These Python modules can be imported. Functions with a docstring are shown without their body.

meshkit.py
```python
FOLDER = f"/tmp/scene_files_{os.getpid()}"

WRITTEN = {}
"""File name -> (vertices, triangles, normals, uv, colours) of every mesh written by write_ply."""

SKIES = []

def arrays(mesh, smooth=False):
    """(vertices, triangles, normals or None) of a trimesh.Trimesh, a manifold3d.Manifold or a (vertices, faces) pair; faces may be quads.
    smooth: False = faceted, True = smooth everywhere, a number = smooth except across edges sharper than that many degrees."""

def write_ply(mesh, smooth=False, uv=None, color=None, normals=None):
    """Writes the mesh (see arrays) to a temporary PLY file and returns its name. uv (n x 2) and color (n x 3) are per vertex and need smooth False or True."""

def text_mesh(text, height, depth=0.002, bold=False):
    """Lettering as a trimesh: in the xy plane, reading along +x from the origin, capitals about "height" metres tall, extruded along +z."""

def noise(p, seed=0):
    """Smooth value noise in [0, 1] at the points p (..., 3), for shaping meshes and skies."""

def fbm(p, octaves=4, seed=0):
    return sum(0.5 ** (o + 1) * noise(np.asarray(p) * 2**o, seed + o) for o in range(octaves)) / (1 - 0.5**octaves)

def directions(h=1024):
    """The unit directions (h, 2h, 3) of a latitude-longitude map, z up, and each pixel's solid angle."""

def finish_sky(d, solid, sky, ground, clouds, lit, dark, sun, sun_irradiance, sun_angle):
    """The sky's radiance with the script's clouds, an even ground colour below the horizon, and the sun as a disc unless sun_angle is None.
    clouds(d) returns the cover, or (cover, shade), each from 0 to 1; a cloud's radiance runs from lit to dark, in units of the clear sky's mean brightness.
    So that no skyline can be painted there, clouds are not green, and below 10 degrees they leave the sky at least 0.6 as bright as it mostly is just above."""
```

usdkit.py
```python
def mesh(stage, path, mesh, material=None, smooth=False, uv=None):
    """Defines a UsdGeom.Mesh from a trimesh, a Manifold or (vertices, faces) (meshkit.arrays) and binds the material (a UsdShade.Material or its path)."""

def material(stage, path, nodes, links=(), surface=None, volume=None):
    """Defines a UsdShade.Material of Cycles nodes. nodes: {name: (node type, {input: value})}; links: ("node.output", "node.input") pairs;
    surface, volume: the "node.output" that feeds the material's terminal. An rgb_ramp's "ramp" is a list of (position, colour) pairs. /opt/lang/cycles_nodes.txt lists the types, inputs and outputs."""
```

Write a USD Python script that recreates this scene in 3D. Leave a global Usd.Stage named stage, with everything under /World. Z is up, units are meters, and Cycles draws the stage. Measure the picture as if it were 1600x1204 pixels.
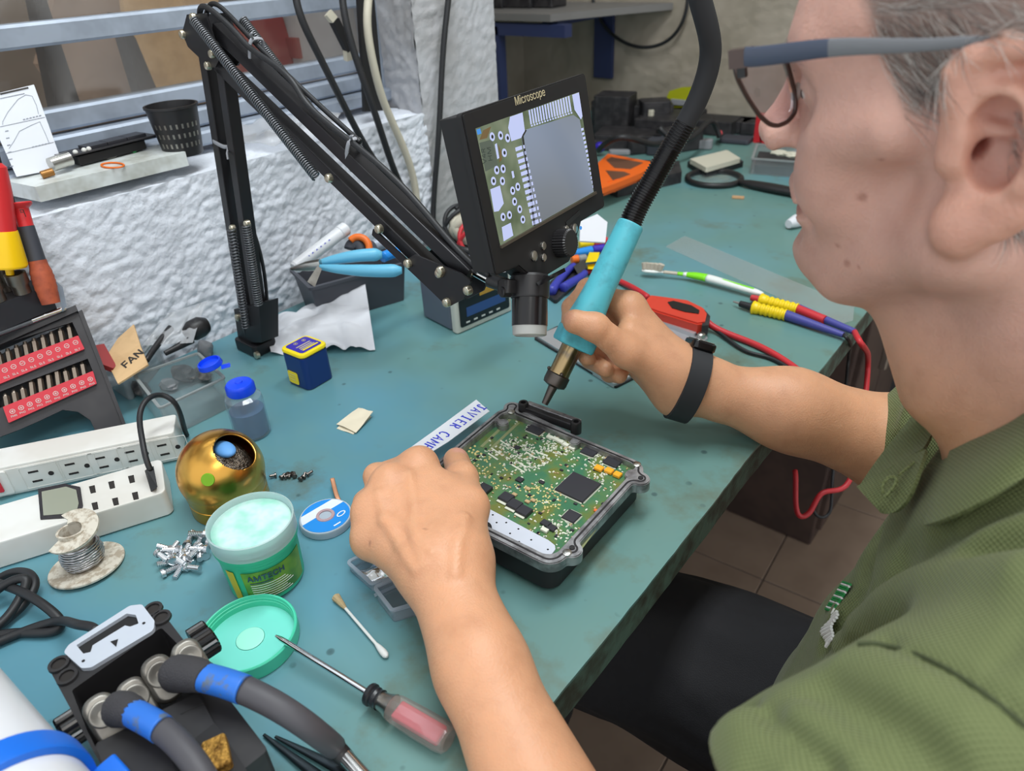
import math, random
import numpy as np
import trimesh, usdkit, meshkit
from scipy.spatial import ConvexHull
from scipy.interpolate import CubicSpline
from shapely.geometry import Polygon, Point, box as sbox, LineString
from pxr import Usd, UsdGeom, UsdLux, UsdShade, Gf, Sdf, Vt

DEV = 1.0
stage = Usd.Stage.CreateInMemory()
UsdGeom.SetStageUpAxis(stage, UsdGeom.Tokens.z)
UsdGeom.SetStageMetersPerUnit(stage, 1.0)
UsdGeom.Xform.Define(stage, '/World')
UsdGeom.Scope.Define(stage, '/World/Looks')

# ------------------------------------------------------------------ camera
F, CX, CY = 1110.0, 800.0, 602.0
CAM = np.array([0.0, 0.0, 1.18])
RW = np.array([[0.78122161, -0.30214937, 0.54625868],
               [0.62270093, 0.43886701, -0.64779572],
               [-0.04400385, 0.84622781, 0.53100109]])
cam = UsdGeom.Camera.Define(stage, '/World/camera')
cm = Gf.Matrix4d(1)
for k in range(3):
    cm.SetRow(k, Gf.Vec4d(*RW[:, k], 0))
cm.SetRow(3, Gf.Vec4d(*CAM, 1))
cam.AddTransformOp().Set(cm)
cam.CreateHorizontalApertureAttr(36.0)
cam.CreateVerticalApertureAttr(36.0 * 1204 / 1600)
cam.CreateFocalLengthAttr(F / 1600 * 36.0)
cam.CreateClippingRangeAttr(Gf.Vec2f(0.02, 50))
cam.CreateFStopAttr(8.0)
cam.CreateFocusDistanceAttr(0.60)
cam.CreateExposureAttr(0.0)

# ------------------------------------------------------------------ light
dome = UsdLux.DomeLight.Define(stage, '/World/room_light')
dome.CreateColorAttr(Gf.Vec3f(0.93, 0.97, 1.0))
dome.CreateIntensityAttr(0.37)

def rect_light(name, loc, w, h, intensity, color, target=None):
    l = UsdLux.RectLight.Define(stage, '/World/' + name)
    l.CreateWidthAttr(w); l.CreateHeightAttr(h)
    l.CreateIntensityAttr(intensity)
    l.CreateColorAttr(Gf.Vec3f(*color))
    z = np.array([0, 0, 1.0]) if target is None else np.array(loc, float) - np.array(target, float)
    z /= np.linalg.norm(z)
    x = np.cross([0, 1, 0], z); x /= np.linalg.norm(x); y = np.cross(z, x)
    m = Gf.Matrix4d(1)
    for k, a in enumerate((x, y, z)):
        m.SetRow(k, Gf.Vec4d(*map(float, a), 0))
    m.SetRow(3, Gf.Vec4d(*map(float, loc), 1))
    l.AddTransformOp().Set(m)
    return l
rect_light('ceiling_tube_light', (-0.32, 0.62, 2.52), 0.35, 1.3, 18.5, (0.93, 0.98, 1.0))
rect_light('ceiling_panel_light', (0.75, -0.35, 2.56), 0.6, 1.2, 5.5, (1.0, 0.965, 0.92))

# ------------------------------------------------------------------ picture to place
T = 0.75                                    # table top height
def ray(x, y):
    return RW @ np.array([(x - CX) / F, -(y - CY) / F, -1.0])
def P(x, y, z=T):
    r = ray(x, y); return CAM + r * ((z - CAM[2]) / r[2])
def WX(x, y, X):
    r = ray(x, y); return CAM + r * ((X - CAM[0]) / r[0])
def WY(x, y, Y):
    r = ray(x, y); return CAM + r * ((Y - CAM[1]) / r[1])
def D(x, y, d):
    return CAM + ray(x, y) * d
def unit(a):
    a = np.asarray(a, float); return a / max(np.linalg.norm(a), 1e-12)
V = lambda *a: np.array(a, float)

# ------------------------------------------------------------------ mesh builder
def frame(o, z=(0, 0, 1), x=(1, 0, 0)):
    z = unit(z); x = np.asarray(x, float); x = x - z * (x @ z)
    if np.linalg.norm(x) < 1e-6:
        x = np.cross(z, [0.3, 1, 0.2])
    x = unit(x); y = np.cross(z, x)
    m = np.eye(4); m[:3, 0], m[:3, 1], m[:3, 2], m[:3, 3] = x, y, z, o
    return m
def yaw(o, deg):
    a = math.radians(deg); return frame(o, (0, 0, 1), (math.cos(a), math.sin(a), 0))
def apply(m, v):
    v = np.asarray(v, float); return v @ m[:3, :3].T + m[:3, 3]
def rr(w, d, r, n=5):
    """rounded rectangle ring, counter-clockwise"""
    r = min(r, w / 2 - 1e-5, d / 2 - 1e-5); out = []
    for cx, cy, a0 in ((w/2-r, d/2-r, 0), (-w/2+r, d/2-r, 90), (-w/2+r, -d/2+r, 180), (w/2-r, -d/2+r, 270)):
        for k in range(n + 1):
            a = math.radians(a0 + 90 * k / n); out.append((cx + r*math.cos(a), cy + r*math.sin(a)))
    return np.array(out)
def circ(r, n=24):
    a = np.arange(n) * 2 * math.pi / n
    return np.stack([r*np.cos(a), r*np.sin(a)], 1)
def z3(ring, z):
    return np.column_stack([ring, np.full(len(ring), z)])
def spline(pts, n=40):
    pts = np.asarray(pts, float)
    if len(pts) < 3:
        return np.linspace(pts[0], pts[-1], n)
    t = np.r_[0, np.cumsum(np.sqrt(np.linalg.norm(np.diff(pts, axis=0), axis=1)) + 1e-9)]
    return CubicSpline(t, pts, axis=0)(np.linspace(0, t[-1], n))

class MB:
    def __init__(s): s.v, s.f, s.n = [], [], 0
    def add(s, v, f, m=None):
        v = np.asarray(v, float); f = np.asarray(f, int)
        if m is not None: v = apply(m, v)
        if f.shape[1] == 4: f = np.vstack([f[:, [0, 1, 2]], f[:, [0, 2, 3]]])
        s.v.append(v); s.f.append(f + s.n); s.n += len(v); return s
    def tm(s, t, m=None):
        return s.add(t.vertices, t.faces, m)
    def loft(s, rings, m=None, caps=True, closed=False):
        rings = [np.asarray(r, float) for r in rings]; k = len(rings[0]); L = len(rings)
        v = np.vstack(rings); f = []
        idx = np.arange(k); nx = (idx + 1) % k
        for i in range(L if closed else L - 1):
            a, b = i * k, ((i + 1) % L) * k
            f.append(np.stack([a + idx, a + nx, b + nx, b + idx], 1))
        f = np.vstack(f); f = np.vstack([f[:, [0, 1, 2]], f[:, [0, 2, 3]]])
        if caps and not closed:
            v = np.vstack([v, rings[0].mean(0), rings[-1].mean(0)]); c0, c1 = L * k, L * k + 1
            f = np.vstack([f, np.stack([np.full(k, c0), nx, idx], 1), np.stack([np.full(k, c1), (L-1)*k + idx, (L-1)*k + nx], 1)])
        return s.add(v, f, m)
    def box(s, c, size, m=None, ch=0.0):
        c = np.asarray(c, float); w, d, h = size
        if ch <= 0:
            r = np.array([(w/2, d/2), (-w/2, d/2), (-w/2, -d/2), (w/2, -d/2)])
            return s.loft([z3(r, -h/2) + c, z3(r, h/2) + c], m)
        ch = min(ch, w/2.01, d/2.01, h/2.01)
        R = lambda i: rr(w - 2*i, d - 2*i, max(ch - i, 1e-4) + 0 * i, 2)
        return s.loft([z3(R(ch*.9), -h/2) + c, z3(R(0), -h/2 + ch) + c, z3(R(0), h/2 - ch) + c, z3(R(ch*.9), h/2) + c], m)
    def rbox(s, c, size, r, ch=0.001, m=None, n=5):
        """box with rounded vertical edges, small chamfer above and below; c = centre of the base"""
        c = np.asarray(c, float); w, d, h = size; ch = min(ch, h/2.01, r*.95)
        R = lambda i: rr(w - 2*i, d - 2*i, r - i, n)
        return s.loft([z3(R(ch), 0) + c, z3(R(0), ch) + c, z3(R(0), h - ch) + c, z3(R(ch*.3), h - ch*.3) + c, z3(R(ch), h) + c], m)
    def lathe(s, prof, n=32, m=None, caps=True):
        return s.loft([z3(circ(max(r, 1e-5), n), z) for r, z in prof], m, caps)
    def cyl(s, p, q, r0, r1=None, n=20, ch=0.0):
        p, q = np.asarray(p, float), np.asarray(q, float); L = np.linalg.norm(q - p); r1 = r0 if r1 is None else r1
        m = frame(p, q - p)
        if ch > 0: return s.lathe([(r0-ch, 0), (r0, ch), (r1, L-ch), (r1-ch, L)], n, m)
        return s.lathe([(r0, 0), (r1, L)], n, m)
    def ball(s, c, r, sub=2, scale=(1, 1, 1)):
        t = trimesh.creation.icosphere(subdivisions=sub, radius=1.0)
        return s.add(t.vertices * r * np.array(scale) + np.asarray(c, float), t.faces)
    def tube(s, pts, r, n=10, caps=True, flat=None, up=None):
        """swept tube; r a number or one per point; flat = (width, thickness) factors"""
        pts = np.asarray(pts, float); k = len(pts); r = np.broadcast_to(np.asarray(r, float), (k,))
        t = np.gradient(pts, axis=0); t /= np.maximum(np.linalg.norm(t, axis=1, keepdims=True), 1e-12)
        u = np.cross(t[0], [0, 0, 1.0] if up is None else up)
        if np.linalg.norm(u) < 1e-3: u = np.cross(t[0], [0, 1.0, 0.2])
        u = unit(u); rings = []; a = np.arange(n) * 2 * math.pi / n
        fx, fy = flat or (1, 1)
        for i in range(k):
            u = unit(u - t[i] * (u @ t[i])) if up is None else unit(np.cross(t[i], up)); w = np.cross(t[i], u)
            rings.append(pts[i] + r[i] * (fx*np.cos(a)[:, None] * u + fy*np.sin(a)[:, None] * w))
        return s.loft(rings, None, caps)
    def prism(s, poly, h, m=None, z=0.0):
        for g in getattr(poly, 'geoms', [poly]):
            if g.is_empty or g.area <= 0: continue
            t = trimesh.creation.extrude_polygon(g, h, engine='earcut')
            s.add(t.vertices + [0, 0, z], t.faces, m)
        return s
    def hull(s, pts):
        pts = np.asarray(pts, float); h = ConvexHull(pts); f = h.simplices.copy()
        n = np.cross(pts[f[:, 1]] - pts[f[:, 0]], pts[f[:, 2]] - pts[f[:, 0]])
        bad = (n * h.equations[:, :3]).sum(1) < 0; f[bad] = f[bad][:, ::-1]
        return s.add(pts, f)
    def grid(s, g, thick=None, nrm=None):
        """sheet from a grid of points (a, b, 3); with thick it becomes a slab"""
        a, b = g.shape[:2]; i = np.arange(a*b).reshape(a, b)
        q = np.stack([i[:-1, :-1], i[1:, :-1], i[1:, 1:], i[:-1, 1:]], -1).reshape(-1, 4)
        if thick is None: return s.add(g.reshape(-1, 3), q)
        if nrm is None:
            du, dv = np.gradient(g, axis=0), np.gradient(g, axis=1); nrm = np.cross(du, dv)
            nrm /= np.maximum(np.linalg.norm(nrm, axis=-1, keepdims=True), 1e-12)
        top, bot = g, g - nrm * thick; N = a*b
        edge = np.r_[i[:, 0], i[-1, 1:], i[-2::-1, -1], i[0, -2:0:-1]]; e2 = np.roll(edge, -1)
        side = np.stack([edge, edge + N, e2 + N, e2], 1)
        return s.add(np.vstack([top.reshape(-1, 3), bot.reshape(-1, 3)]), np.vstack([q, q[:, ::-1] + N, side]))
    def merged(s):
        return np.vstack(s.v), np.vstack(s.f)

def text_poly_mesh(text, h, depth=0.0004, bold=False):
    return meshkit.text_mesh(text, h, depth, bold)

# ------------------------------------------------------------------ scene tree
_used = {}
def numbered(parent, name):
    k = _used.setdefault(parent, {}); i = k.get(name, 0); k[name] = i + 1
    return f'{parent}/{name}' if i == 0 else f'{parent}/{name}_{i:03d}'
def meta(prim, label=None, cat=None, group=None, kind=None):
    for k, v in (('label', label), ('category', cat), ('group', group), ('kind', kind)):
        if v: prim.SetCustomDataByKey(k, v)
class Thing:
    def __init__(s, path, loc): s.path, s.loc = path, np.asarray(loc, float)
    @property
    def prim(s): return stage.GetPrimAtPath(s.path)
def thing(name, label, cat, loc=(0, 0, 0), group=None, kind=None):
    p = numbered('/World', name); x = UsdGeom.Xform.Define(stage, p)
    x.AddTransformOp().Set(Gf.Matrix4d(1).SetTranslate(Gf.Vec3d(*map(float, loc))))
    meta(x.GetPrim(), label, cat, group, kind); return Thing(p, loc)
def part(t, name, mb, m, smooth=35, label=None, kind=None, parent=None, uv=None):
    """a mesh child of thing t (or of part `parent`), geometry given in world space"""
    v, f = mb.merged() if isinstance(mb, MB) else (np.asarray(mb[0]), np.asarray(mb[1]))
    p = numbered(parent or t.path, name)
    usdkit.mesh(stage, p, (v - t.loc, f), MAT[m], smooth)
    if label or kind: meta(stage.GetPrimAtPath(p), label, None, None, kind)
    return p
def single(name, mb, m, label, cat, group=None, kind=None, smooth=35, loc=None):
    v, f = mb.merged() if isinstance(mb, MB) else (np.asarray(mb[0]), np.asarray(mb[1]))
    if loc is None: loc = np.array([*(v.min(0)[:2] + v.max(0)[:2]) / 2, v[:, 2].min()])
    p = numbered('/World', name); g = usdkit.mesh(stage, p, (v - loc, f), MAT[m], smooth)
    g.AddTransformOp().Set(Gf.Matrix4d(1).SetTranslate(Gf.Vec3d(*map(float, loc))))
    meta(g.GetPrim(), label, cat, group, kind); return Thing(p, loc)
def struct(name, mb, m, smooth=35, parent=None, label=None):
    v, f = mb.merged() if isinstance(mb, MB) else mb
    p = numbered(parent or '/World', name); usdkit.mesh(stage, p, (v, f), MAT[m], smooth)
    if not parent: meta(stage.GetPrimAtPath(p), label, None, None, 'structure')
    elif label: meta(stage.GetPrimAtPath(p), label)
    return p
def struct_group(name, label=None):
    p = numbered('/World', name); UsdGeom.Xform.Define(stage, p); meta(stage.GetPrimAtPath(p), label, None, None, 'structure'); return p
def copy(src, m, label=None, cat=None, group=None, base=None):
    """a copy of thing src under matrix m (4x4, column vectors)"""
    name = base or src.path.rpartition('/')[2]; p = numbered('/World', name)
    x = UsdGeom.Xform.Define(stage, p); g = Gf.Matrix4d(*[float(a) for a in np.asarray(m).T.ravel()])
    pr = x.GetPrim(); pr.GetReferences().AddInternalReference(src.path); x.ClearXformOpOrder()
    x.AddTransformOp().Set(g); pr.SetInstanceable(True)
    was = src.prim.GetCustomData()
    meta(pr, label or was.get('label'), cat or was.get('category'), group or was.get('group')); return Thing(p, m[:3, 3])
def set_xf(t, m):
    UsdGeom.Xformable(t.prim).GetOrderedXformOps()[0].Set(Gf.Matrix4d(*[float(a) for a in np.asarray(m).T.ravel()]))

# ------------------------------------------------------------------ materials
MAT = {}
def S(r, g, b):
    return tuple(((c/255) / 12.92 if c/255 <= 0.04045 else ((c/255 + 0.055) / 1.055) ** 2.4) for c in (r, g, b))
def mat(name, col, rough=0.5, metal=0.0, col2=None, scale=30.0, lo=0.42, hi=0.62, bump=0.0, bscale=200.0, detail=3.0, **kw):
    n = {'p': ('principled_bsdf', {'base_color': col, 'roughness': rough, 'metallic': metal, **kw})}
    l = []
    if col2 is not None or bump:
        n['tc'] = ('texture_coordinate', {})
    if col2 is not None:
        n['no'] = ('noise_texture', {'scale': scale, 'detail': detail, 'roughness': 0.6})
        n['ra'] = ('rgb_ramp', {'ramp': [(0.0, col), (lo, col), (hi, col2), (1.0, col2)]})
        l += [('tc.object', 'no.vector'), ('no.fac', 'ra.fac'), ('ra.color', 'p.base_color')]
    if bump:
        n['nb'] = ('noise_texture', {'scale': bscale, 'detail': 3.0})
        n['bu'] = ('bump', {'strength': bump, 'distance': 0.002})
        l += [('tc.object', 'nb.vector'), ('nb.fac', 'bu.height'), ('bu.normal', 'p.normal')]
    MAT[name] = usdkit.material(stage, '/World/Looks/' + name, n, l, 'p.BSDF'); return name
def glassy(name, tint=(1, 1, 1), gloss=0.08, rough=0.05, haze=0.0, hazecol=(0.8, 0.85, 0.9), ior=1.45, bump=0.0, bscale=40):
    """thin clear sheet: transparent mixed with gloss, and a little diffuse haze"""
    n = {'t': ('transparent_bsdf', {'color': tint}), 'g': ('glossy_bsdf', {'color': (1, 1, 1), 'roughness': rough}),
         'd': ('diffuse_bsdf', {'color': hazecol}), 'f': ('layer_weight', {'blend': 0.5}), 'pw': ('math', {'math_type': 'power', 'value2': 4.0}), 'ma': ('math', {'math_type': 'multiply_add', 'value2': 0.7, 'value3': 0.045}),
         'm0': ('mix_closure', {'fac': haze}), 'm1': ('mix_closure', {})}
    l = [('t.BSDF', 'm0.closure1'), ('d.BSDF', 'm0.closure2'), ('m0.closure', 'm1.closure1'), ('g.BSDF', 'm1.closure2'), ('f.facing', 'pw.value1'), ('pw.value', 'ma.value1'), ('ma.value', 'm1.fac')]
    if bump:
        n['tc'] = ('texture_coordinate', {}); n['nb'] = ('noise_texture', {'scale': bscale, 'detail': 4.0}); n['bu'] = ('bump', {'strength': bump, 'distance': 0.003})
        l += [('tc.object', 'nb.vector'), ('nb.fac', 'bu.height'), ('bu.normal', 'g.normal'), ('bu.normal', 'd.normal')]
    MAT[name] = usdkit.material(stage, '/World/Looks/' + name, n, l, 'm1.closure'); return name
# ------------------------------------------------------------------ materials of the room
mat('plaster', S(224, 229, 238), 0.85, col2=S(212, 217, 226), scale=9, lo=0.45, hi=0.75, bump=0.35, bscale=320)
mat('plaster_grey', S(164, 154, 140), 0.9, col2=S(150, 141, 126), scale=7, bump=0.3, bscale=160)
mat('ceiling_white', S(225, 225, 222), 0.9)
mat('tile_floor', S(140, 121, 106), 0.42, col2=S(130, 111, 97), scale=14, lo=0.4, hi=0.7)
mat('grout', S(105, 92, 84), 0.9)
mat('aluminium', S(166, 176, 190), 0.5, 0.35, col2=S(152, 161, 174), scale=25)
mat('cement', S(168, 165, 160), 0.95, col2=S(120, 113, 106), scale=22, lo=0.35, hi=0.7, bump=0.8, bscale=90)
mat('marble', S(214, 219, 217), 0.35, col2=S(178, 180, 172), scale=28, lo=0.45, hi=0.68)
mat('navy_paint', S(44, 54, 92), 0.5)
mat('board_grey', S(116, 114, 112), 0.6)
mat('cardboard', S(216, 180, 134), 0.85, col2=S(200, 164, 120), scale=30, bump=0.1)
mat('cardboard_dark', S(176, 150, 130), 0.85, col2=S(156, 132, 114), scale=12)
mat('dark_wood', S(44, 40, 42), 0.7, col2=S(64, 58, 58), scale=18)
mat('dusty_wall', S(172, 156, 142), 0.9, col2=S(150, 136, 124), scale=4)
mat('red_plastic_dull', S(150, 52, 52), 0.5)
glassy('window_glass', (0.93, 0.92, 0.90), rough=0.12, haze=0.05, hazecol=(0.55, 0.52, 0.48))
mat('black_matt', S(22, 21, 23), 0.6)
mat('black_gloss', S(16, 15, 17), 0.22)
mat('black_rubber', S(38, 39, 42), 0.7)
mat('steel', S(190, 188, 182), 0.28, 1.0)
mat('chrome', S(225, 225, 225), 0.12, 1.0)

# the bench top: teal laminate, worn, stained brown in places
def bench_mat():
    n = {'p': ('principled_bsdf', {'roughness': 0.34, 'specular_ior_level': 0.45}), 'tc': ('texture_coordinate', {}),
         'n1': ('noise_texture', {'scale': 3.2, 'detail': 4.0, 'roughness': 0.55}),
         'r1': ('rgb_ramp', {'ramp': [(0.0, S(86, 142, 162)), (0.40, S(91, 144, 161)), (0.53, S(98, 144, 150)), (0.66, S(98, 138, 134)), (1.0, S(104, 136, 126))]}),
         'n2': ('noise_texture', {'scale': 11.0, 'detail': 6.0, 'roughness': 0.62}),
         'r2': ('rgb_ramp', {'ramp': [(0.0, (0, 0, 0)), (0.585, (0, 0, 0)), (0.70, (0.55, 0.55, 0.55)), (1.0, (0.8, 0.8, 0.8))]}),
         'x2': ('mix_color', {'b': S(96, 100, 78)}),
         'n3': ('voronoi_texture', {'scale': 30.0, 'randomness': 1.0}),
         'r3': ('rgb_ramp', {'ramp': [(0.0, (0.8, 0.8, 0.8)), (0.075, (0.6, 0.6, 0.6)), (0.11, (0, 0, 0)), (1.0, (0, 0, 0))]}),
         'n4': ('noise_texture', {'scale': 26.0, 'detail': 2.0}),
         'r4': ('rgb_ramp', {'ramp': [(0.0, (0, 0, 0)), (0.46, (0, 0, 0)), (0.56, (1, 1, 1)), (1.0, (1, 1, 1))]}),
         'm34': ('mix_color', {'blend_type': 'multiply', 'fac': 1.0}),
         'x3': ('mix_color', {'b': S(48, 72, 76)}),
         'g': ('rgb_ramp', {'ramp': [(0.0, (0.22, 0.22, 0.22)), (0.45, (0.30, 0.30, 0.30)), (0.7, (0.46, 0.46, 0.46)), (1.0, (0.5, 0.5, 0.5))]}),
         'nb': ('noise_texture', {'scale': 9.0, 'detail': 5.0}), 'bu': ('bump', {'strength': 0.10, 'distance': 0.003})}
    n['sx'] = ('separate_xyz', {}); n['ed'] = ('map_range', {'from_min': 0.12, 'from_max': 0.33, 'to_min': 0.0, 'to_max': 0.11, 'clamp': True}); n['ae'] = ('math', {'math_type': 'add'})   # wear gathers along the front edge
    n['e2'] = ('map_range', {'from_min': -0.25, 'from_max': 0.5, 'to_min': 0.0, 'to_max': 0.16, 'clamp': True}); n['a2'] = ('math', {'math_type': 'add'})   # dimmer light over the far half, painted in as a greener tint
    n['a1'] = ('math', {'math_type': 'multiply_add', 'value2': 1.6})
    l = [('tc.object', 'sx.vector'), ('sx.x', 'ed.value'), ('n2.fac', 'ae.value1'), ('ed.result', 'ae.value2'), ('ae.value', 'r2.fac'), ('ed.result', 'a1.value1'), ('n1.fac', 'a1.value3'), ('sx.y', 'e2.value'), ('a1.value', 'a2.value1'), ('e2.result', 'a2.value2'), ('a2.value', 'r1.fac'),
         ('tc.object', 'n1.vector'), ('tc.object', 'n2.vector'), ('tc.object', 'n3.vector'), ('tc.object', 'n4.vector'), ('tc.object', 'nb.vector'),
         ('r2.color', 'x2.fac'), ('r1.color', 'x2.a'),
         ('n3.distance', 'r3.fac'), ('n4.fac', 'r4.fac'), ('r3.color', 'm34.a'), ('r4.color', 'm34.b'), ('m34.result', 'x3.fac'), ('x2.result', 'x3.a'),
         ('x3.result', 'p.base_color'), ('n1.fac', 'g.fac'), ('g.color', 'p.roughness'), ('nb.fac', 'bu.height'), ('bu.normal', 'p.normal')]
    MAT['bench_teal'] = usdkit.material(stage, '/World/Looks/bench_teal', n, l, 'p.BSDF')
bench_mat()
mat('bench_edge', S(82, 108, 96), 0.7, col2=S(58, 62, 52), scale=35, lo=0.4, hi=0.6, bump=0.3)
mat('stain_brown', S(112, 104, 84), 0.6, col2=S(80, 118, 118), scale=60, lo=0.45, hi=0.6)
mat('frame_steel', S(60, 62, 66), 0.6)

# ------------------------------------------------------------------ floor: tiles with recessed joints
fl = struct_group('floor')
g = MB().box((0.2, 0.5, -0.012), (3.6, 3.4, 0.02)); struct('screed', g, 'grout', parent=fl)
rnd = random.Random(4)
p0 = P(1192, 905, 0.0)                       # a joint crossing seen beside the man's thigh
a = math.radians(3.0); tu, tv = V(math.cos(a), math.sin(a), 0), V(-math.sin(a), math.cos(a), 0)
for i in range(-4, 5):
    for j in range(-5, 5):
        c = p0 + tu * (0.33 * (i + .5)) + tv * (0.33 * (j + .5))
        if not (-1.2 < c[0] < 1.7 and -0.9 < c[1] < 1.9): continue
        m = frame((c[0], c[1], -0.012 + rnd.uniform(-.0004, .0004)), (0, 0, 1), tu)
        struct('tile', MB().rbox((0, 0, 0), (0.3265, 0.3265, 0.012), 0.003, 0.0012, m, n=2), 'tile_floor', parent=fl, smooth=False)
struct('ceiling', MB().box((0.2, 0.5, 2.72), (3.6, 3.4, 0.04)), 'ceiling_white')

# ------------------------------------------------------------------ left wall: rough plaster, window opening, pillar
def rough_patch(o, u, v, nu, nv, amp, seed, freq=52, pin=None):
    o, u, v = map(np.asarray, (o, u, v)); n = unit(np.cross(u, v))
    a, b = np.meshgrid(np.linspace(0, 1, nu), np.linspace(0, 1, nv), indexing='ij')
    g = o + a[..., None] * u + b[..., None] * v
    q = g * freq
    w = meshkit.noise(g * 25 + 7, seed + 3)[..., None] * 1.2
    h = np.abs(meshkit.noise(q + w, seed) - .5) * 1.5 + 0.6 * meshkit.noise(q * 2.1 + w, seed + 1) + .3 * meshkit.noise(q * 4.3, seed + 2) - 0.75
    h = h * (0.55 + 0.8 * meshkit.noise(g * 9, seed + 5)) + 0.8 * (meshkit.noise(g * 7, seed + 6) - .5)
    return g + n * (h * amp)[..., None]
WLX = -0.84
wl = MB()
SILL = 0.958
wl.grid(rough_patch((WLX, -0.2, 0.7), (0, 1.02, 0), (0, 0, SILL - 0.7), 470, 120, 0.0034, 1, 72))
wl.grid(rough_patch((WLX - 0.001, -0.2, SILL - 0.002), (0, 1.02, 0), (-0.20, 0, 0.008), 300, 60, 0.0034, 5, 60))
wl.box((WLX - 0.10, 0.06, 0.35), (0.18, 1.52, 0.7)); wl.box((WLX - 0.105, 0.06, 0.82), (0.17, 1.5, 0.26))
# pillar between window and the corner, greyer, its reveal splayed
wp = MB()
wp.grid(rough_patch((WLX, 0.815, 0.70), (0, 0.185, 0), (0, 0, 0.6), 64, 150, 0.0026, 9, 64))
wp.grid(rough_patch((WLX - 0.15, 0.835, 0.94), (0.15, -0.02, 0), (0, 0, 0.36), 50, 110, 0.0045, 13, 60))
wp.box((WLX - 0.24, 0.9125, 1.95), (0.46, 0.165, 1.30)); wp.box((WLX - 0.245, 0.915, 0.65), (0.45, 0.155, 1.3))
wl.box((WLX - 0.10, 0.06, 2.25), (0.19, 1.52, 0.9))
wlg = struct_group('wall_left', 'white rough-plastered wall with the window')
struct('plaster_face', wl, 'plaster', smooth=60, parent=wlg)
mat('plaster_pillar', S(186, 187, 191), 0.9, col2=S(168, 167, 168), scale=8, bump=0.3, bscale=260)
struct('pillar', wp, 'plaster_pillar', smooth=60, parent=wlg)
wr = MB().box((-1.50, 1.44, 1.35), (0.06, 0.9, 2.7)); struct('wall_left', wr, 'plaster_grey')
YB = 1.88
wb = MB(); wb.grid(rough_patch((-1.5, YB, 0.70), (1.9, 0, 0), (0, 0, 0.5), 300, 90, 0.0028, 21, 30))
wb.box((0.2, YB + 0.06, 1.35), (3.6, 0.10, 2.7)); struct('wall_back', wb, 'plaster_grey', smooth=60)

# window: sliding aluminium sash, its meeting rail and lower track
wn = struct_group('window_1', 'aluminium window with dusty panes above the white wall')
FX = -0.955
def rail(p, q, w, h, name, m='aluminium'):
    mb = MB(); L = q[1] - p[1]; mb.box(((p[0]+q[0])/2, (p[1]+q[1])/2, (p[2]+q[2])/2), (w, L, h), None, 0.003)
    struct(name, mb, m, parent=wn)
rail((FX, -0.7, 1.115), (FX, 0.845, 1.115), 0.028, 0.024, 'meeting_rail')
rail((FX - 0.012, -0.7, 1.026), (FX - 0.012, 0.845, 1.026), 0.03, 0.024, 'sash_rail')
rail((FX + 0.002, -0.7, 1.000), (FX + 0.002, 0.845, 1.000), 0.03, 0.022, 'track')
rail((FX + 0.014, -0.7, 0.978), (FX + 0.014, 0.845, 0.978), 0.05, 0.018, 'lower_frame')
for z0, z1 in ((1.03, 1.105), (1.127, 1.78)):
    struct('pane', MB().box((FX - 0.012, 0.07, (z0 + z1)/2), (0.004, 1.55, z1 - z0)), 'window_glass', parent=wn)
jm = MB().box((FX, 0.835, 1.38), (0.05, 0.024, 0.82), None, 0.003); struct('jamb', jm, 'aluminium', parent=wn)

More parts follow.
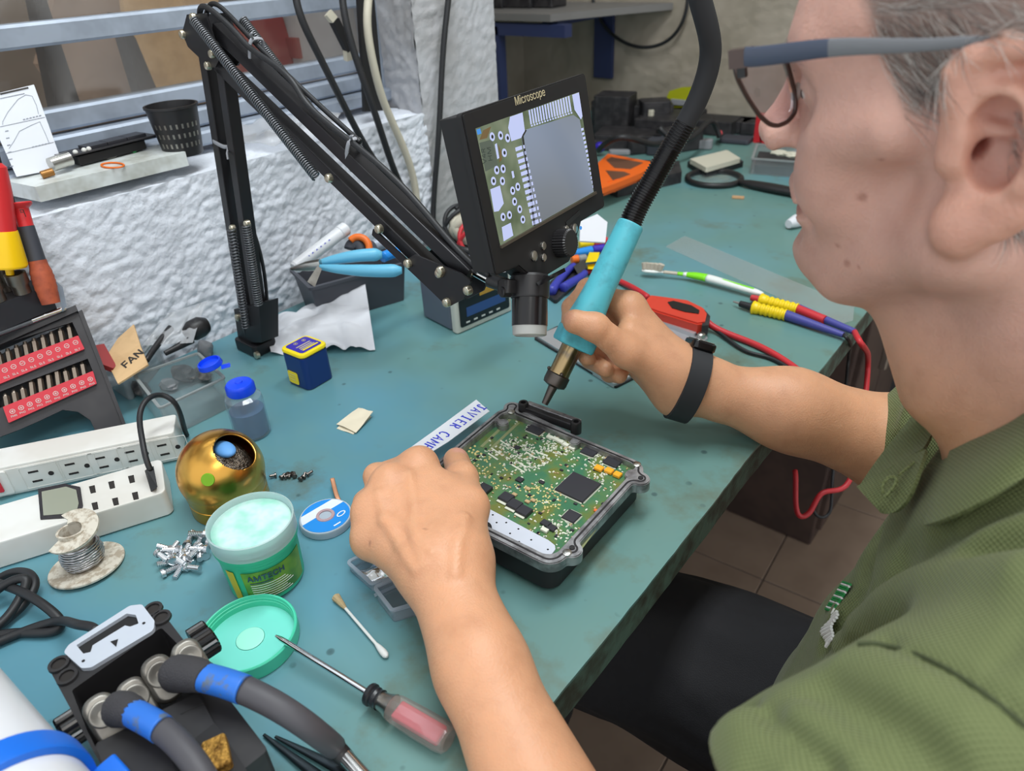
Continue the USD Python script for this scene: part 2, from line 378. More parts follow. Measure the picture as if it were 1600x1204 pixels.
# what stands behind the panes
struct('wall_beyond', MB().box((-1.66, 0.4, 1.3), (0.04, 2.4, 2.6)), 'dusty_wall')
def wall_poly(name, pts, X, thick, m, label, cat, group=None):
    w = [WX(x, y, X) for x, y in pts]
    poly = Polygon([(a[1], a[2]) for a in w]).buffer(0)
    mm = frame((X, 0, 0), (1, 0, 0), (0, 1, 0))
    return single(name, MB().prism(poly, thick, mm, -thick), m, label, cat, group)
wall_poly('cardboard_sheet', [(185, -60), (330, -60), (352, 60), (330, 140), (250, 175), (205, 110)], -1.24, 0.012, 'cardboard', 'tan cardboard sheet seen through the window left of the arm knuckle', 'cardboard')
wall_poly('cardboard_sheet', [(95, -40), (190, -40), (240, 175), (130, 195), (60, 100)], -1.34, 0.02, 'cardboard_dark', 'brownish grey board behind the dusty pane above the marble slab', 'cardboard')
wall_poly('cardboard_box', [(280, 40), (420, 30), (440, 190), (290, 190)], -1.42, 0.12, 'cardboard', 'pale cardboard carton behind the window pane beside the arm knuckle', 'cardboard box')
wall_poly('timber_post', [(45, -40), (60, -40), (135, 190), (92, 190)], -1.20, 0.03, 'dark_wood', 'dark leaning timber post behind the pane left of the tan cardboard', 'post')
wall_poly('timber_post', [(183, 20), (212, 60), (258, 170), (228, 172)], -1.16, 0.03, 'dark_wood', 'short dark post behind the pane in front of the tan cardboard', 'post')
wall_poly('red_crate', [(385, 25), (440, 22), (475, 130), (400, 140)], -1.18, 0.05, 'red_plastic_dull', 'dull red crate behind the window right of the boom arm', 'crate')
wall_poly('red_bag', [(462, 60), (486, 55), (492, 80), (470, 92)], -1.15, 0.03, 'red_plastic_dull', 'small red bundle behind the window between the two black cables', 'bundle')

# ------------------------------------------------------------------ workbench
bench = thing('workbench', 'long workbench with a stained teal laminate top along the white wall', 'workbench', (-0.5, 0.6, 0))
outline = [(-0.838, -0.65), (-0.173, -0.65)]
rnd = np.random.default_rng(5)
for y in np.arange(-0.62, 1.87, 0.012):
    outline.append((-0.173 + 0.0010 * (meshkit.noise(V(y * 9, 3, 1), 3) - .5) * 2 + 0.0006 * (rnd.random() - .5), y))
outline += [(-0.173, 1.865), (-0.834, 1.865)]
outline[0] = (-0.834, -0.65)
poly = Polygon(outline)
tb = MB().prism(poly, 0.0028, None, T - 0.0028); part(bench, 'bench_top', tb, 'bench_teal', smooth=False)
core = MB().prism(poly.buffer(-0.0012), 0.035, None, T - 0.0378); part(bench, 'core_board', core, 'bench_edge', smooth=False)
for x, y in ((-0.24, -0.55), (-0.24, 1.78), (-0.78, -0.55), (-0.79, 1.78)):
    part(bench, 'leg', MB().box((x, y, (T - .038) / 2), (0.05, 0.05, T - 0.038), None, 0.003), 'frame_steel')
part(bench, 'apron', MB().box((-0.30, 0.6, T - 0.075), (0.025, 2.3, 0.07)), 'frame_steel')

bench2 = thing('workbench', 'teal bench extension in the recess behind the pillar, under the wall shelf', 'workbench', (-1.15, 1.44, 0))
poly2 = Polygon([(-1.455, 1.005), (-0.8342, 1.005), (-0.8342, 1.825), (-1.455, 1.825)])
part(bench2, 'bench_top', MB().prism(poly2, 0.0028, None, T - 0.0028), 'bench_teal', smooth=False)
part(bench2, 'core_board', MB().prism(poly2.buffer(-.0005), 0.035, None, T - 0.0378), 'bench_edge', smooth=False)
for x, y in ((-0.9, 1.78), (-1.4, 1.05), (-1.4, 1.78)):
    part(bench2, 'leg', MB().box((x, y, (T - .038) / 2), (0.05, 0.05, T - 0.038), None, 0.003), 'frame_steel')

cab = thing('shade_cabinet', 'added dark brown cabinet in place of the shadow under the far end of the bench', 'cabinet', (-0.5, 1.5, 0))  # cabinet added to stand in for shadow and dark brown base under bench
mat('shade_brown', S(70, 54, 48), 0.6, col2=S(58, 44, 40), scale=12)
part(cab, 'carcass', MB().box((-0.50, 1.52, 0.32), (0.52, 0.46, 0.64), None, 0.004), 'shade_brown', False)
for k in (0, 1):
    y_ = 1.41 + .22 * k; part(cab, 'door', MB().box((-0.237, y_, 0.33), (0.016, 0.212, 0.58), None, 0.003), 'shade_brown', False)
    part(cab, 'handle', MB().box((-0.222, y_ + (.08 if k == 0 else -.08), 0.42), (0.016, 0.012, 0.10), None, 0.003), 'steel', False)

# ------------------------------------------------------------------ shelf on the back wall with its navy brackets
sh = thing('wall_shelf', 'grey shelf board with navy steel brackets on the back wall', 'shelf', (-1.35, 1.7, 1.0))
a_, b_, c_ = P(860, 24, 1.022), P(1060, 4, 1.022), P(640, 18, 1.022)
spoly = Polygon([(-1.47, a_[1]), (a_[0], a_[1]), (a_[0] + .02, a_[1] + .06), (b_[0], YB - .004), (-1.47, YB - .004)])
part(sh, 'board', MB().prism(spoly, 0.016, None, 1.008), 'board_grey', smooth=False)
q = WY(770, 40, a_[1] + .02); q2 = WY(888, 40, a_[1] + .02)
part(sh, 'bracket', MB().box(((q[0]+q2[0])/2, a_[1]+.02, q[2]-.006), (q2[0]-q[0], 0.03, 0.028)).box((q[0]+.014, a_[1]+.02, q[2]-.15), (0.028, 0.03, 0.30)), 'navy_paint')
q = WY(944, 10, YB - .012); q2 = WY(940, 122, YB - .012)
part(sh, 'bracket', MB().box((q[0], YB-.008, (q[2]+q2[2])/2), (0.062, 0.012, q[2]-q2[2]), None, 0.002).box((q[0], YB-.14, q[2]-.012), (0.05, 0.25, 0.02), None, 0.002), 'navy_paint')
# ================================================================== the man at the bench
HO = np.array([-0.0449, 0.4315, 1.1027])                 # between the ears
HM = np.array([[-0.9869, 0.0264, -0.159], [-0.016, -0.9977, -0.0662], [-0.1604, -0.0627, 0.9851]])   # columns: forward, left, up
def hw(f, l, u): return HO + HM @ (np.array([f, l, u], float) / 1000)
def HLp(px, py, l):
    """head-local (mm) of the pixel's ray where it meets the sagittal plane at left offset l"""
    c = (CAM - HO) @ HM; r = ray(px, py) @ HM; t = (l/1000 - c[1]) / r[1]; return (c + r*t) * 1000
def HFp(px, py, f):
    c = (CAM - HO) @ HM; r = ray(px, py) @ HM; t = (f/1000 - c[0]) / r[0]; return (c + r*t) * 1000

def smin(a, b, k):
    h = np.maximum(k - np.abs(a - b), 0.0) / k; return np.minimum(a, b) - h*h*k*0.25
def smax(a, b, k): return -smin(-a, -b, k)
def cap(p, a, b, ra, rb):
    a = np.asarray(a, float); b = np.asarray(b, float); d = b - a; L = max(d @ d, 1e-12)
    q = p - a; t = q @ d; t /= L; np.maximum(t, 0, out=t); np.minimum(t, 1, out=t); q -= t[:, None] * d
    return np.sqrt(np.einsum('ij,ij->i', q, q)) - (ra + (rb - ra) * t)
def ell(p, c, r, R=None):
    q = p - np.asarray(c, float)
    if R is not None: q = q @ R
    r = np.asarray(r, float); q = q / r; k0 = np.sqrt(np.einsum('ij,ij->i', q, q)); q = q / r; k1 = np.sqrt(np.einsum('ij,ij->i', q, q))
    return k0 * (k0 - 1.0) / np.maximum(k1, 1e-9)
def chain(p, pts, rs, k):
    d = None
    for (a, b, ra, rb) in zip(pts[:-1], pts[1:], rs[:-1], rs[1:]):
        e = cap(p, a, b, ra, rb); d = e if d is None else smin(d, e, k)
    return d

def sdf_mesh(f, lo, hi, h, nb=20):
    """surface net of f < 0 on a sparse grid of blocks"""
    lo = np.asarray(lo, float); n3 = np.ceil((np.asarray(hi) - lo) / (h*nb)).astype(int)
    N = n3 * nb + 2
    bc = np.stack(np.meshgrid(*[np.arange(k) for k in n3], indexing='ij'), -1).reshape(-1, 3)
    ctr = lo + (bc + 0.5) * nb * h
    near = np.abs(f(ctr)) < nb * h * 0.5 * 1.7321 * 1.25 + 0.006
    ids, pos, quads = [], [], []
    ax = np.arange(nb + 1)
    loc = np.stack(np.meshgrid(ax, ax, ax, indexing='ij'), -1).reshape(-1, 3)
    def lin(c): return (c[..., 0] * N[1] + c[..., 1]) * N[2] + c[..., 2]
    corners = [(i, j, k) for i in (0, 1) for j in (0, 1) for k in (0, 1)]
    edges = [(a, b) for a in range(8) for b in range(a+1, 8) if sum(x != y for x, y in zip(corners[a], corners[b])) == 1]
    cst = 4; cn = nb // cst + 1; cax = np.arange(cn) * cst
    cloc = np.stack(np.meshgrid(cax, cax, cax, indexing='ij'), -1).reshape(-1, 3)
    up = np.minimum(ax // cst, cn - 2)
    for b in bc[near]:
        base = b * nb
        cv = f(lo + (base + cloc) * h).reshape(cn, cn, cn)
        if np.abs(cv).min() > 1.3 * cst * h: continue
        m = np.abs(cv); cm_ = np.minimum.reduce([m[i:cn-1+i, j:cn-1+j, k:cn-1+k] for i, j, k in corners]) < 1.3 * cst * h
        sg = cv[:-1, :-1, :-1]
        full = np.where(sg < 0, -9.0, 9.0)[np.ix_(up, up, up)]
        need = np.zeros((nb+1,)*3, bool)
        for i, j, k in np.argwhere(cm_): need[i*cst:i*cst+cst+1, j*cst:j*cst+cst+1, k*cst:k*cst+cst+1] = True
        nf = need.ravel(); val = full.ravel().copy(); val[nf] = f(lo + (base + loc[nf]) * h); val = val.reshape(nb+1, nb+1, nb+1)
        s = val < 0
        if s.all() or not s.any(): continue
        cs = [s[i:nb+i, j:nb+j, k:nb+k] for i, j, k in corners]
        cnt = sum(c.astype(np.int8) for c in cs); mix = (cnt > 0) & (cnt < 8)
        cell = np.argwhere(mix)
        vals = np.stack([val[i:nb+i, j:nb+j, k:nb+k][mix] for i, j, k in corners], 1)
        acc = np.zeros((len(cell), 3)); num = np.zeros(len(cell))
        for a, c in edges:
            va, vc = vals[:, a], vals[:, c]; x = (va < 0) != (vc < 0)
            t = np.where(x, va / np.where(x, va - vc, 1), 0)
            pa, pc = np.array(corners[a], float), np.array(corners[c], float)
            acc += np.where(x[:, None], pa + t[:, None] * (pc - pa), 0); num += x
        ids.append(lin(cell + base)); pos.append(lo + (cell + base + acc / num[:, None]) * h)
        for d in range(3):
            sl0 = [slice(0, nb)] * 3; sl1 = [slice(0, nb)] * 3; sl1[d] = slice(1, nb + 1)
            a, c = s[tuple(sl0)], s[tuple(sl1)]; e = np.argwhere(a != c)
            if not len(e): continue
            inside = a[tuple(e.T)]; e = e + base; o1, o2 = np.zeros(3, int), np.zeros(3, int); o1[(d+1) % 3] = 1; o2[(d+2) % 3] = 1
            q = np.stack([lin(e - o1 - o2), lin(e - o2), lin(e), lin(e - o1)], 1)
            q[~inside] = q[~inside][:, ::-1]; quads.append(q)
    ids = np.concatenate(ids); pos = np.vstack(pos); quads = np.vstack(quads)
    o = np.argsort(ids); si = ids[o]; w = np.searchsorted(si, quads); w = np.minimum(w, len(si) - 1)
    ok = (si[w] == quads).all(1); q = o[w[ok]]
    return pos, np.vstack([q[:, [0, 1, 2]], q[:, [0, 2, 3]]])

# ---- skeleton
NECK0, NECK1 = hw(-25, 0, -60), hw(-62, 0, -200)
SH_L, EL_L = V(0.09, 0.245, 0.885), V(-0.02, 0.112, 0.735)
SH_R = V(0.085, 0.615, 0.885)
DR = 0.026
def Rp(x, y, d): return D(x, y, d + DR)
EL_R = D(1425, 705, 0.70)
WR_R = Rp(1066, 598, 0.665)
WR_L = P(692, 888, 0.806)

EARC = np.array([-6.0, 76.0, -2.0])
def ear_pts(l, lift=0.30):
    """ear outline (forward, up) in mm to head-local, the rear edge standing off the head"""
    return [np.array([f, 76 + max(0, (4 - f)) * lift + dy, u]) / 1000 for f, u, dy in l]
HELIX = ear_pts([(-7, 6, -1), (1, 13, 1.5), (7, 22, 3), (7, 30, 3), (1, 36, 2.5), (-9, 38.5, 1), (-20, 36, 1), (-29, 28, 1.5), (-34, 15, 1.5), (-34, 1, 1), (-30, -12, 1), (-23, -23, 1), (-15, -31, 0)])
ANTI = ear_pts([(-5, 24, 1), (-14, 21, 2), (-21, 12, 4), (-24, 0, 4), (-21, -12, 4), (-13, -19, 3.5), (-4, -21, 3)])
def hair_line_u(q):
    """positive where scalp hair grows (head-local metres)"""
    f, l, u = q[:, 0]*1000, np.abs(q[:, 1])*1000, q[:, 2]*1000
    front = 62 + 0.0 * f - 30 * np.clip((l - 30) / 40, 0, 1) + 0.0
    top = np.where(f > -5, u - (42 + np.clip(f, 0, 100) * 0.62 + 18 * np.clip((f - 38) / 20, 0, 1)), u - 40)
    side = np.minimum(38 - f + (u - 40) * 0.45, np.minimum(u - (13 + np.clip(22 - f, 0, 30) * 0.9), f - 4))
    back = np.minimum(-14 - f, u + 40)
    ab = np.minimum(np.minimum(u - 40, 36 - f + (u - 46) * 0.6), 200)
    return np.maximum(np.maximum(side, back), ab)

def head_sdf(p):
    q = (p - HO) @ HM; a = q.copy(); a[:, 1] = np.abs(a[:, 1]); m = 0.001
    d = ell(a, V(-8, 0, 48)*m, V(98, 75, 80)*m)
    d = smin(d, ell(a, V(44, 0, 30)*m, V(49, 60, 48)*m), 0.020)
    d = smin(d, ell(a, V(41, 0, -30)*m, V(49, 51, 60)*m), 0.025)
    d = smin(d, cap(a, V(2, 56, -48)*m, V(62, 26, -84)*m, .017, .015), 0.022)           # jaw
    d = smin(d, cap(a, V(0, 60, -5)*m, V(4, 57, -50)*m, .014, .016), 0.020)
    d = smin(d, ell(a, V(52, 0, -72)*m, V(38, 34, 26)*m), 0.020)
    d = smin(d, ell(a, V(64, 0, -42)*m, V(27, 25, 37)*m), 0.020)
    d = smin(d, ell(a, V(77, 0, -76)*m, V(18, 19, 18)*m), 0.020)                      # chin
    d = smin(d, cap(a, V(62, 45, 0)*m, V(34, 62, 6)*m, .013, .012), 0.018)              # cheekbone
    d = smin(d, ell(a, V(66, 32, -26)*m, V(18, 18, 22)*m), 0.020)
    d = smin(d, cap(a, V(86, 6, 38)*m, V(68, 42, 39)*m, .0085, .0080), 0.014)           # brow
    d = smax(d, -ell(a, V(92, 38, 18)*m, V(21, 25, 15)*m), 0.010)                       # socket
    d = smin(d, ell(a, V(70.5, 33, 22)*m, V(12.5, 13.5, 11.5)*m), 0.006)                  # lids
    d = smax(d, -ell(a, V(84, 36, 20)*m, V(7, 11, 1.6)*m), 0.002)
    d = smin(d, cap(a, V(62, 42, 11)*m, V(76, 24, 10)*m, .006, .005), 0.008)            # eye bag
    d = smin(d, cap(a, V(88, 0, 29)*m, V(106.5, 0, -3)*m, .0068, .0090), 0.010)           # nose
    d = smin(d, ell(a, V(106, 0, -5.5)*m, V(11, 11, 9.5)*m), 0.008)
    d = smin(d, ell(a, V(99, 12.5, -8.5)*m, V(11.5, 7.5, 8.5)*m), 0.006)
    d = smax(d, -ell(a, V(102, 8, -17)*m, V(6.5, 3.8, 5)*m), 0.003)
    d = smin(d, cap(a, V(93.5, 3, -36)*m, V(84, 26, -44)*m, .0070, .005), 0.008)        # lips
    d = smin(d, cap(a, V(91.5, 0, -52)*m, V(84, 22, -47)*m, .0068, .005), 0.007)
    d = smax(d, -cap(a, V(102, 0, -44.5)*m, V(86, 28, -46)*m, .0060, .0022), 0.004)
    d = smax(d, -cap(a, V(98, 14, -16)*m, V(80, 37, -48)*m, .0022, .0016), 0.010)       # fold beside the mouth
    d = smax(d, -cap(a, V(102, 0, -61.5)*m, V(93, 18, -61)*m, .0062, .004), 0.010)
    # neck
    d = smin(d, cap(p, NECK0, NECK1, .054, .062), 0.030)
    d = smin(d, cap(p, hw(30, 0, -92), hw(-2, 0, -150), .028, .042), 0.022)
    d = smax(d, -cap(q, V(52, 40, -70)*m - V(4, -2, 40)*m, V(10, 66, -84)*m, .0012, .001), 0.012)
    # ears
    plate = ell(a, V(-10, 78, 6)*m, V(22, 7, 32)*m, None)
    e = smin(plate, ell(a, V(-2, 77.5, -31)*m, V(9, 5.5, 11)*m), 0.010)
    e = smin(e, chain(a, HELIX, [.0045, .0042, .0044, .0048, .005, .005, .005, .005, .0048, .0046, .0046, .0046, .005], .004), 0.005)
    e = smin(e, cap(a, ear_pts([(-34, 2, -3)])[0], ear_pts([(-12, 4, -6)])[0], .008, .010), 0.014)
    e = smax(e, -ell(a, V(-10.5, 87, 3)*m, V(11, 15, 20)*m), 0.0035)                  # concha
    e = smax(e, -cap(a, V(-5, 82, 0)*m, V(4, 66, 1)*m, .0056, .0050), 0.004)
    e = smax(e, -chain(a, ear_pts([(-8, 28, 5.5), (-18, 28, 5), (-26, 20, 5), (-29, 6, 5), (-26, -8, 5)]), [.004, .0052, .005, .0044, .003], .003), 0.003)
    e = smin(e, chain(a, ANTI, [.003, .0042, .0048, .005, .0048, .0045, .0036], .004), 0.006)
    e = smin(e, cap(a, V(4, 79, -3)*m, V(2, 78, 9)*m, .0055, .0045), 0.006)             # tragus
    e = smin(e, ell(a, V(1.5, 79, -34)*m, V(8.5, 5.5, 10)*m), 0.014)
    e = smin(e, cap(a, V(0, 79.5, -36)*m, V(-17, 82, -27)*m, .0066, .0054), 0.010)
    d = smin(d, e, 0.007)
    d = smax(d, -ell(a, V(-10.5, 84, 3)*m, V(10.5, 14.5, 18.5)*m), 0.004)                # concha, canal, crus
    d = smax(d, -cap(a, V(-4, 80, -1)*m, V(3, 60, 1)*m, .0058, .0050), 0.003)
    d = smin(d, cap(a, V(1, 77, 9)*m, V(-13, 73.5, 5)*m, .0036, .0026), 0.005)
    d = smin(d, cap(a, V(5, 79, -4)*m, V(2, 79.5, 5)*m, .0056, .0045), 0.005)
    return d

# ---- left hand (holds the control unit) and right hand (grips the hot-air pencil)
LH = dict(w1=P(712, 882, .808), w2=P(674, 892, .804))
LM = [P(655, 727, .824), P(609, 754, .826), P(580, 797, .818), P(580, 843, .804)]
LF = [[LM[0], P(589, 744, .806), P(618, 772, .778), P(655, 778, .769)],
      [LM[1], P(574, 786, .796), P(610, 800, .770), P(650, 795, .767)],
      [LM[2], P(572, 824, .786), P(612, 832, .768), P(650, 826, .766)],
      [LM[3], P(588, 860, .782), P(622, 862, .767), P(652, 850, .766)]]
LT = [P(712, 862, .808), P(733, 792, .815), P(722, 748, .809), P(713, 719, .803)]
RM_ = [Rp(985, 480, .668), Rp(976, 505, .688), Rp(974, 532, .698), Rp(986, 556, .694)]
RF_ = [[RM_[0], Rp(918, 452, .690), Rp(893, 480, .676), Rp(889, 517, .655)],
       [RM_[1], Rp(916, 490, .702), Rp(898, 530, .692), Rp(917, 558, .667)],
       [RM_[2], Rp(926, 524, .706), Rp(922, 562, .694), Rp(946, 577, .670)],
       [RM_[3], Rp(942, 556, .704), Rp(952, 584, .692), Rp(968, 588, .676)]]
RT_ = [Rp(1030, 574, .652), Rp(980, 550, .636), Rp(930, 511, .622), Rp(898, 502, .6215)]
FR = [[.0128, .0102, .0092, .0082], [.0130, .0104, .0093, .0084], [.0126, .0098, .0088, .0080], [.0116, .0088, .0080, .0072]]
WRAD = [.0225, .0210]
def hand_sdf(p, wr, wl, M, Fg, Tb, sgn, fat):
    d = cap(p, wr, wl, WRAD[0], WRAD[1])
    roots = [wr + (wl - wr) * t for t in (0.05, 0.35, 0.65, 0.95)]
    for r0, m0 in zip(roots, M):
        d = smin(d, cap(p, r0, m0, .0165, .0136), 0.018)
    d = smin(d, cap(p, M[0], M[3], .0100, .0090), 0.012)
    mid = (M[0] + M[3] + wr + wl) / 4
    d = smin(d, cap(p, Tb[0], Tb[1], .0185, .0140), 0.022)
    d = smin(d, cap(p, (Tb[0] + wr) / 2, Tb[1] * .55 + M[0] * .45, .0150, .0085), 0.022)
    for i, (f, r) in enumerate(zip(Fg, FR)):
        e = chain(p, f, r, 0.004)
        e = smin(e, cap(p, f[1] , f[1] + (f[1] - f[2]) * .02, r[1]*1.04, r[1]*1.04), 0.003)
        d = smin(d, e, 0.009)
    t = chain(p, Tb[1:], [.0140, .0124, .0112], 0.004)
    d = smin(d, t, 0.009)
    d = smin(d, cap(p, Tb[2], Tb[2]*.9 + Tb[3]*.1, .0128, .0128), 0.004)
    return d
def reach(p, c): return np.linalg.norm(p - c, axis=1).min() < .115
def armL_base(p):
    d = hand_sdf(p, LH['w1'], LH['w2'], LM, LF, LT, 1, 1) if reach(p, (LM[1] + LH['w1']) / 2) else np.full(len(p), 1.0)
    w = (LH['w1'] + LH['w2']) / 2
    mid = P(752, 1040, .794)
    a = smin(cap(p, w, mid, .0240, .0262), cap(p, mid, EL_L, .0262, .0470), 0.02)
    side = unit(np.cross(EL_L - w, [0, 0, 1]))
    a = smin(a, cap(p, w + side * .006, mid + side*.005, .0215, .0235), 0.006)
    a = smin(a, cap(p, w - side * .006, mid - side*.005, .0210, .0235), 0.006)
    d = smin(d, a, 0.014)
    return smin(d, cap(p, EL_L, SH_L, .046, .056), 0.03)
VEIN = []
def armL_sdf(p):
    d = armL_base(p)
    if VEIN and np.abs(d).min() < .02 and reach(p, LM[1]):
        for v_ in VEIN: d = smin(d, chain(p, v_, [.0009] * len(v_), .002), .008)
    return d
def vein(pts_):
    out = []
    for x, y in pts_:
        r = unit(ray(x, y)); t = .40
        for _ in range(60):
            s_ = armL_base((CAM + r * t)[None])[0]
            if abs(s_) < 3e-4 or t > .75: break
            t += s_ * .8
        out.append(CAM + r * (t + .0010))
    return out
VEIN = [vein(q) for q in ([(592, 770), (602, 812), (625, 850), (650, 888)], [(640, 740), (648, 790), (650, 840), (664, 880)], [(602, 812), (640, 822), (676, 862)], [(728, 808), (716, 850), (712, 896)])]
WRa, WRb = Rp(1073, 582, .660), Rp(1056, 615, .670)
def armR_sdf(p):
    d = hand_sdf(p, WRa, WRb, RM_, RF_, RT_, -1, 1) if reach(p, (RM_[1] + RT_[3] + WRa) / 3) else np.full(len(p), 1.0)
    mid = D(1235, 640, .69)
    a = smin(cap(p, WR_R, mid, .0245, .0350), cap(p, mid, EL_R, .0350, .0490), 0.03)
    a = smin(a, cap(p, Rp(1112, 594, .662), D(1122, 618, .692), .0215, .0215), 0.010)
    d = smin(d, a, 0.014)
    return smin(d, cap(p, EL_R, SH_R, .048, .056), 0.03)
def core_sdf(p):
    d = cap(p, SH_L, SH_R, .058, .058)
    d = smin(d, cap(p, NECK1, (SH_L + SH_R)/2, .062, .07), 0.05)
    return smin(d, cap(p, (SH_L + SH_R)/2, (SH_L + SH_R)/2 - V(0, 0, .10), .08, .08), 0.05)
GROUPS = [(head_sdf, hw(-5, 0, -25), 0.23), (core_sdf, V(.07, .43, .85), 0.33),
          (armL_sdf, (SH_L + LM[1]) / 2, np.linalg.norm(SH_L - LM[1]) / 2 + .11), (armR_sdf, (SH_R + RM_[0]) / 2, np.linalg.norm(SH_R - RM_[0]) / 2 + .12)]
def skin_sdf(p):
    c = p.mean(0); rad = np.linalg.norm(p - c, axis=1).max(); d = np.full(len(p), 1.0)
    if rad > 0.25:
        for f, _, _ in GROUPS: d = smin(d, f(p), 0.02)
        return d
    for f, g, r in GROUPS:
        if np.linalg.norm(c - g) < r + rad: d = smin(d, f(p), 0.02)
    return d

def skin_mat():
    n = {'a': ('attribute', {'attribute': 'tint'}), 'tc': ('texture_coordinate', {}),
         'n1': ('noise_texture', {'scale': 55.0, 'detail': 4.0, 'roughness': 0.6}), 'r1': ('rgb_ramp', {'ramp': [(0.25, (0.88, 0.84, 0.82)), (0.5, (1, 1, 1)), (0.75, (1.08, 1.04, 1.0))]}),
         'mx': ('mix_color', {'blend_type': 'multiply', 'fac': 0.8, 'use_clamp_result': False}),
         'n2': ('noise_texture', {'scale': 520.0, 'detail': 3.0, 'roughness': 0.65}), 'n3': ('voronoi_texture', {'scale': 620.0}),
         'ad': ('math', {'math_type': 'add'}), 'bu': ('bump', {'strength': 0.22, 'distance': 0.0008}),
         'p': ('principled_bsdf', {'roughness': 0.46, 'specular_ior_level': 0.42, 'subsurface_weight': 0.16, 'subsurface_scale': 0.004, 'subsurface_radius': (1.0, 0.35, 0.2)})}
    l = [('tc.object', 'n1.vector'), ('tc.object', 'n2.vector'), ('tc.object', 'n3.vector'), ('n1.fac', 'r1.fac'), ('a.color', 'mx.a'), ('r1.color', 'mx.b'), ('mx.result', 'p.base_color'),
         ('n2.fac', 'ad.value1'), ('n3.distance', 'ad.value2'), ('ad.value', 'bu.height'), ('bu.normal', 'p.normal')]
    MAT['skin'] = usdkit.material(stage, '/World/Looks/skin', n, l, 'p.BSDF')
skin_mat()
man = thing('person', 'grey-haired man in glasses and an olive polo shirt, working at the bench with both hands', 'person', (0.1, 0.42, 0.0))
H_SK = 0.0018 * DEV
lo = V(-0.42, 0.02, 0.66); hi = V(0.17, 0.74, 1.235)
sv, sf = sdf_mesh(skin_sdf, lo, hi, H_SK)
q = (sv - HO) @ HM; qa = q * 1000; la = np.abs(qa[:, 1])
FACE, ARM = np.array(S(206, 161, 146)), np.array(S(209, 155, 119))
w = np.clip((sv[:, 2] - 0.93) / 0.08, 0, 1)[:, None]
tint = ARM * (1 - w) + FACE * w
def blend(mask, col, k=1.0):
    global tint
    mm = np.clip(mask, 0, 1)[:, None] * k; tint = tint * (1 - mm) + np.array(col) * mm
onhead = np.linalg.norm(sv - hw(0, 0, 0), axis=1) < 0.165
lip = np.clip(1 - ((qa[:, 2] + 45) / 9.5)**2, 0, 1) * np.clip(1 - (la / 25)**2, 0, 1) * (qa[:, 0] > 80)
blend(lip * 1.6 * onhead, S(176, 112, 104), .8)
hl = hair_line_u(q); sc = np.clip(hl / 7 + 0.3, 0, 1) * onhead * ~((qa[:, 1] > 72) & (qa[:, 0] < 10) & (qa[:, 2] < 40))
blend(sc, S(128, 112, 104), .85)
stub = np.clip(1 - np.abs(qa[:, 2] + 72) / 34, 0, 1) * (qa[:, 0] > 15) * onhead
blend(stub, S(176, 138, 122), .35)
blend(np.clip((la - 77) / 5, 0, 1) * (qa[:, 0] < 12) * onhead, S(206, 150, 128), .6)
for px, py, rad in ((1345, 310, 3.0), (1387, 237, 1.6), (1318, 418, 2.6), (1300, 395, 1.5), (1340, 420, 1.2)):
    c = HLp(px, py, 55); blend((1 - np.hypot(qa[:, 0] - c[0], qa[:, 2] - c[2]) / rad) * 2 * (qa[:, 1] > 20) * onhead, S(146, 98, 84), .6)
tt = LT[3] + V(0.002, 0.003, 0.009)
blend((1 - np.linalg.norm(sv - tt, axis=1) / 0.0085) * 2.0, S(222, 160, 146), .8)
for px, py, z, rad in ((664, 828, .835, .0016), (573, 826, .83, .0014)):
    c = P(px, py, z); blend((1 - np.linalg.norm((sv - c)[:, :2], axis=1) / rad) * 2 * (sv[:, 2] > .8), S(140, 98, 78), .6)
rt = RT_[3]
blend((1 - np.linalg.norm(sv - (rt + unit(CAM - rt) * .008 + V(-.006, -.002, .004)), axis=1) / 0.0085) * 1.6, S(196, 142, 118), .7)
p_ = numbered(man.path, 'body')
gm = usdkit.mesh(stage, p_, (sv - man.loc, sf), MAT['skin'], True)
pv = UsdGeom.PrimvarsAPI(gm).CreatePrimvar('tint', Sdf.ValueTypeNames.Color3fArray, 'vertex'); pv.Set(Vt.Vec3fArray.FromNumpy(tint.astype(np.float32)))

# ---- eyes
mat('eye_white', S(225, 215, 208), 0.15); mat('iris', S(52, 38, 30), 0.1)
for s in (1, -1):
    e = part(man, 'eye', MB().ball(hw(70.8, 33*s, 21.5), 0.0113, 3), 'eye_white', True)
    part(man, 'iris', MB().ball(hw(78.4, 33*s, 19.5), 0.0048, 2), 'iris', True, parent=e)

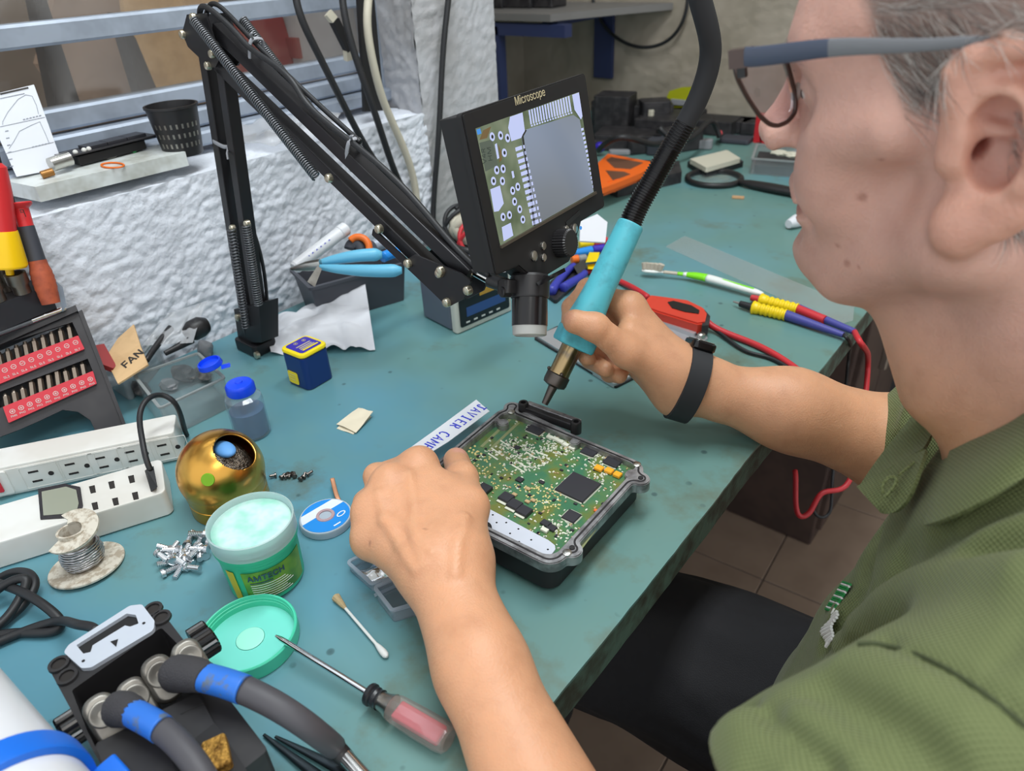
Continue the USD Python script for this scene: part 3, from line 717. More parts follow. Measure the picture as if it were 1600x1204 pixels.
# ---- hair: strands rooted on the scalp
rng = np.random.default_rng(11)
nrm = meshkit.arrays((sv, sf), True)[2]
def strands(mask, count, length, rad, comb, lift, jit, name, cols):
    idx = np.flatnonzero(mask); idx = rng.choice(idx, count)
    p0 = sv[idx] + rng.normal(0, .0006, (count, 3)); n0 = nrm[idx]
    c = np.array([comb(x) for x in (p0 - HO) @ HM]) @ HM.T
    c = c - n0 * (c * n0).sum(1, keepdims=True); c /= np.maximum(np.linalg.norm(c, axis=1, keepdims=True), 1e-9)
    L = length * rng.uniform(.6, 1.25, count)[:, None]
    d = c + n0 * lift + rng.normal(0, jit, (count, 3))
    pts = [p0]; x = p0
    for k in range(4):
        d = d - n0 * lift * 0.42 + rng.normal(0, jit * .5, (count, 3)); x = x + d / np.linalg.norm(d, axis=1, keepdims=True) * L / 4 + n0 * .0002; pts.append(x)
    pts = np.stack(pts, 1)
    pick = rng.integers(0, len(cols), count)
    for k, mname in enumerate(cols):
        sel = pts[pick == k] - man.loc
        bp = numbered(man.path, name); bc = UsdGeom.BasisCurves.Define(stage, bp)
        bc.CreateTypeAttr('linear'); bc.CreateCurveVertexCountsAttr(Vt.IntArray.FromNumpy(np.full(len(sel), 5, np.int32)))
        bc.CreatePointsAttr(Vt.Vec3fArray.FromNumpy(sel.reshape(-1, 3).astype(np.float32)))
        bc.CreateWidthsAttr(Vt.FloatArray.FromNumpy(np.tile(np.array([1, 1, .9, .7, .35], np.float32) * rad * 2, len(sel)))); bc.SetWidthsInterpolation('vertex')
        UsdShade.MaterialBindingAPI.Apply(bc.GetPrim()).Bind(MAT[mname])
mat('hair_grey', S(158, 150, 144), 0.4); mat('hair_dark', S(84, 76, 74), 0.45); mat('hair_light', S(196, 190, 184), 0.38)
notear = ~((qa[:, 1] > 74) & (qa[:, 0] < 10) & (qa[:, 0] > -45) & (qa[:, 2] < 38))
strands((hl > 0) & onhead & notear & (qa[:, 1] > -30), 17000, 0.016, 0.00008, lambda x: (-.75, 0.0, -.75 if x[2] < .055 else -.1), .34, .16, 'hair', ['hair_grey', 'hair_dark', 'hair_light'])
brow = (np.abs(qa[:, 2] - 41) < 4.5) & (la > 9) & (la < 50) & (qa[:, 0] > 66)
strands(brow, 260, 0.008, 0.00005, lambda x: (-.3, np.sign(x[1]) * 1.0, -.1), .45, .2, 'eyebrow', ['hair_dark', 'hair_grey'])
# ---- clothes
mat('trouser_black', S(24, 24, 28), 0.85, bump=0.3, bscale=900)
mat('thread_white', S(228, 228, 225), 0.6); mat('thread_green', S(30, 140, 70), 0.6)
def shirt_mat():
    nT = unit(V(-.5, -.35, .75)); e1 = unit(np.cross(nT, V(.2, 1, .3))); e2 = np.cross(nT, e1)          # the weave runs along two axes of the cloth
    n = {'tc': ('texture_coordinate', {}), 'd1': ('vector_math', {'math_type': 'dot_product', 'vector2': tuple(e1)}), 'd2': ('vector_math', {'math_type': 'dot_product', 'vector2': tuple(e2)}),
         'm1': ('math', {'math_type': 'multiply', 'value2': 2 * math.pi / .0030}), 'm2': ('math', {'math_type': 'multiply', 'value2': 2 * math.pi / .0024}), 's1': ('math', {'math_type': 'sine'}), 's2': ('math', {'math_type': 'sine'}),
         'mu': ('math', {'math_type': 'multiply'}), 'hf': ('math', {'math_type': 'multiply_add', 'value2': .5, 'value3': .5}), 'bu': ('bump', {'strength': 0.55, 'distance': 0.0010}),
         'ra': ('rgb_ramp', {'ramp': [(0.0, S(82, 91, 56)), (0.40, S(104, 113, 73)), (1.0, S(113, 122, 81))]}),
         'p': ('principled_bsdf', {'roughness': 0.75, 'sheen_weight': 0.12, 'sheen_roughness': 0.4, 'specular_ior_level': 0.25})}
    l = [('tc.object', 'd1.vector1'), ('tc.object', 'd2.vector1'), ('d1.value', 'm1.value1'), ('d2.value', 'm2.value1'), ('m1.value', 's1.value1'), ('m2.value', 's2.value1'), ('s1.value', 'mu.value1'), ('s2.value', 'mu.value2'),
         ('mu.value', 'hf.value1'), ('hf.value', 'bu.height'), ('bu.normal', 'p.normal'), ('hf.value', 'ra.fac'), ('ra.color', 'p.base_color')]
    MAT['polo_olive'] = usdkit.material(stage, '/World/Looks/polo_olive', n, l, 'p.BSDF')
shirt_mat()
SLV_L = SH_L + (EL_L - SH_L) * 0.44; SLV_R = SH_R + (EL_R - SH_R) * 0.92
def shirt_base(p):
    d = ell(p, V(.078, .43, .80), V(.118, .185, .16))
    d = smin(d, ell(p, V(.043, .415, .61), V(.122, .165, .19)), 0.07)
    d = smin(d, cap(p, SH_L + V(0, .01, .004), SH_R + V(0, -.01, .004), .070, .068), 0.06)
    d = smin(d, cap(p, V(.06, .36, .915), V(.06, .51, .915), .055, .055), 0.05)
    for s_, e_, ra, rb in ((SH_L, SLV_L, .079, .083), (SH_R, SLV_R, .074, .066)):
        u_ = unit(e_ - s_); l_ = V(-.012, .005, .046) if ra > .075 else V(0, 0, 0); d = smin(d, smax(cap(p, s_ + l_ * .7, e_ + l_ + u_ * .03, ra, rb), (p - e_) @ u_, 0.004), 0.030)      # sleeve, cut square at the cuff
    return d
def trace(px, py, f, t0=0.15, t1=1.2):
    r = unit(ray(px, py)); t = t0
    for _ in range(160):
        s_ = f((CAM + r * t)[None])[0]
        if abs(s_) < 2e-4: break
        t += max(s_ * .7, -0.01)
        if t > t1: return None
    return CAM + r * t
FOLDS = [([(1600, 815), (1500, 865), (1420, 912), (1350, 965)], .0065, .012, 1), ([(1600, 775), (1480, 835), (1400, 878)], .0075, .012, -1),
         ([(1600, 890), (1480, 910), (1390, 950), (1320, 1005)], .0070, .012, 1), ([(1600, 850), (1480, 880), (1380, 925), (1300, 985)], .0060, .009, -1),
         ([(1330, 1005), (1400, 1012), (1480, 1045), (1560, 1100), (1640, 1165)], .0040, .0035, -1),
         ([(1240, 1012), (1330, 1035), (1420, 1075), (1500, 1130)], .0045, .011, 1), ([(1190, 1045), (1290, 1085), (1400, 1150), (1460, 1204)], .0060, .010, -1),
         ([(1170, 1075), (1260, 1120), (1340, 1180)], .0055, .010, 1), ([(1160, 1110), (1230, 1150), (1290, 1204)], .0055, .008, -1),
         ([(1150, 1140), (1200, 1170), (1240, 1204)], .005, .008, 1),
         ([(1340, 830), (1310, 900), (1260, 985)], .005, .010, 1), ([(1370, 830), (1345, 910), (1290, 1000)], .0055, .009, -1),
         ([(1230, 985), (1205, 1040), (1190, 1100)], .005, .008, -1), ([(1265, 960), (1215, 1060)], .004, .008, 1), ([(1195, 1060), (1172, 1120), (1165, 1200)], .0045, .007, 1),
         ([(1430, 620), (1410, 680)], .006, .008, 1), ([(1450, 600), (1420, 650), (1398, 720)], .005, .006, -1),
         ([(1560, 1030), (1600, 970)], .003, .004, -1)]
SEG = []
for pts, amp, sig, sgn in FOLDS:
    w = [trace(x, y, shirt_base) for x, y in pts]
    w = [x for x in w if x is not None]
    for a, b in zip(w[:-1], w[1:]): SEG.append((a, b, amp * sgn * (1.35 if sig > .005 else 1.0), sig))
PL0, PL1 = trace(1440, 712, shirt_base), trace(1375, 790, shirt_base)
def shirt_sdf(p):
    d = shirt_base(p)
    if np.abs(d).min() < 0.03:
        off = np.zeros(len(p)); tot = {}
        for a, b, amp, sig in SEG:
            e = cap(p, a, b, 0, 0); k = (amp, sig); tot[k] = np.minimum(tot[k], e) if k in tot else e
        for (amp, sig), e in tot.items(): off += amp * np.exp(-(e / sig)**2)
        off += (meshkit.noise(p * V(16, 16, 22), 4) - .5) * .006 + (meshkit.noise(p * 45, 8) - .5) * .0022
        d = d - off
    d = smax(d, -cap(p, NECK0, NECK1, .0605, .0655), 0.006)
    d = smax(d, -cap(p, hw(6, 0, -140), hw(-14, 0, -185), .050, .030), 0.008)
    for s_, e_, r_ in ((SH_L, SLV_L, .056), (SH_R, SLV_R, .0535)):
        u_ = unit(e_ - s_)
        d = smax(d, -cap(p, e_ - u_*.055, e_ + u_*.05, r_, r_ + .012), 0.003)
    return smax(d, 0.485 - p[:, 2], 0.01)
H_CL = 0.0030 * DEV
cv_, cf_ = sdf_mesh(shirt_sdf, V(-0.13, 0.06, 0.47), V(0.24, 0.80, 1.02), H_CL)
part(man, 'polo_shirt', (cv_, cf_), 'polo_olive', True)
seam = [trace(x, y, shirt_sdf) for x, y in ((1342, 1007), (1372, 1006), (1405, 1013), (1445, 1027), (1485, 1047), (1525, 1073), (1565, 1103), (1605, 1136))]
mat('seam_olive', S(62, 70, 42), .85)
part(man, 'sleeve_seam', MB().tube(spline([x + unit(CAM - x) * .0007 for x in seam if x is not None], 60), .0011, 6), 'seam_olive', True)

def sheet(a, b, nu=40, nv=10, bulge=0.004, thick=0.0022):
    A, B = spline(a, nu), spline(b, nu); t = np.linspace(0, 1, nv)[None, :, None]
    g = A[:, None] * (1 - t) + B[:, None] * t
    c = CAM - g; c /= np.linalg.norm(c, axis=-1, keepdims=True)
    g = g + c * (bulge * np.sin(np.pi * t))
    n_ = np.cross(np.gradient(g, axis=0), np.gradient(g, axis=1)); n_ /= np.maximum(np.linalg.norm(n_, axis=-1, keepdims=True), 1e-12)
    if (n_ * c).sum() < 0: g = g[::-1]
    return MB().grid(g, thick)
def on_shirt(px, py, gap): 
    s_ = trace(px, py, shirt_base); return s_ + unit(CAM - s_) * gap
nk = lambda px, py, d: D(px, py, d)
def on_neck(px, py, gap=0.003):
    fn = lambda p: smin(cap(p, NECK0, NECK1, .054, .062), cap(p, hw(30, 0, -92), hw(-2, 0, -150), .028, .042), .022)
    s_ = trace(px, py, fn); 
    if s_ is None: return None
    return s_ + unit(CAM - s_) * gap
ci = [on_neck(1660, 590, .006), on_neck(1600, 645, .005), on_neck(1540, 678, .004), on_neck(1485, 700, .004), on_neck(1450, 706, .005)]
co = [on_shirt(1690, 690, .013), on_shirt(1600, 746, .013), on_shirt(1540, 780, .013), on_shirt(1480, 808, .013), on_shirt(1442, 819, .012)]
ci = [x for x in ci if x is not None]
cm2 = sheet(ci, co, 44, 14, .011)
part(man, 'collar', cm2, 'polo_olive', 40)
e0 = on_shirt(1462, 588, .004)
fi = [D(1466, 585, .487), D(1467, 625, .475), D(1460, 665, .455), D(1442, 700, .43)]
fo = [D(1462, 590, .49), D(1428, 645, .475), D(1388, 695, .462), D(1342, 760, .452)]
part(man, 'collar', sheet(fi, fo, 30, 10, .006), 'polo_olive', 40)
pi_ = [D(1446, 702, .421), D(1400, 722, .436), D(1338, 760, .450)]
po_ = [D(1424, 768, .405), D(1400, 798, .412), D(1376, 801, .425)]
pl = part(man, 'placket', sheet(pi_, po_, 24, 12, .006), 'polo_olive', 40)
bh = MB(); c0 = D(1394, 752, .4165)
bh.tube(spline([D(1382, 772, .414), D(1380, 755, .414), D(1392, 745, .413), D(1400, 748, .412), D(1392, 765, .412), D(1383, 776, .413)], 24), .0012, 6)
bh.tube([D(1404, 742, .4135), D(1428, 722, .418)], .0009, 6)
part(man, 'buttonhole', bh, 'polo_olive', 40, parent=pl)

# embroidered badge on the chest
lg = MB(); lw = MB()
A_, B_ = (1326, 908), (1299, 950)
for k in range(15):
    t = k / 14; x = A_[0] + (B_[0] - A_[0]) * t; y = A_[1] + (B_[1] - A_[1]) * t
    p0, p1 = on_shirt(x - 9, y + 1, .0035), on_shirt(x + 3, y + 5, .0035)
    (lg if k % 3 != 1 else lw).tube([p0, (p0 + p1)/2 + unit(CAM - p0)*.0008, p1], .0009, 5)
part(man, 'badge_lettering', lg, 'thread_green', 40)
for k in range(12):
    t = k / 11; x = 1303 - 11 * t + 4 * math.sin(t * 9); y = 955 + 52 * t; wd = 3 + 7 * math.sin(t * 3.1)
    p0, p1 = on_shirt(x - wd, y + 3, .0035), on_shirt(x + wd * .6, y - 5, .0035)
    lw.tube([p0, (p0 + p1)/2 + unit(CAM - p0)*.0008, p1], .0011, 5)
part(man, 'badge_leaf', lw, 'thread_white', 40)

# trousers and shoes
def trouser_sdf(p):
    hipL, hipR = V(.09, .33, .53), V(.09, .50, .53)
    kL, kR = V(-.20, .06, .50), V(-.36, .43, .545)
    d = smin(cap(p, hipL, kL, .100, .068), cap(p, hipR, kR, .100, .080), .04)
    d = smin(d, cap(p, kL, V(-.12, .06, .09), .066, .058), .03); d = smin(d, cap(p, kR, V(-.40, .45, .09), .070, .06), .03)
    d = smin(d, cap(p, hipL, hipR, .105, .105), .05)
    off = 0
    if np.abs(d).min() < .03:
        off = (meshkit.noise(p * V(14, 24, 24), 31) - .5) * .012 + (meshkit.noise(p * V(30, 60, 60), 33) - .5) * .004
    return smax(smax(d - off, 0.055 - p[:, 2], .01), p[:, 2] - .64, .01)
tv_, tf_ = sdf_mesh(trouser_sdf, V(-.52, -.06, .04), V(.24, .66, .66), 0.0055)
part(man, 'trousers', (tv_, tf_), 'trouser_black', True)
for (x, y) in ((-.16, .06), (-.44, .45)):
    part(man, 'shoe', MB().loft([z3(rr(.27, .095, .045, 6), 0) + V(x - .04, y, 0), z3(rr(.28, .10, .048, 6), .02) + V(x - .04, y, 0), z3(rr(.26, .085, .04, 6), .05) + V(x - .035, y, 0), z3(rr(.12, .075, .035, 6), .085) + V(x + .03, y, 0)]), 'black_rubber', 50)
st = thing('stool', 'round black workshop stool under the seated man', 'stool', (.10, .415, 0))
part(st, 'seat', MB().lathe([(.15, .395), (.165, .402), (.168, .418), (.16, .432), (.12, .438)], 40, frame((.10, .415, 0))), 'black_rubber')
for k in range(4):
    a = k * math.pi / 2 + .6; part(st, 'leg', MB().cyl((.10 + .17*math.cos(a), .415 + .17*math.sin(a), 0), (.10 + .11*math.cos(a), .415 + .11*math.sin(a), .396), .012, .012), 'frame_steel')

# ---- glasses
mat('frame_gunmetal', S(92, 78, 74), 0.35, 0.7); mat('temple_blue', S(66, 74, 92), 0.42); mat('temple_grey', S(112, 114, 118), 0.5)
glassy('spectacle_glass', (0.93, 0.90, 0.92), rough=0.02, haze=0.05, hazecol=(.8, .72, .74))
mat('nose_pad', S(190, 180, 170), 0.3, transmission_weight=0.5)
gl = thing('eyeglasses', 'rectangular gunmetal half-rim glasses with blue-grey temples on the man’s face', 'glasses', hw(100, 0, 30))
def lens_w(l, u):                                         # wrap of the front
    return hw(104.5 - 6.0 * ((70 - l) / 60.0) ** 1.0 * (1 if l > 0 else 1) if l > 0 else 98.0 - 0.0, l, u)
def LensPt(px, py): 
    c = HFp(px, py, 100); return c[1], c[2]
def lf(l): return 93.0 + 10.0 * np.clip((abs(l) - 12) / 58.0, 0, 1.2)
RIM = []
for px, py in ((1147, 92), (1150, 118), (1166, 150), (1186, 180), (1202, 194), (1215, 197), (1232, 190), (1243, 175), (1243, 150), (1236, 120), (1228, 92)):
    f = 100.0
    for _ in range(6):
        c = HFp(px, py, f); f = lf(c[1])
    RIM.append((c[1], c[2]))
outer_l = RIM[0][0]
inner = RIM[-1]
top = [(inner[0] + (outer_l - inner[0]) * t, inner[1] + (RIM[0][1] - inner[1]) * t + 2.2 * math.sin(math.pi * t)) for t in np.linspace(0, 1, 8)[1:-1]]
ring = np.array(RIM + top)
cl_ = np.vstack([ring, ring[:1]])
tt_ = np.r_[0, np.cumsum(np.linalg.norm(np.diff(cl_, axis=0), axis=1))]
dense = np.stack([np.interp(np.linspace(0, tt_[-1], 90)[:-1], tt_, cl_[:, k]) for k in (0, 1)], 1)
for _ in range(3): dense = (np.roll(dense, 1, 0) + 2 * dense + np.roll(dense, -1, 0)) / 4
for s in (1, -1):
    r3 = np.array([hw(lf(l), s * l, u) for l, u in dense])
    c3 = r3.mean(0); nn = HM[:, 0]
    L = MB(); rings = [c3 + (r3 - c3) * k + nn * .0025 * (1 - k*k) for k in (.02, .35, .7, 1.0)]
    L.loft(rings, None, True)
    part(gl, 'lens', L, 'spectacle_glass', True)
    R_ = MB(); R_.tube(np.vstack([r3, r3[:2]]), .00125, 8, False); part(gl, 'rim', R_, 'frame_gunmetal', 50)
    h0 = HLp(1146, 92, 69); hh = (h0[0], 69)
    e_ = MB()
    e_.hull([hw(f, s * l, u) for f in (h0[0] - 9, h0[0] + 1.5) for l in (66, 71.5) for u in (41, 49.5)]); part(gl, 'end_piece', e_, 'frame_gunmetal', False)
    e_ = MB().hull([hw(f, s * l, u) for f in (h0[0] - 5, h0[0] - 1) for l in (65, 68) for u in (36, 41)]); part(gl, 'hinge', e_, 'black_gloss', False)
    tp = [(96, 71.0, 45.6, 4.6), (84, 72.6, 45.3, 4.4), (70, 74.5, 45.6, 4.2), (56.5, 76.0, 45.6, 3.9)]
    tq = [(56.5, 76.0, 45.6, 3.9), (40, 78.0, 44.6, 3.3), (15, 80.5, 42.6, 2.4), (-5, 81.5, 41.0, 2.1), (-22, 81.5, 34, 2.0), (-40, 79.5, 18, 2.0)]
    for nm, pts_, mm_ in (('temple', tp, 'temple_blue'), ('temple_tip', tq, 'temple_grey')):
        P3 = spline([hw(f, s * l, u) for f, l, u, _ in pts_], 24); W = np.interp(np.linspace(0, 1, 24), np.linspace(0, 1, len(pts_)), [w_ for *_, w_ in pts_]) / 1000
        b_ = MB(); b_.tube(P3, W, 8, True, (0.28, 1.0), up=None if False else HM[:, 1] * 1.0) if False else b_.tube(P3, W, 8, True, (0.30, 1.0), up=HM[:, 2])
        part(gl, nm, b_, mm_, 40)
    np_ = MB().tube(spline([hw(93, s * 14, 28), hw(90, s * 12.5, 24), hw(91, s * 11.5, 18)], 10), .0007, 6); part(gl, 'pad_arm', np_, 'frame_gunmetal')
    part(gl, 'nose_pad', MB().ball(hw(91.5, s * 11, 17), .0055, 2, (.5, .4, 1.0)), 'nose_pad', True)
part(gl, 'bridge', MB().tube(spline([hw(93.2, 14, 38), hw(97.5, 6, 42), hw(98.5, 0, 42.5), hw(97.5, -6, 42), hw(93.2, -14, 38)], 20), .0014, 8), 'frame_gunmetal')

# ---- watch on the right wrist
wa = Rp(1074, 599, .664); wdir = unit(EL_R - WR_R)
wt = thing('smartwatch', 'black fitness watch with a rubber strap on the right wrist', 'watch', wa)
fm = frame(wa, wdir, unit(Rp(1085, 548, .66) - wa)); px_ = fm[:3, 0]; py_ = fm[:3, 1]
def wrist_r(ang):
    u_ = math.cos(ang) * px_ + math.sin(ang) * py_
    t = .012
    for _ in range(40): 
        d_ = armR_sdf((wa + u_ * t)[None])[0]
        if d_ > -2e-4: break
        t += max(-d_ * .8, .0003)
    return t
angs = np.linspace(0, 2 * math.pi, 49)
rings = []
for a in angs[:-1]:
    u_ = math.cos(a) * px_ + math.sin(a) * py_; r_ = wrist_r(a)
    rings.append([wa + u_ * (r_ + .0004) - wdir * .0105, wa + u_ * (r_ + .0030) - wdir * .0098, wa + u_ * (r_ + .0030) + wdir * .0098, wa + u_ * (r_ + .0004) + wdir * .0105])
part(wt, 'strap', MB().loft(rings, None, False, True), 'black_rubber', 40)
cc = wa + px_ * (wrist_r(0) + .0036)
mw = frame(cc - px_ * .0045, px_, wdir)
part(wt, 'case', MB().rbox((0, 0, 0), (.024, .036, .009), .006, .002, mw), 'black_gloss')
part(wt, 'bezel', MB().rbox((0, 0, .009), (.020, .032, .0008), .005, .0003, mw), 'steel')
# ================================================================== plane helper and shared materials
class PF:
    """a plane with its own axes; to(px, py) gives local coordinates of a photo point on it"""
    def __init__(s, o, x, y, flip=False):
        s.o = np.asarray(o, float); s.x = unit(x); y = np.asarray(y, float); s.y = unit(y - s.x * (y @ s.x)); s.n = np.cross(s.x, s.y)
    def to(s, px, py):
        r = ray(px, py); t = ((s.o - CAM) @ s.n) / (r @ s.n); d = CAM + r * t - s.o; return np.array([d @ s.x, d @ s.y])
    def w(s, a, b, c=0.0): return s.o + s.x * a + s.y * b + s.n * c
    def m(s, a=0.0, b=0.0, c=0.0): return frame(s.w(a, b, c), s.n, s.x)
    def poly(s, pts): return Polygon([s.to(*p) for p in pts]).buffer(0)
def bar(mb, p, q, w, t, nrm, ch=0.0008):
    """square bar from p to q, w across nrm x axis, t along nrm"""
    p, q = np.asarray(p), np.asarray(q); z = unit(q - p); n = unit(np.asarray(nrm) - z * (np.asarray(nrm) @ z)); x = np.cross(n, z)
    L = np.linalg.norm(q - p); m = np.eye(4); m[:3, 0], m[:3, 1], m[:3, 2], m[:3, 3] = x, n, z, p
    return mb.loft([z3(rr(w, t, ch, 2), 0), z3(rr(w, t, ch, 2), L)], m)
mat('plastic_black', S(30, 29, 31), 0.42); mat('plastic_white', S(226, 226, 222), 0.38, col2=S(214, 212, 205), scale=14)
mat('bolt_nickel', S(206, 198, 176), 0.28, 0.9); mat('arm_black', S(34, 33, 36), 0.38, 0.3); mat('cable_black', S(30, 31, 34), 0.5)
mat('cable_cream', S(196, 190, 172), 0.55); mat('spring_steel', S(120, 122, 126), 0.35, 0.9); mat('zip_tie', S(150, 152, 158), 0.5)
def emis(name, col, k=1.0):
    MAT[name] = usdkit.material(stage, '/World/Looks/' + name, {'p': ('principled_bsdf', {'base_color': (0.01, 0.01, 0.01), 'roughness': 0.15, 'emission_color': col, 'emission_strength': k})}, [], 'p.BSDF')

# ------------------------------------------------------------------ digital microscope
MC = np.array([-0.353, 0.469, 1.024])
MF = PF(MC, V(-.099, .995, -.011), V(-.193, -.009, .981))
mic = thing('digital_microscope', 'black digital microscope with a lit screen showing a chip, held by the boom arm', 'microscope', D(828, 520, .585))
pts = [(719.5, 177.6), (912.7, 114.3), (943.8, 323), (907, 346), (889, 408), (837, 440), (809, 416), (773, 431)]
body = MF.poly(pts).buffer(-.003).buffer(.003)
part(mic, 'housing', MB().prism(body, .0045, MF.m(), -.0045).prism(body.buffer(-.0012), .0012, MF.m(), 0).prism(body.buffer(-.002), .017, MF.m(), -.0215), 'black_matt', False)
sc_ = [(740.6, 201), (901.8, 144.2), (925.4, 299.9), (779.6, 383)]
scr = MF.poly(sc_)
mat('bezel_lip', S(92, 84, 74), 0.4, 0.4)
q0, q1 = MF.to(779, 386), MF.to(928, 301)
part(mic, 'screen_lip', MB().box((0, 0, 0), (np.linalg.norm(q1 - q0), .0022, .002), frame(MF.w(*((q0 + q1)/2), .002), MF.n, MF.x * (q1 - q0)[0] + MF.y * (q1 - q0)[1])), 'bezel_lip')
def board_glow():
    n = {'tc': ('texture_coordinate', {}), 'n1': ('noise_texture', {'scale': 42.0, 'detail': 2.0}), 'ra': ('rgb_ramp', {'ramp': [(0.3, S(82, 98, 72)), (0.5, S(112, 126, 100)), (0.7, S(136, 146, 122))]}),
         'p': ('principled_bsdf', {'base_color': (0.01, 0.01, 0.01), 'roughness': 0.15, 'emission_strength': 0.85})}
    MAT['screen_board'] = usdkit.material(stage, '/World/Looks/screen_board', n, [('tc.object', 'n1.vector'), ('n1.fac', 'ra.fac'), ('ra.color', 'p.emission_color')], 'p.BSDF')
    n = {'tc': ('texture_coordinate', {}), 'n1': ('noise_texture', {'scale': 5.0, 'detail': 0.0}), 'ra': ('rgb_ramp', {'ramp': [(0.35, S(112, 118, 124)), (0.5, S(128, 136, 146)), (0.65, S(146, 160, 184))]}),
         'p': ('principled_bsdf', {'base_color': (0.01, 0.01, 0.01), 'roughness': 0.15, 'emission_strength': 0.85})}
    MAT['screen_chip'] = usdkit.material(stage, '/World/Looks/screen_chip', n, [('tc.object', 'n1.vector'), ('n1.fac', 'ra.fac'), ('ra.color', 'p.emission_color')], 'p.BSDF')
board_glow(); emis('screen_pad', S(196, 206, 248), .95); emis('screen_dark', S(44, 50, 44), .6); emis('screen_part', S(92, 104, 92), .8); emis('screen_blue', S(70, 150, 235), .9); emis('screen_copper', S(124, 100, 62), .8)
sp = part(mic, 'screen', MB().prism(scr, .0006, MF.m(), .0011), 'screen_board', False)
def onscreen(name, poly, m, z=.0018, label=None):
    poly = poly.intersection(scr.buffer(-.0003))
    if poly.is_empty: return
    part(mic, name, MB().prism(poly, .00012, MF.m(), z), m, False, parent=sp, label=label)
onscreen('chip_image', MF.poly([(812, 213), (818, 203), (893, 180), (903, 187), (922, 288), (926, 305), (832, 356), (829, 350)]), 'screen_chip', .00172, label='grey chip seen on the screen')
onscreen('chip_outline', MF.poly([(812, 213), (818, 203), (820, 204), (815, 213), (834, 352), (831, 354)]), 'screen_dark')
for k in range(16):                                               # upper row of pins
    t = k / 15; a, b = (823 + 62 * t, 168 - 19 * t), (827 + 62 * t, 195 - 20 * t)
    onscreen('pin_image', MF.poly([(a[0]-1.1, a[1]), (a[0]+1.2, a[1]-.8), (b[0]+1.2, b[1]-.8), (b[0]-1.1, b[1])]), 'screen_pad')
    onscreen('pin_image', MF.poly([(b[0]-.3, b[1]+.6), (b[0]+2, b[1]), (b[0]+2.5, b[1]+2.6), (b[0]+.1, b[1]+3.3)]), 'screen_pad')
for k in range(13):                                               # left row
    t = k / 12; x, y = 802 + 26 * t, 231 + 115 * t
    onscreen('pin_image', MF.poly([(x, y), (x + 10, y - 3.6), (x + 11, y + 2.4), (x + 1, y + 6)]), 'screen_pad')
    onscreen('pin_image', MF.poly([(x + 12, y - 3.8), (x + 14.5, y - 4.6), (x + 15.3, y + .8), (x + 12.8, y + 1.7)]), 'screen_pad')
for k in range(14):                                               # right row
    t = k / 13; x, y = 905 + 18 * t, 201 + 88 * t; big = 1.0 if k < 10 else 2.4
    onscreen('pin_image', MF.poly([(x, y), (x + 2.6 + big, y - 1.2), (x + 3 + big, y + 2.2 + big*.6), (x + .5, y + 3.4 + big*.6)]), 'screen_pad')
onscreen('pad_image', MF.poly([(794, 182), (813, 174), (817, 205), (811, 216), (796, 221), (791, 200)]), 'screen_pad')
onscreen('pad_image', MF.poly([(891, 148), (902, 144), (908, 180), (905, 187), (895, 172)]), 'screen_pad')
onscreen('pad_image', MF.poly([(763, 296), (778, 290), (784, 318), (776, 330), (769, 331)]), 'screen_pad')
onscreen('pad_image', MF.poly([(781, 355), (795, 348), (799, 368), (784, 377)]), 'screen_pad')
onscreen('component_image', MF.poly([(744, 224), (766, 218), (775, 258), (752, 270)]), 'screen_part')
onscreen('component_image', MF.poly([(770, 226), (773, 224), (777, 247), (774, 249)]), 'screen_pad')
onscreen('component_image', MF.poly([(796, 268), (799, 267), (801, 277), (798, 279)]), 'screen_pad')
onscreen('trace_image', MF.poly([(752, 204), (764, 198), (758, 216), (746, 219)]), 'screen_copper')
onscreen('trace_image', MF.poly([(775, 226), (780, 236), (781, 250), (777, 254), (778, 240)]), 'screen_copper')
onscreen('icon_image', MF.poly([(741, 203), (747, 201), (749, 209), (743, 211)]), 'screen_blue')
for x, y in ((766, 214), (779, 212), (790, 216), (785, 239), (783, 264), (768, 283), (782, 283), (773, 266), (798, 298), (801, 315), (806, 292), (809, 327), (783, 339), (793, 336), (814, 343)):
    c = Point(*MF.to(x, y)); onscreen('via_image', c.buffer(.0031), 'screen_pad'); onscreen('via_image', c.buffer(.0014), 'screen_dark', .00195)
def text_on(t, name, text, pf, px0, py0, px1, py1, h, z, m, parent=None, bold=False, depth=.0003):
    a, b = pf.to(px0, py0), pf.to(px1, py1); d = b - a; L = np.linalg.norm(d); tm_ = text_poly_mesh(text, 1.0, .001, bold)
    w = tm_.vertices[:, 0].max(); v = np.array(tm_.vertices); v[:, 0] *= L / w; v[:, 1] *= h; v[:, 2] = v[:, 2] / .001 * depth
    xd = pf.x * d[0] + pf.y * d[1]; mm = frame(pf.w(a[0], a[1], z), pf.n, xd)
    return part(t, name, (apply(mm, v), np.array(tm_.faces)), m, False, parent=parent)
mat('print_gold', S(196, 184, 150), 0.4); mat('print_white', S(215, 215, 210), 0.5); mat('print_dark', S(54, 50, 46), 0.6); mat('chip_mark', S(110, 122, 112), .5)
text_on(mic, 'lettering', 'Microscope', MF, 803, 165.5, 850, 149.5, .0062, .0012, 'print_gold')
emis('screen_mark', S(66, 78, 70), .7)
text_on(mic, 'marking_image', 'V4R', MF, 757, 256, 754, 232, .0045, .0019, 'screen_mark', parent=sp)
text_on(mic, 'marking_image', 'HM', MF, 766, 252, 763, 230, .0045, .0019, 'screen_mark', parent=sp)
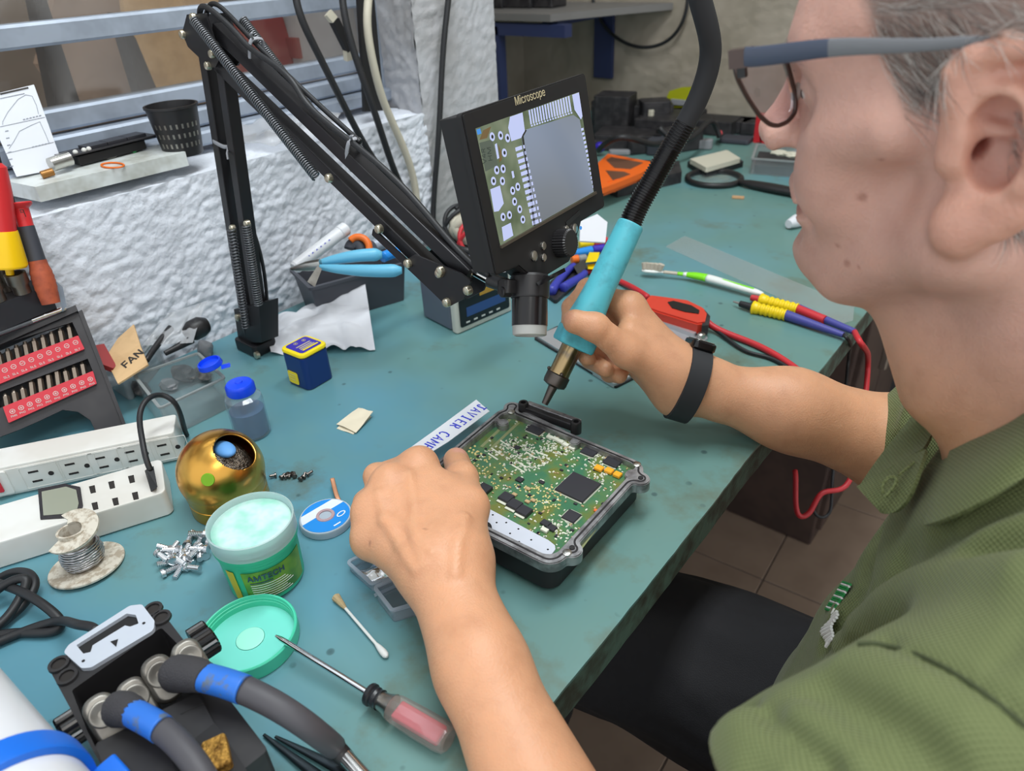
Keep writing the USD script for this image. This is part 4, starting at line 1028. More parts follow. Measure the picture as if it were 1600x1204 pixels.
# controls
def disc(px, py, r, h, m, name, z=.0012, n=20, parent=None):
    a = MF.to(px, py); return part(mic, name, MB().lathe([(r, 0), (r, h*.7), (r*.8, h)], n, MF.m(*a, z)), m, parent=parent)
for px, py, r in ((831.5, 400, .0044), (846, 384, .0034), (846.5, 402, .0034), (895, 357, .0044), (882, 357.5, .0030)): disc(px, py, r, .002, 'steel', 'button')
disc(905, 356, .0016, .001, 'screen_blue', 'status_light')
a = MF.to(872, 380); kr = []
for k in range(64):
    an = 2 * math.pi * k / 64; r_ = .0118 + (.0005 if k % 2 else -.0003); kr.append((r_ * math.cos(an), r_ * math.sin(an)))
kr = np.array(kr); kb = MB().loft([z3(kr, 0), z3(kr, .0105), z3(kr * .93, .0118), z3(kr * .9, .0122)], MF.m(*a, .0012)); part(mic, 'focus_knob', kb, 'plastic_black', 25)
part(mic, 'brand_plate', MB().box((0, 0, 0), (.026, .004, .001), frame(MF.w(*MF.to(893, 341), .0014), MF.n, MF.x * .97 + MF.y * .12)), 'plastic_black')
part(mic, 'thumb_tray', MB().hull([D(838, 441, .575), D(882, 418, .575), D(884, 424, .568), D(842, 447, .568), D(838, 441, .60), D(882, 418, .60)]), 'black_gloss', False)
# lens tube
bt = D(828, 452, .592); ax = unit(D(827.5, 520, .592) - bt); mm = frame(bt, ax, V(1, 0, 0))
L_ = np.linalg.norm(D(827.5, 509, .592) - bt)
part(mic, 'lens_collar', MB().lathe([(.0150, -.012), (.0165, -.010), (.0165, .006), (.0158, .0075)], 40, mm), 'plastic_black')
part(mic, 'lens_tube', MB().lathe([(.0150, .006), (.0150, L_)], 40, mm), 'black_gloss')
mat('frosted_ring', S(196, 198, 194), 0.4, transmission_weight=0.35)
part(mic, 'light_ring', MB().lathe([(.0146, L_), (.0142, L_ + .0075), (.0125, L_ + .0085), (.011, L_ + .006), (.011, L_)], 40, mm), 'frosted_ring')
part(mic, 'lens_clamp', MB().rbox((0, 0, -.009), (.020, .014, .012), .004, .001, frame(D(797, 455, .585), ax, V(0, 1, 0))).cyl(D(783, 456, .578), D(797, 456, .582), .0045, ch=.0006), 'plastic_black')

# ------------------------------------------------------------------ boom arm
KD = .72
B0 = V(-0.772, 0.408, T); K0 = D(330, 62, KD); E0 = D(712, 437, .615)
arm = thing('boom_arm', 'black spring-balanced boom arm clamped to the bench, carrying the microscope', 'boom arm', B0)
AN = unit(np.cross(E0 - K0, B0 - K0));  AN = AN if AN @ (CAM - K0) > 0 else -AN
ap = PF(K0, np.cross(AN, V(0, 0, 1)) * -1, V(0, 0, 1)); ap.n = AN; ap.x = unit(np.cross(V(0, 0, 1), AN)); ap.y = np.cross(AN, ap.x)
def AP(px, py, c=0.0): return ap.w(*ap.to(px, py), c)
print('arm: base px', ap.to(400, 540), 'n', AN.round(2))
for pts_ in ([(303, 52), (311, 22), (340, 20), (362, 90), (355, 104), (346, 104), (312, 72), (308, 62)], ):
    for c in (.011, -.013): part(arm, 'knuckle_plate', MB().prism(ap.poly(pts_).buffer(-.001).buffer(.001), .002, ap.m(), c), 'arm_black', False)
for c in (.011, -.013): part(arm, 'end_plate', MB().prism(ap.poly([(600, 352), (652, 400), (664, 392), (735, 420), (752, 432), (741, 460), (716, 473), (690, 448), (598, 362)]).buffer(-.001).buffer(.001), .002, ap.m(), c), 'arm_black', False)
for a, b, w_ in (((322, 72), (386, 490), .0125), ((352, 108), (404, 480), .0125)):
    mb = MB(); bar(mb, AP(*a), AP(*b), w_, .014, AN); part(arm, 'lower_bar', mb, 'arm_black', False)
for a, b, w_ in (((342, 46), (738, 428), .0135), ((345, 100), (700, 442), .0125)):
    mb = MB(); bar(mb, AP(*a), AP(*b), w_, .014, AN); part(arm, 'upper_bar', mb, 'arm_black', False)
def coil(p, q, r, wire, turns, hooks=True):
    p, q = np.asarray(p), np.asarray(q); z = unit(q - p); x = unit(np.cross(z, AN)); y = np.cross(z, x); L = np.linalg.norm(q - p); n = turns * 10
    t = np.linspace(0, 1, n); a = 2 * math.pi * turns * t
    return p + np.outer(t * L, z) + r * (np.outer(np.cos(a), x) + np.outer(np.sin(a), y))
for a, b, c in (((332, 30), (521, 270), .020), ((352, 32), (528, 268), -.019)):
    part(arm, 'spring', MB().tube(coil(AP(*a, c), AP(*b, c), .0042, .0008, 84), .0009, 5), 'spring_steel', True)
for a, b, c in (((383, 350), (404, 505), .017), ((406, 345), (424, 470), .017)):
    part(arm, 'spring', MB().tube(coil(AP(*a, c), AP(*b, c), .0044, .0008, 34), .0008, 5), 'spring_steel', True)
for px, py in ((323, 27), (306, 53), (352, 83), (345, 101), (533, 274), (611, 352), (656, 405), (707, 416), (705, 420), (716, 465), (749, 446), (381, 352), (404, 345)):
    p = AP(px, py, .012); part(arm, 'bolt', MB().lathe([(.0042, 0), (.0042, .0035), (.0034, .0048), (.0018, .0052)], 14, frame(p, AN)), 'bolt_nickel')
# boom cable on top, zip ties
off = .011
cab = spline([AP(318, 22, .004), AP(326, 10, .006), AP(346, 20, .007), AP(380, 52, .007), AP(400, 72, .008), AP(438, 100, .007), AP(468, 130, .006), AP(486, 160, .005), AP(560, 225, .004), AP(640, 300, .002), AP(715, 390, .0), AP(765, 428, .0)], 90)
part(arm, 'cable', MB().tube(cab, .0028, 10), 'cable_black', True)
cab2 = spline([AP(316, 26, -.004), AP(328, 6, -.004), AP(352, 22, -.003), AP(398, 66, .000), AP(470, 140, -.002), AP(560, 222, -.002)], 60)
part(arm, 'cable', MB().tube(cab2, .0024, 10), 'cable_black', True)
def tie(px, py, ang, w=.016, h=.026):
    c = AP(px, py, 0); d = unit(AP(px + math.cos(ang)*20, py + math.sin(ang)*20, 0) - c); up = np.cross(AN, d)
    lo_ = [c + up*(a*w) + AN*(b*h/2) for a, b in ((-.6, .45), (-.2, .5), (.4, .5), (.6, .3), (.6, -.3), (.4, -.5), (-.6, -.45))]
    mb = MB().tube(spline(lo_ + [lo_[0]], 40), .0012, 6, True, (1.0, 2.0)); tail = c + up * w * .6
    mb.tube([tail + AN*.004, tail + AN * .010 + up * .007 + d * .004, tail + AN*.012 + up*.011 + d*.009], .0012, 6); return mb
part(arm, 'zip_tie', tie(400, 76, .75), 'zip_tie', True); part(arm, 'zip_tie', tie(552, 232, .75), 'zip_tie', True)
part(arm, 'zip_tie', tie(352, 224, 1.45, .02, .03), 'zip_tie', True)
# base clamp and swivel
part(arm, 'base_bracket', MB().hull([AP(380, 478, s) for s in (.013, -.013)] + [AP(420, 470, s) for s in (.013, -.013)] + [AP(386, 530, s) for s in (.012, -.012)] + [AP(422, 530, s) for s in (.012, -.012)]), 'arm_black', False)
part(arm, 'base_clamp', MB().rbox(B0 + V(0.004, 0, 0), (.046, .034, .016), .006, .002).cyl(B0 + V(0.004, 0, .014), B0 + V(0.004, 0, .040), .011, ch=.001), 'arm_black')
for px, py in ((389, 490), (418, 548)): part(arm, 'bolt', MB().lathe([(.0045, 0), (.0045, .004), (.003, .005)], 14, frame(AP(px, py, .013), AN)), 'bolt_nickel')
part(arm, 'cable', MB().tube(spline([AP(357, 235, -.006), AP(372, 300, -.004), AP(388, 352, -.004), AP(395, 400, -.010), AP(404, 480, -.012)], 40), .0022, 8), 'cable_black', True)
# stem to the microscope
part(arm, 'stem', MB().cyl(D(738, 424, .600), D(768, 438, .592), .0032, .0046).cyl(D(732, 421, .602), D(741, 426, .60), .0046), 'chrome')
part(arm, 'stem_sleeve', MB().cyl(D(764, 437, .592), D(793, 447, .585), .0062, ch=.0006), 'plastic_black')

# ------------------------------------------------------------------ hot-air pencil in the right hand
TIP = P(851, 631, .797); TOP = D(986, 349, .672)
ha = thing('hot_air_pencil', 'cyan hot-air pencil with a steel nozzle and black hose, held in the right hand', 'heat tool', TIP)
hz = unit(TOP - TIP); HL_ = np.linalg.norm(TOP - TIP); hf = frame(TIP, hz, V(0, -1, .3))
mat('cyan_plastic', S(88, 190, 206), 0.5, col2=S(72, 160, 176), scale=60, lo=.50, hi=.74); mat('brass_steel', S(176, 152, 112), 0.25, 1.0, col2=S(120, 112, 104), scale=40); mat('burnt_steel', S(98, 92, 88), 0.38, 1.0)
def along(px, py):                                            # distance up the pencil of a photo point
    best = min(np.linspace(-.1, HL_ + .1, 500), key=lambda t: np.hypot(*(np.array(proj_(TIP + hz * t)) - (px, py)))); return best
def proj_(p):
    c = RW.T @ (np.asarray(p) - CAM); return CX - F * c[0] / c[2], CY + F * c[1] / c[2]
s1, s2, s3, s4 = along(862, 602), along(872, 585), along(893, 540), along(906, 508)
s5 = along(922, 478)
print('pencil', HL_, s1, s2, s3, s4, s5)
part(ha, 'tip', MB().lathe([(.0032, 0), (.0036, .004), (.0042, s1 * .7), (.0050, s1 + .002)], 20, hf), 'burnt_steel')
part(ha, 'nozzle_cap', MB().lathe([(.0060, s1 - .001), (.0110, s1 + .001), (.0118, s1 + .004), (.0118, s2), (.0105, s2 + .001)], 28, hf), 'burnt_steel')
sn = MB().lathe([(.0102, s2 - .002), (.0104, s3 + .012)], 32, hf)
part(ha, 'nozzle_tube', sn, 'brass_steel')
for k in range(3):
    a = k * 2.1 + .7; q_ = apply(hf, [[.0118 * math.cos(a), .0118 * math.sin(a), s2 + .002]])[0]
    part(ha, 'nozzle_screw', MB().ball(q_, .0019, 1), 'burnt_steel')
an_ = np.arange(56) * 2 * math.pi / 56
def sec(r, k):                                                # k 0 = round, 1 = rounded square
    n_ = 2 + 5 * k; q_ = (np.abs(np.cos(an_ + .78))**n_ + np.abs(np.sin(an_ + .78))**n_)**(-1/n_); return np.stack([r * q_ * np.cos(an_), r * q_ * np.sin(an_)], 1)
part(ha, 'handle', MB().loft([z3(sec(.009, 1), s3 - .001), z3(sec(.0172, 1), s3), z3(sec(.0182, 1), s3 + .002), z3(sec(.0180, 1), s4 - .006), z3(sec(.0172, .4), s4), z3(sec(.0158, 0), s5), z3(sec(.0142, 0), s5 + .02), z3(sec(.0140, 0), (s5 + HL_) / 2), z3(sec(.0128, 0), HL_ - .002), z3(sec(.0118, 0), HL_)], hf), 'cyan_plastic', 40)
hose = [TOP - hz * .004, D(1000, 316, .667), D(1022, 278, .66), D(1050, 228, .648), D(1078, 180, .635), D(1100, 130, .62), D(1110, 85, .605), D(1106, 45, .59), D(1094, 0, .575), D(1080, -50, .56), D(1066, -110, .55), D(1066, -110, .55) + V(-.03, .06, .22), D(1066, -110, .55) + V(-.10, .20, .50)]
HS = spline(hose, 260); part(ha, 'hose', MB().tube(HS, .0092, 20), 'black_rubber', True)
cum = np.r_[0, np.cumsum(np.linalg.norm(np.diff(HS, axis=0), axis=1))]
m_ = cum < .105; sl = HS[m_]
mb = MB(); st_ = np.interp(np.linspace(0, cum[m_][-1], 240), cum[m_], np.arange(len(sl)))
fine = np.stack([np.interp(st_, np.arange(len(sl)), sl[:, k]) for k in range(3)], 1)
mb.tube(fine, .0106 + .0005 * np.sign(np.sin(np.arange(240) * 2 * math.pi / 6 + .5)) - np.linspace(0, .0012, 240), 20)
part(ha, 'strain_relief', mb, 'black_gloss', 20)

# ------------------------------------------------------------------ engine control unit under repair
ZR = .787
EA, EB_, EC, EG = P(787, 634, ZR), P(1014, 727, ZR), P(866, 894, ZR), P(754, 844, ZR)
ecu = thing('control_unit', 'opened aluminium engine control unit lying in front of the man, its green board exposed', 'control unit', (-.303, .370, T))
x0, x1, y1, y0 = -.3865, -.2235, .4450, .2925
ep = PF(V(x0, y1, ZR), V(1, 0, 0), V(0, 1, 0))
mat('cast_aluminium', S(176, 176, 178), 0.40, 0.8, col2=S(128, 126, 128), scale=60, bump=.15); mat('case_dark', S(46, 44, 46), 0.5, 0.4)
def W2(px, py, z=ZR): 
    p = P(px, py, z); return p[:2]
outer = Polygon([(x0, y1), (x1, y1 - .001), (x1 + .004, y0 + .006), (x0 + .010, y0)]).buffer(-.014).buffer(.014)
for px, py in ((1000, 748), (893, 858), (676, 735), (800, 636)):
    c = W2(px, py); outer = outer.union(Point(*c).buffer(.0085))
outer = outer.buffer(.004).buffer(-.004)
inner = Polygon([(x0 + .008, y1 - .0055), (x1 - .008, y1 - .0055), (x1 - .0045, y0 + .014), (x0 + .017, y0 + .008)]).buffer(-.010).buffer(.010)
bite = [Point(*W2(898, 690)).buffer(.0045), Point(*W2(990, 742)).buffer(.0075), Point(*W2(786, 660)).buffer(.0055)]
for b_ in bite: inner = inner.difference(b_)
inner = inner.buffer(-.002).buffer(.002)
ring_ = outer.difference(inner)
part(ecu, 'rim', MB().prism(ring_.buffer(-.0006), .0012, None, ZR - .0002).prism(ring_, .0085, None, ZR - .0087), 'cast_aluminium', False)
cas_ = Polygon([(x0 + .004, y1 - .004), (x1 - .004, y1 - .004), (x1 - .001, y0 + .009), (x0 + .013, y0 + .005)]).buffer(-.012).buffer(.012)
gro = outer.buffer(-.0034).difference(outer.buffer(-.0050)).intersection(ring_.buffer(-.0005))
part(ecu, 'seal_groove', MB().prism(gro, .0006, None, ZR + .0006), 'case_dark', False)
part(ecu, 'case', MB().prism(cas_.buffer(-.006), .006, None, T + .0002).prism(cas_, .022, None, T + .006), 'case_dark', False)
for px, py in ((1001, 748), (894, 857)):
    c = W2(px, py); part(ecu, 'screw_hole', MB().lathe([(.0022, 0), (.0022, .0008)], 16, frame((*c, ZR + .0010))), 'black_matt')
for px, py in ((886, 865), (799, 645), (995, 727)):
    c = W2(px, py); part(ecu, 'screw', MB().lathe([(.0036, 0), (.0036, .0012), (.0024, .0018)], 16, frame((*c, ZR + .0006))), 'steel')
# board
ZB = .7810
def pcb_mat():
    n = {'tc': ('texture_coordinate', {}), 'n1': ('noise_texture', {'scale': 48.0, 'detail': 3.0}), 'ra': ('rgb_ramp', {'ramp': [(0.38, S(64, 116, 86)), (0.50, S(84, 122, 76)), (0.62, S(112, 118, 56))]}),
         'w': ('voronoi_texture', {'scale': 480.0, 'randomness': .6}), 'r2': ('rgb_ramp', {'ramp': [(0.0, (1.35, 1.35, 1.2)), (0.16, (1.2, 1.2, 1.1)), (0.24, (1, 1, 1)), (1.0, (.92, .94, .92))]}),
         'mx': ('mix_color', {'blend_type': 'multiply', 'fac': 1.0, 'use_clamp_result': False}), 'p': ('principled_bsdf', {'roughness': 0.28, 'coat_weight': .3})}
    l = [('tc.object', 'n1.vector'), ('tc.object', 'w.vector'), ('n1.fac', 'ra.fac'), ('w.distance', 'r2.fac'), ('ra.color', 'mx.a'), ('r2.color', 'mx.b'), ('mx.result', 'p.base_color')]
    MAT['pcb_green'] = usdkit.material(stage, '/World/Looks/pcb_green', n, l, 'p.BSDF')
pcb_mat()
pb = part(ecu, 'circuit_board', MB().prism(inner.buffer(.001), .0016, None, ZB - .0016), 'pcb_green', False)
mat('chip_black', S(44, 44, 50), 0.42); mat('chip_side', S(168, 170, 166), .4, .6); mat('tantalum', S(240, 170, 40), .4); mat('solder_pad', S(222, 224, 208), .35); mat('gold_pad', S(222, 206, 140), .35)
mat('ceramic_tan', S(186, 160, 120), .4); mat('thermal_pad', S(196, 202, 214), .5); mat('trace_light', S(138, 146, 104), .4); mat('led_orange', S(226, 110, 50), .4)
def comp(name, px, py, w, d, h, m, pins=None, rot=0.0, parent=pb, zb=ZB, ch=.0004):
    c = P(px, py, zb + h); fm_ = yaw((c[0], c[1], zb), rot)
    e = part(ecu, name, MB().box((0, 0, h/2 + .0001), (w, d, h), fm_, min(ch, h*.3)), m, False, parent=parent)
    if pins:
        pm = MB(); k = int(max(4, w / .0011)); kk = int(max(4, d / .0011))
        for i in range(k):
            for s in (-1, 1):
                if 'x' in pins: pm.box(((i - (k-1)/2) * (w - .001)/k, s * (d/2 + .0006), .0004), (.0005, .0014, .0005), fm_)
        for i in range(kk):
            for s in (-1, 1):
                if 'y' in pins: pm.box((s * (w/2 + .0006), (i - (kk-1)/2) * (d - .001)/kk, .0004), (.0014, .0005, .0005), fm_)
        part(ecu, 'pin_row', pm, 'solder_pad', False, parent=parent, kind='stuff')
comp('microcontroller', 903, 759, .0285, .0285, .0024, 'chip_black', 'xy')
comp('chip', 893, 805, .0120, .0120, .0018, 'chip_black', 'xy')
comp('chip', 838, 669, .0165, .0135, .0020, 'chip_black', 'xy'); 
comp('chip', 921, 704, .0140, .0105, .0022, 'chip_black', 'x'); comp('chip', 957, 720, .0145, .0115, .0022, 'chip_black', 'x')
for x, y in ((757, 761), (791, 775), (804, 786), (819, 796)):
    comp('transistor', x, y, .0110, .0100, .0034, 'chip_black'); comp('transistor_tab', x - 7, y + 8.5, .0098, .0034, .0012, 'solder_pad')
comp('chip', 812, 748, .0064, .0056, .0016, 'chip_black'); comp('chip', 853, 816, .0085, .0060, .0020, 'chip_black'); comp('chip', 862, 823, .0075, .006, .0020, 'chip_black'); comp('chip', 846, 752, .0055, .0035, .0012, 'chip_black'); comp('chip', 808, 698, .006, .005, .0012, 'chip_black')
for x, y, w_ in ((936, 729, .0078), (952, 733, .0075), (965, 739, .0070)): comp('capacitor', x, y, w_, .0062, .0034, 'tantalum', ch=.0007)
comp('capacitor', 931, 796, .0030, .0030, .0014, 'led_orange')
for x, y in ((884, 693), (894, 698), (859, 681), (868, 684), (876, 688), (851, 826)): comp('capacitor', x, y, .0062, .0040, .0026, 'solder_pad')
for x, y in ((804, 771), (825, 762), (833, 780), (824, 782)): comp('capacitor', x, y, .0045, .0032, .0018, 'ceramic_tan')
for a, b in (((752, 698), (797, 655)), ((764, 704), (810, 660))):
    p, q_ = P(*a, ZB), P(*b, ZB); mb = MB(); bar(mb, p, q_, .0032, .0006, V(0, 0, 1)); part(ecu, 'trace_strip', mb, 'trace_light', False, parent=pb)
mb = MB(); bar(mb, P(990, 742, ZB), P(893, 872, ZB), .0050, .0008, V(0, 0, 1)); part(ecu, 'trace_strip', mb, 'trace_light', False, parent=pb)
rng = np.random.default_rng(3)
# rows of fine pads and small parts, too small to pick apart
def scatter(n_, region, sizes, m, seed, h=.0008, aligned=True):
    r_ = np.random.default_rng(seed); poly = Polygon([W2(x, y, ZB) for x, y in region]); bx = poly.bounds; mb = MB(); k = 0
    while k < n_:
        x, y = r_.uniform(bx[0], bx[2]), r_.uniform(bx[1], bx[3])
        if not poly.contains(Point(x, y)): continue
        w_, d_ = sizes[r_.integers(len(sizes))]; 
        if r_.random() < .4: w_, d_ = d_, w_
        mb.box((x, y, ZB + h/2), (w_, d_, h)); k += 1
    part(ecu, 'small_parts', mb, m, False, parent=pb, kind='stuff')
board_reg = [(722, 735), (796, 652), (985, 728), (885, 868), (745, 775)]
scatter(260, board_reg, [(.0016, .0009), (.0022, .0012), (.0012, .0008)], 'solder_pad', 1)
scatter(60, board_reg, [(.0018, .0010), (.0024, .0014)], 'ceramic_tan', 2, .001)
scatter(45, board_reg, [(.0020, .0013), (.003, .002)], 'chip_black', 3, .001)
scatter(190, [(762, 706), (800, 682), (852, 700), (862, 722), (822, 740), (790, 722)], [(.0016, .0009), (.0026, .0012)], 'solder_pad', 4)
scatter(70, [(722, 735), (745, 700), (800, 735), (775, 768), (735, 765)], [(.0013, .0013), (.0018, .0012)], 'gold_pad', 5, .0005)
scatter(80, [(800, 755), (880, 762), (872, 805), (835, 800)], [(.0014, .0014), (.0018, .001)], 'gold_pad', 6, .0005)
scatter(120, [(845, 660), (905, 690), (890, 715), (850, 705)], [(.0018, .0010), (.0026, .0014)], 'solder_pad', 7)
scatter(50, [(858, 812), (900, 812), (886, 850), (862, 832)], [(.0014, .0009), (.002, .0012)], 'solder_pad', 8)
scatter(90, [(925, 700), (975, 722), (940, 755), (905, 735)], [(.0016, .0009), (.0022, .0012)], 'solder_pad', 9)
for a, b, n_ in (((763, 708), (778, 718), 4), ((768, 700), (786, 712), 5), ((800, 726), (820, 738), 3), ((806, 720), (822, 730), 3), ((782, 688), (796, 697), 3), ((822, 706), (838, 716), 4), ((838, 706), (856, 712), 3)):
    mb = MB(); bar(mb, P(*a, ZB), P(*b, ZB), .0017, .0014, V(0, 0, 1)); part(ecu, 'solder_row', mb, 'solder_pad', False, parent=pb)
for px, py in ((735, 700), (740, 703), (745, 706), (738, 707), (743, 710), (748, 712), (733, 705), (742, 697), (752, 709)):
    part(ecu, 'via_pad', MB().lathe([(.0012, 0), (.0010, .0006)], 10, frame(P(px, py, ZB))), 'gold_pad', parent=pb)
# pale thermal pad along the near edge with a notch
tp_ = Polygon([W2(x, y, ZB + .001) for x, y in ((722, 772), (743, 784), (766, 796), (789, 808), (824, 827), (857, 844), (867, 852), (868, 858), (862, 866), (851, 868), (840, 862), (822, 857), (802, 849), (766, 834), (735, 816), (720, 800))]).buffer(-.0015).buffer(.0015)
tpd = part(ecu, 'thermal_pad', MB().prism(tp_, .0014, None, ZB), 'thermal_pad', False, label='pale grey thermal pad with small dimples')
for px, py in ((756, 800), (770, 804), (791, 816), (776, 816), (810, 826), (797, 833), (830, 843), (811, 846), (856, 858), (751, 793)):
    part(ecu, 'dimple', MB().lathe([(.0009, 0), (.0006, .0003)], 8, frame(P(px, py, ZB + .0014))), 'case_dark', parent=tpd)
c = P(752, 826, ZB + .004); part(ecu, 'spacer', MB().lathe([(.0085, 0), (.0085, .006), (.0070, .0068), (.0036, .0068), (.0036, .001)], 28, frame((c[0], c[1], ZB - .001))), 'plastic_black')
# connector shroud at the far edge, where the nozzle points
p, q_ = P(818, 634, ZR + .004), P(900, 664, ZR + .004)
mb = MB(); bar(mb, p - V(0, 0, .003), q_ - V(0, 0, .003), .0055, .008, V(0, 0, 1)); part(ecu, 'connector_shroud', mb, 'plastic_black', False)
mb = MB(); bar(mb, p + V(0, .007, -.001), q_ + V(0, .007, -.001), .006, .004, V(0, 0, 1)); part(ecu, 'connector_plate', mb, 'cast_aluminium', False)
for c in (p, q_): part(ecu, 'shroud_post', MB().lathe([(.0052, -.008), (.0052, .003), (.0045, .0045), (.0026, .0045), (.0026, .001)], 20, frame(c)), 'plastic_black')
# far inner ledge
mb = MB(); bar(mb, P(816, 644, ZR - .002), P(882, 676, ZR - .002), .004, .004, V(0, 0, 1)); part(ecu, 'ledge', mb, 'cast_aluminium', False)
# name tape, handwritten in blue
mat('paper_tape', S(214, 218, 224), .7); mat('blue_ink', S(52, 62, 190), .5)
ZT = .772
tpts = [P(652, 717, ZT), P(632, 705, ZT), P(745, 626, ZT), P(764, 641, ZT)]
tpo = Polygon([a[:2] for a in [P(648, 722, ZT), P(634, 704, ZT), P(690, 664, ZT), P(744, 624, ZT), P(765, 642, ZT), P(700, 690, ZT)]])
tape = part(ecu, 'name_tape', MB().prism(tpo, .0005, None, ZT - .0005), 'paper_tape', False, label='white paper tape with a handwritten name in blue')
STROKES = {'J': [[(.15, .25), (.25, .03), (.45, .02), (.55, .2), (.55, 1)], [(.2, 1), (.85, 1)]], 'A': [[(.05, 0), (.4, 1), (.75, 0)], [(.18, .38), (.64, .38)]], 'V': [[(.05, 1), (.35, 0), (.7, 1)]],
           'I': [[(.35, 0), (.35, 1)], [(.15, 1), (.55, 1)], [(.15, 0), (.55, 0)]], 'E': [[(.7, 1), (.1, 1), (.1, 0), (.72, 0)], [(.1, .52), (.55, .52)]], 'R': [[(.1, 0), (.1, 1), (.55, .95), (.62, .72), (.5, .5), (.1, .48)], [(.3, .48), (.7, 0)]],
           'C': [[(.72, .85), (.5, 1), (.2, .9), (.06, .5), (.2, .1), (.5, 0), (.72, .15)]], 'M': [[(.02, 0), (.1, 1), (.4, .35), (.7, 1), (.8, 0)]], 'P': [[(.1, 0), (.1, 1), (.55, .96), (.66, .74), (.5, .5), (.1, .46)]],
           'O': [[(.4, 1), (.1, .75), (.08, .3), (.38, 0), (.7, .28), (.7, .75), (.4, 1)]], ' ': []}
rd = P(648, 709, ZT) - P(750, 634, ZT); rdl = np.linalg.norm(rd); rx = rd / rdl; ry = np.cross(V(0, 0, 1), rx)
start = P(747, 629, ZT); txt = 'JAVIER CAMPO'; adv = rdl / 11.9; hgt = .0112
for k, ch_ in enumerate(txt):
    mb = MB()
    for s_ in STROKES[ch_]:
        pp = [start + rx * (adv * (k + .12 + a * .92)) + ry * (.0022 + hgt * b) + V(0, 0, .0001) for a, b in s_]
        mb.tube(pp, .00095, 5, True, (1, .35))
    if mb.v: part(ecu, 'letter', mb, 'blue_ink', False, parent=tape)
# ================================================================== left half of the bench
mat('rack_black', S(44, 43, 47), 0.45, col2=S(60, 58, 60), scale=18, lo=.5, hi=.8); mat('rack_red', S(206, 44, 60), 0.45); mat('bit_steel', S(128, 118, 108), 0.38, 0.9)
mat('red_handle', S(214, 46, 50), 0.4); mat('yellow_handle', S(248, 198, 0), 0.4); mat('orange_rubber', S(176, 84, 52), 0.65, col2=S(150, 70, 46), scale=80); mat('grey_rubber', S(58, 60, 68), 0.6)
p0_, p1_ = P(0, 738), P(186, 668)
RK = PF(p1_, p1_ - p0_, P(122, 487, .862) - p1_)
if RK.n @ (CAM - RK.o) < 0: RK.n = -RK.n
rk = thing('bit_rack', 'black bit rack with two red label strips standing against the white wall', 'tool rack', (p0_ + p1_)/2)
def rp(pts): return RK.poly(pts)
RM4 = np.eye(4); RM4[:3, 0], RM4[:3, 1], RM4[:3, 2], RM4[:3, 3] = RK.x, np.cross(RK.n, RK.x), RK.n, RK.o
sy = 1 if np.cross(RK.n, RK.x) @ RK.y > 0 else -1
def rk_prism(poly, h, z):
    from shapely import affinity
    return MB().prism(affinity.scale(poly, 1, sy, origin=(0, 0)), h, RM4, z)
face = rp([(-60, 568), (122, 487), (191, 663), (153, 681), (141, 656), (122, 643), (98, 640), (60, 658), (30, 671), (-60, 705)])
slot1 = rp([(-50, 555), (113, 503), (124, 527), (-50, 590)]); slot2 = rp([(-4, 613), (137, 560), (146, 582), (0, 637)])
part(rk, 'face_panel', rk_prism(face.buffer(-.002).buffer(.002).difference(slot1).difference(slot2), .006, -.006), 'rack_black', False)
part(rk, 'back_panel', rk_prism(face.buffer(-.004), .002, -.022), 'rack_black', False)
edge = rp([(122, 487), (191, 663), (196, 661), (128, 484)])
part(rk, 'side_panel', rk_prism(edge, .030, -.028), 'rack_black', False)
part(rk, 'top_rail', rk_prism(rp([(-60, 566), (122, 487), (118, 478), (-60, 552)]), .034, -.028), 'rack_black', False)
for poly_, n_ in ((rp([(-40, 586), (122, 525), (132, 546), (-40, 617)]), 0), (rp([(5, 636), (145, 580), (151, 600), (14, 661)]), 1)):
    part(rk, 'label_strip', rk_prism(poly_.buffer(-.0008).buffer(.0008), .005, .0002), 'rack_red', False)
def rk_w(px, py, c): a = RK.to(px, py); return RK.w(a[0], a[1], 0) + RK.n * c
def rk_text(text, px, py, h, parent):
    a = rk_w(px, py, .0054); tm_ = text_poly_mesh(text, h, .0002); xd = RK.x; 
    if np.cross(RK.n, xd) @ RK.y < 0: xd = RK.x
    m = np.eye(4); m[:3, 0] = RK.x; m[:3, 1] = RK.y; m[:3, 2] = np.cross(RK.x, RK.y); m[:3, 3] = a - RK.x * tm_.vertices[:, 0].max() / 2
    return part(rk, 'lettering', (apply(m, tm_.vertices), np.array(tm_.faces)), 'print_white', False)
tops = ['SL3', 'SL4', 'SL4', 'SL5', 'SL5', 'SL5', 'SL6', 'SL6', 'SL7']
for k in range(9):
    t = k / 8; x, y = 8 + 110 * t, 579 - 43 * t
    c = rk_w(x, y, .0053); mb = MB().tube([c + .0022 * (math.cos(a) * RK.x + math.sin(a) * RK.y) for a in np.linspace(0, 2*math.pi, 17)], .0003, 5)
    mb.tube([c - RK.x * .0013, c + RK.x * .0013], .0003, 5); part(rk, 'symbol', mb, 'print_white', False)
    rk_text(tops[k], x + 3.5, y + 12.5, .0022, None)
    b0, b1 = rk_w(x - 8, y - 16, -.007), rk_w(x - 10 , y - 26, -.007); part(rk, 'bit', MB().cyl(b0 - (b1 - b0)*.9, b1, .0034, .0032, 6).cyl(b1, b1 + (b1 - b0) * .5, .0026, .0018, 8), 'bit_steel', False)
bots = ['PH0', 'PH0', 'PH1', 'PH1', 'PH1', 'PH2', 'PH2', 'PH2', 'PH3', 'PH3']
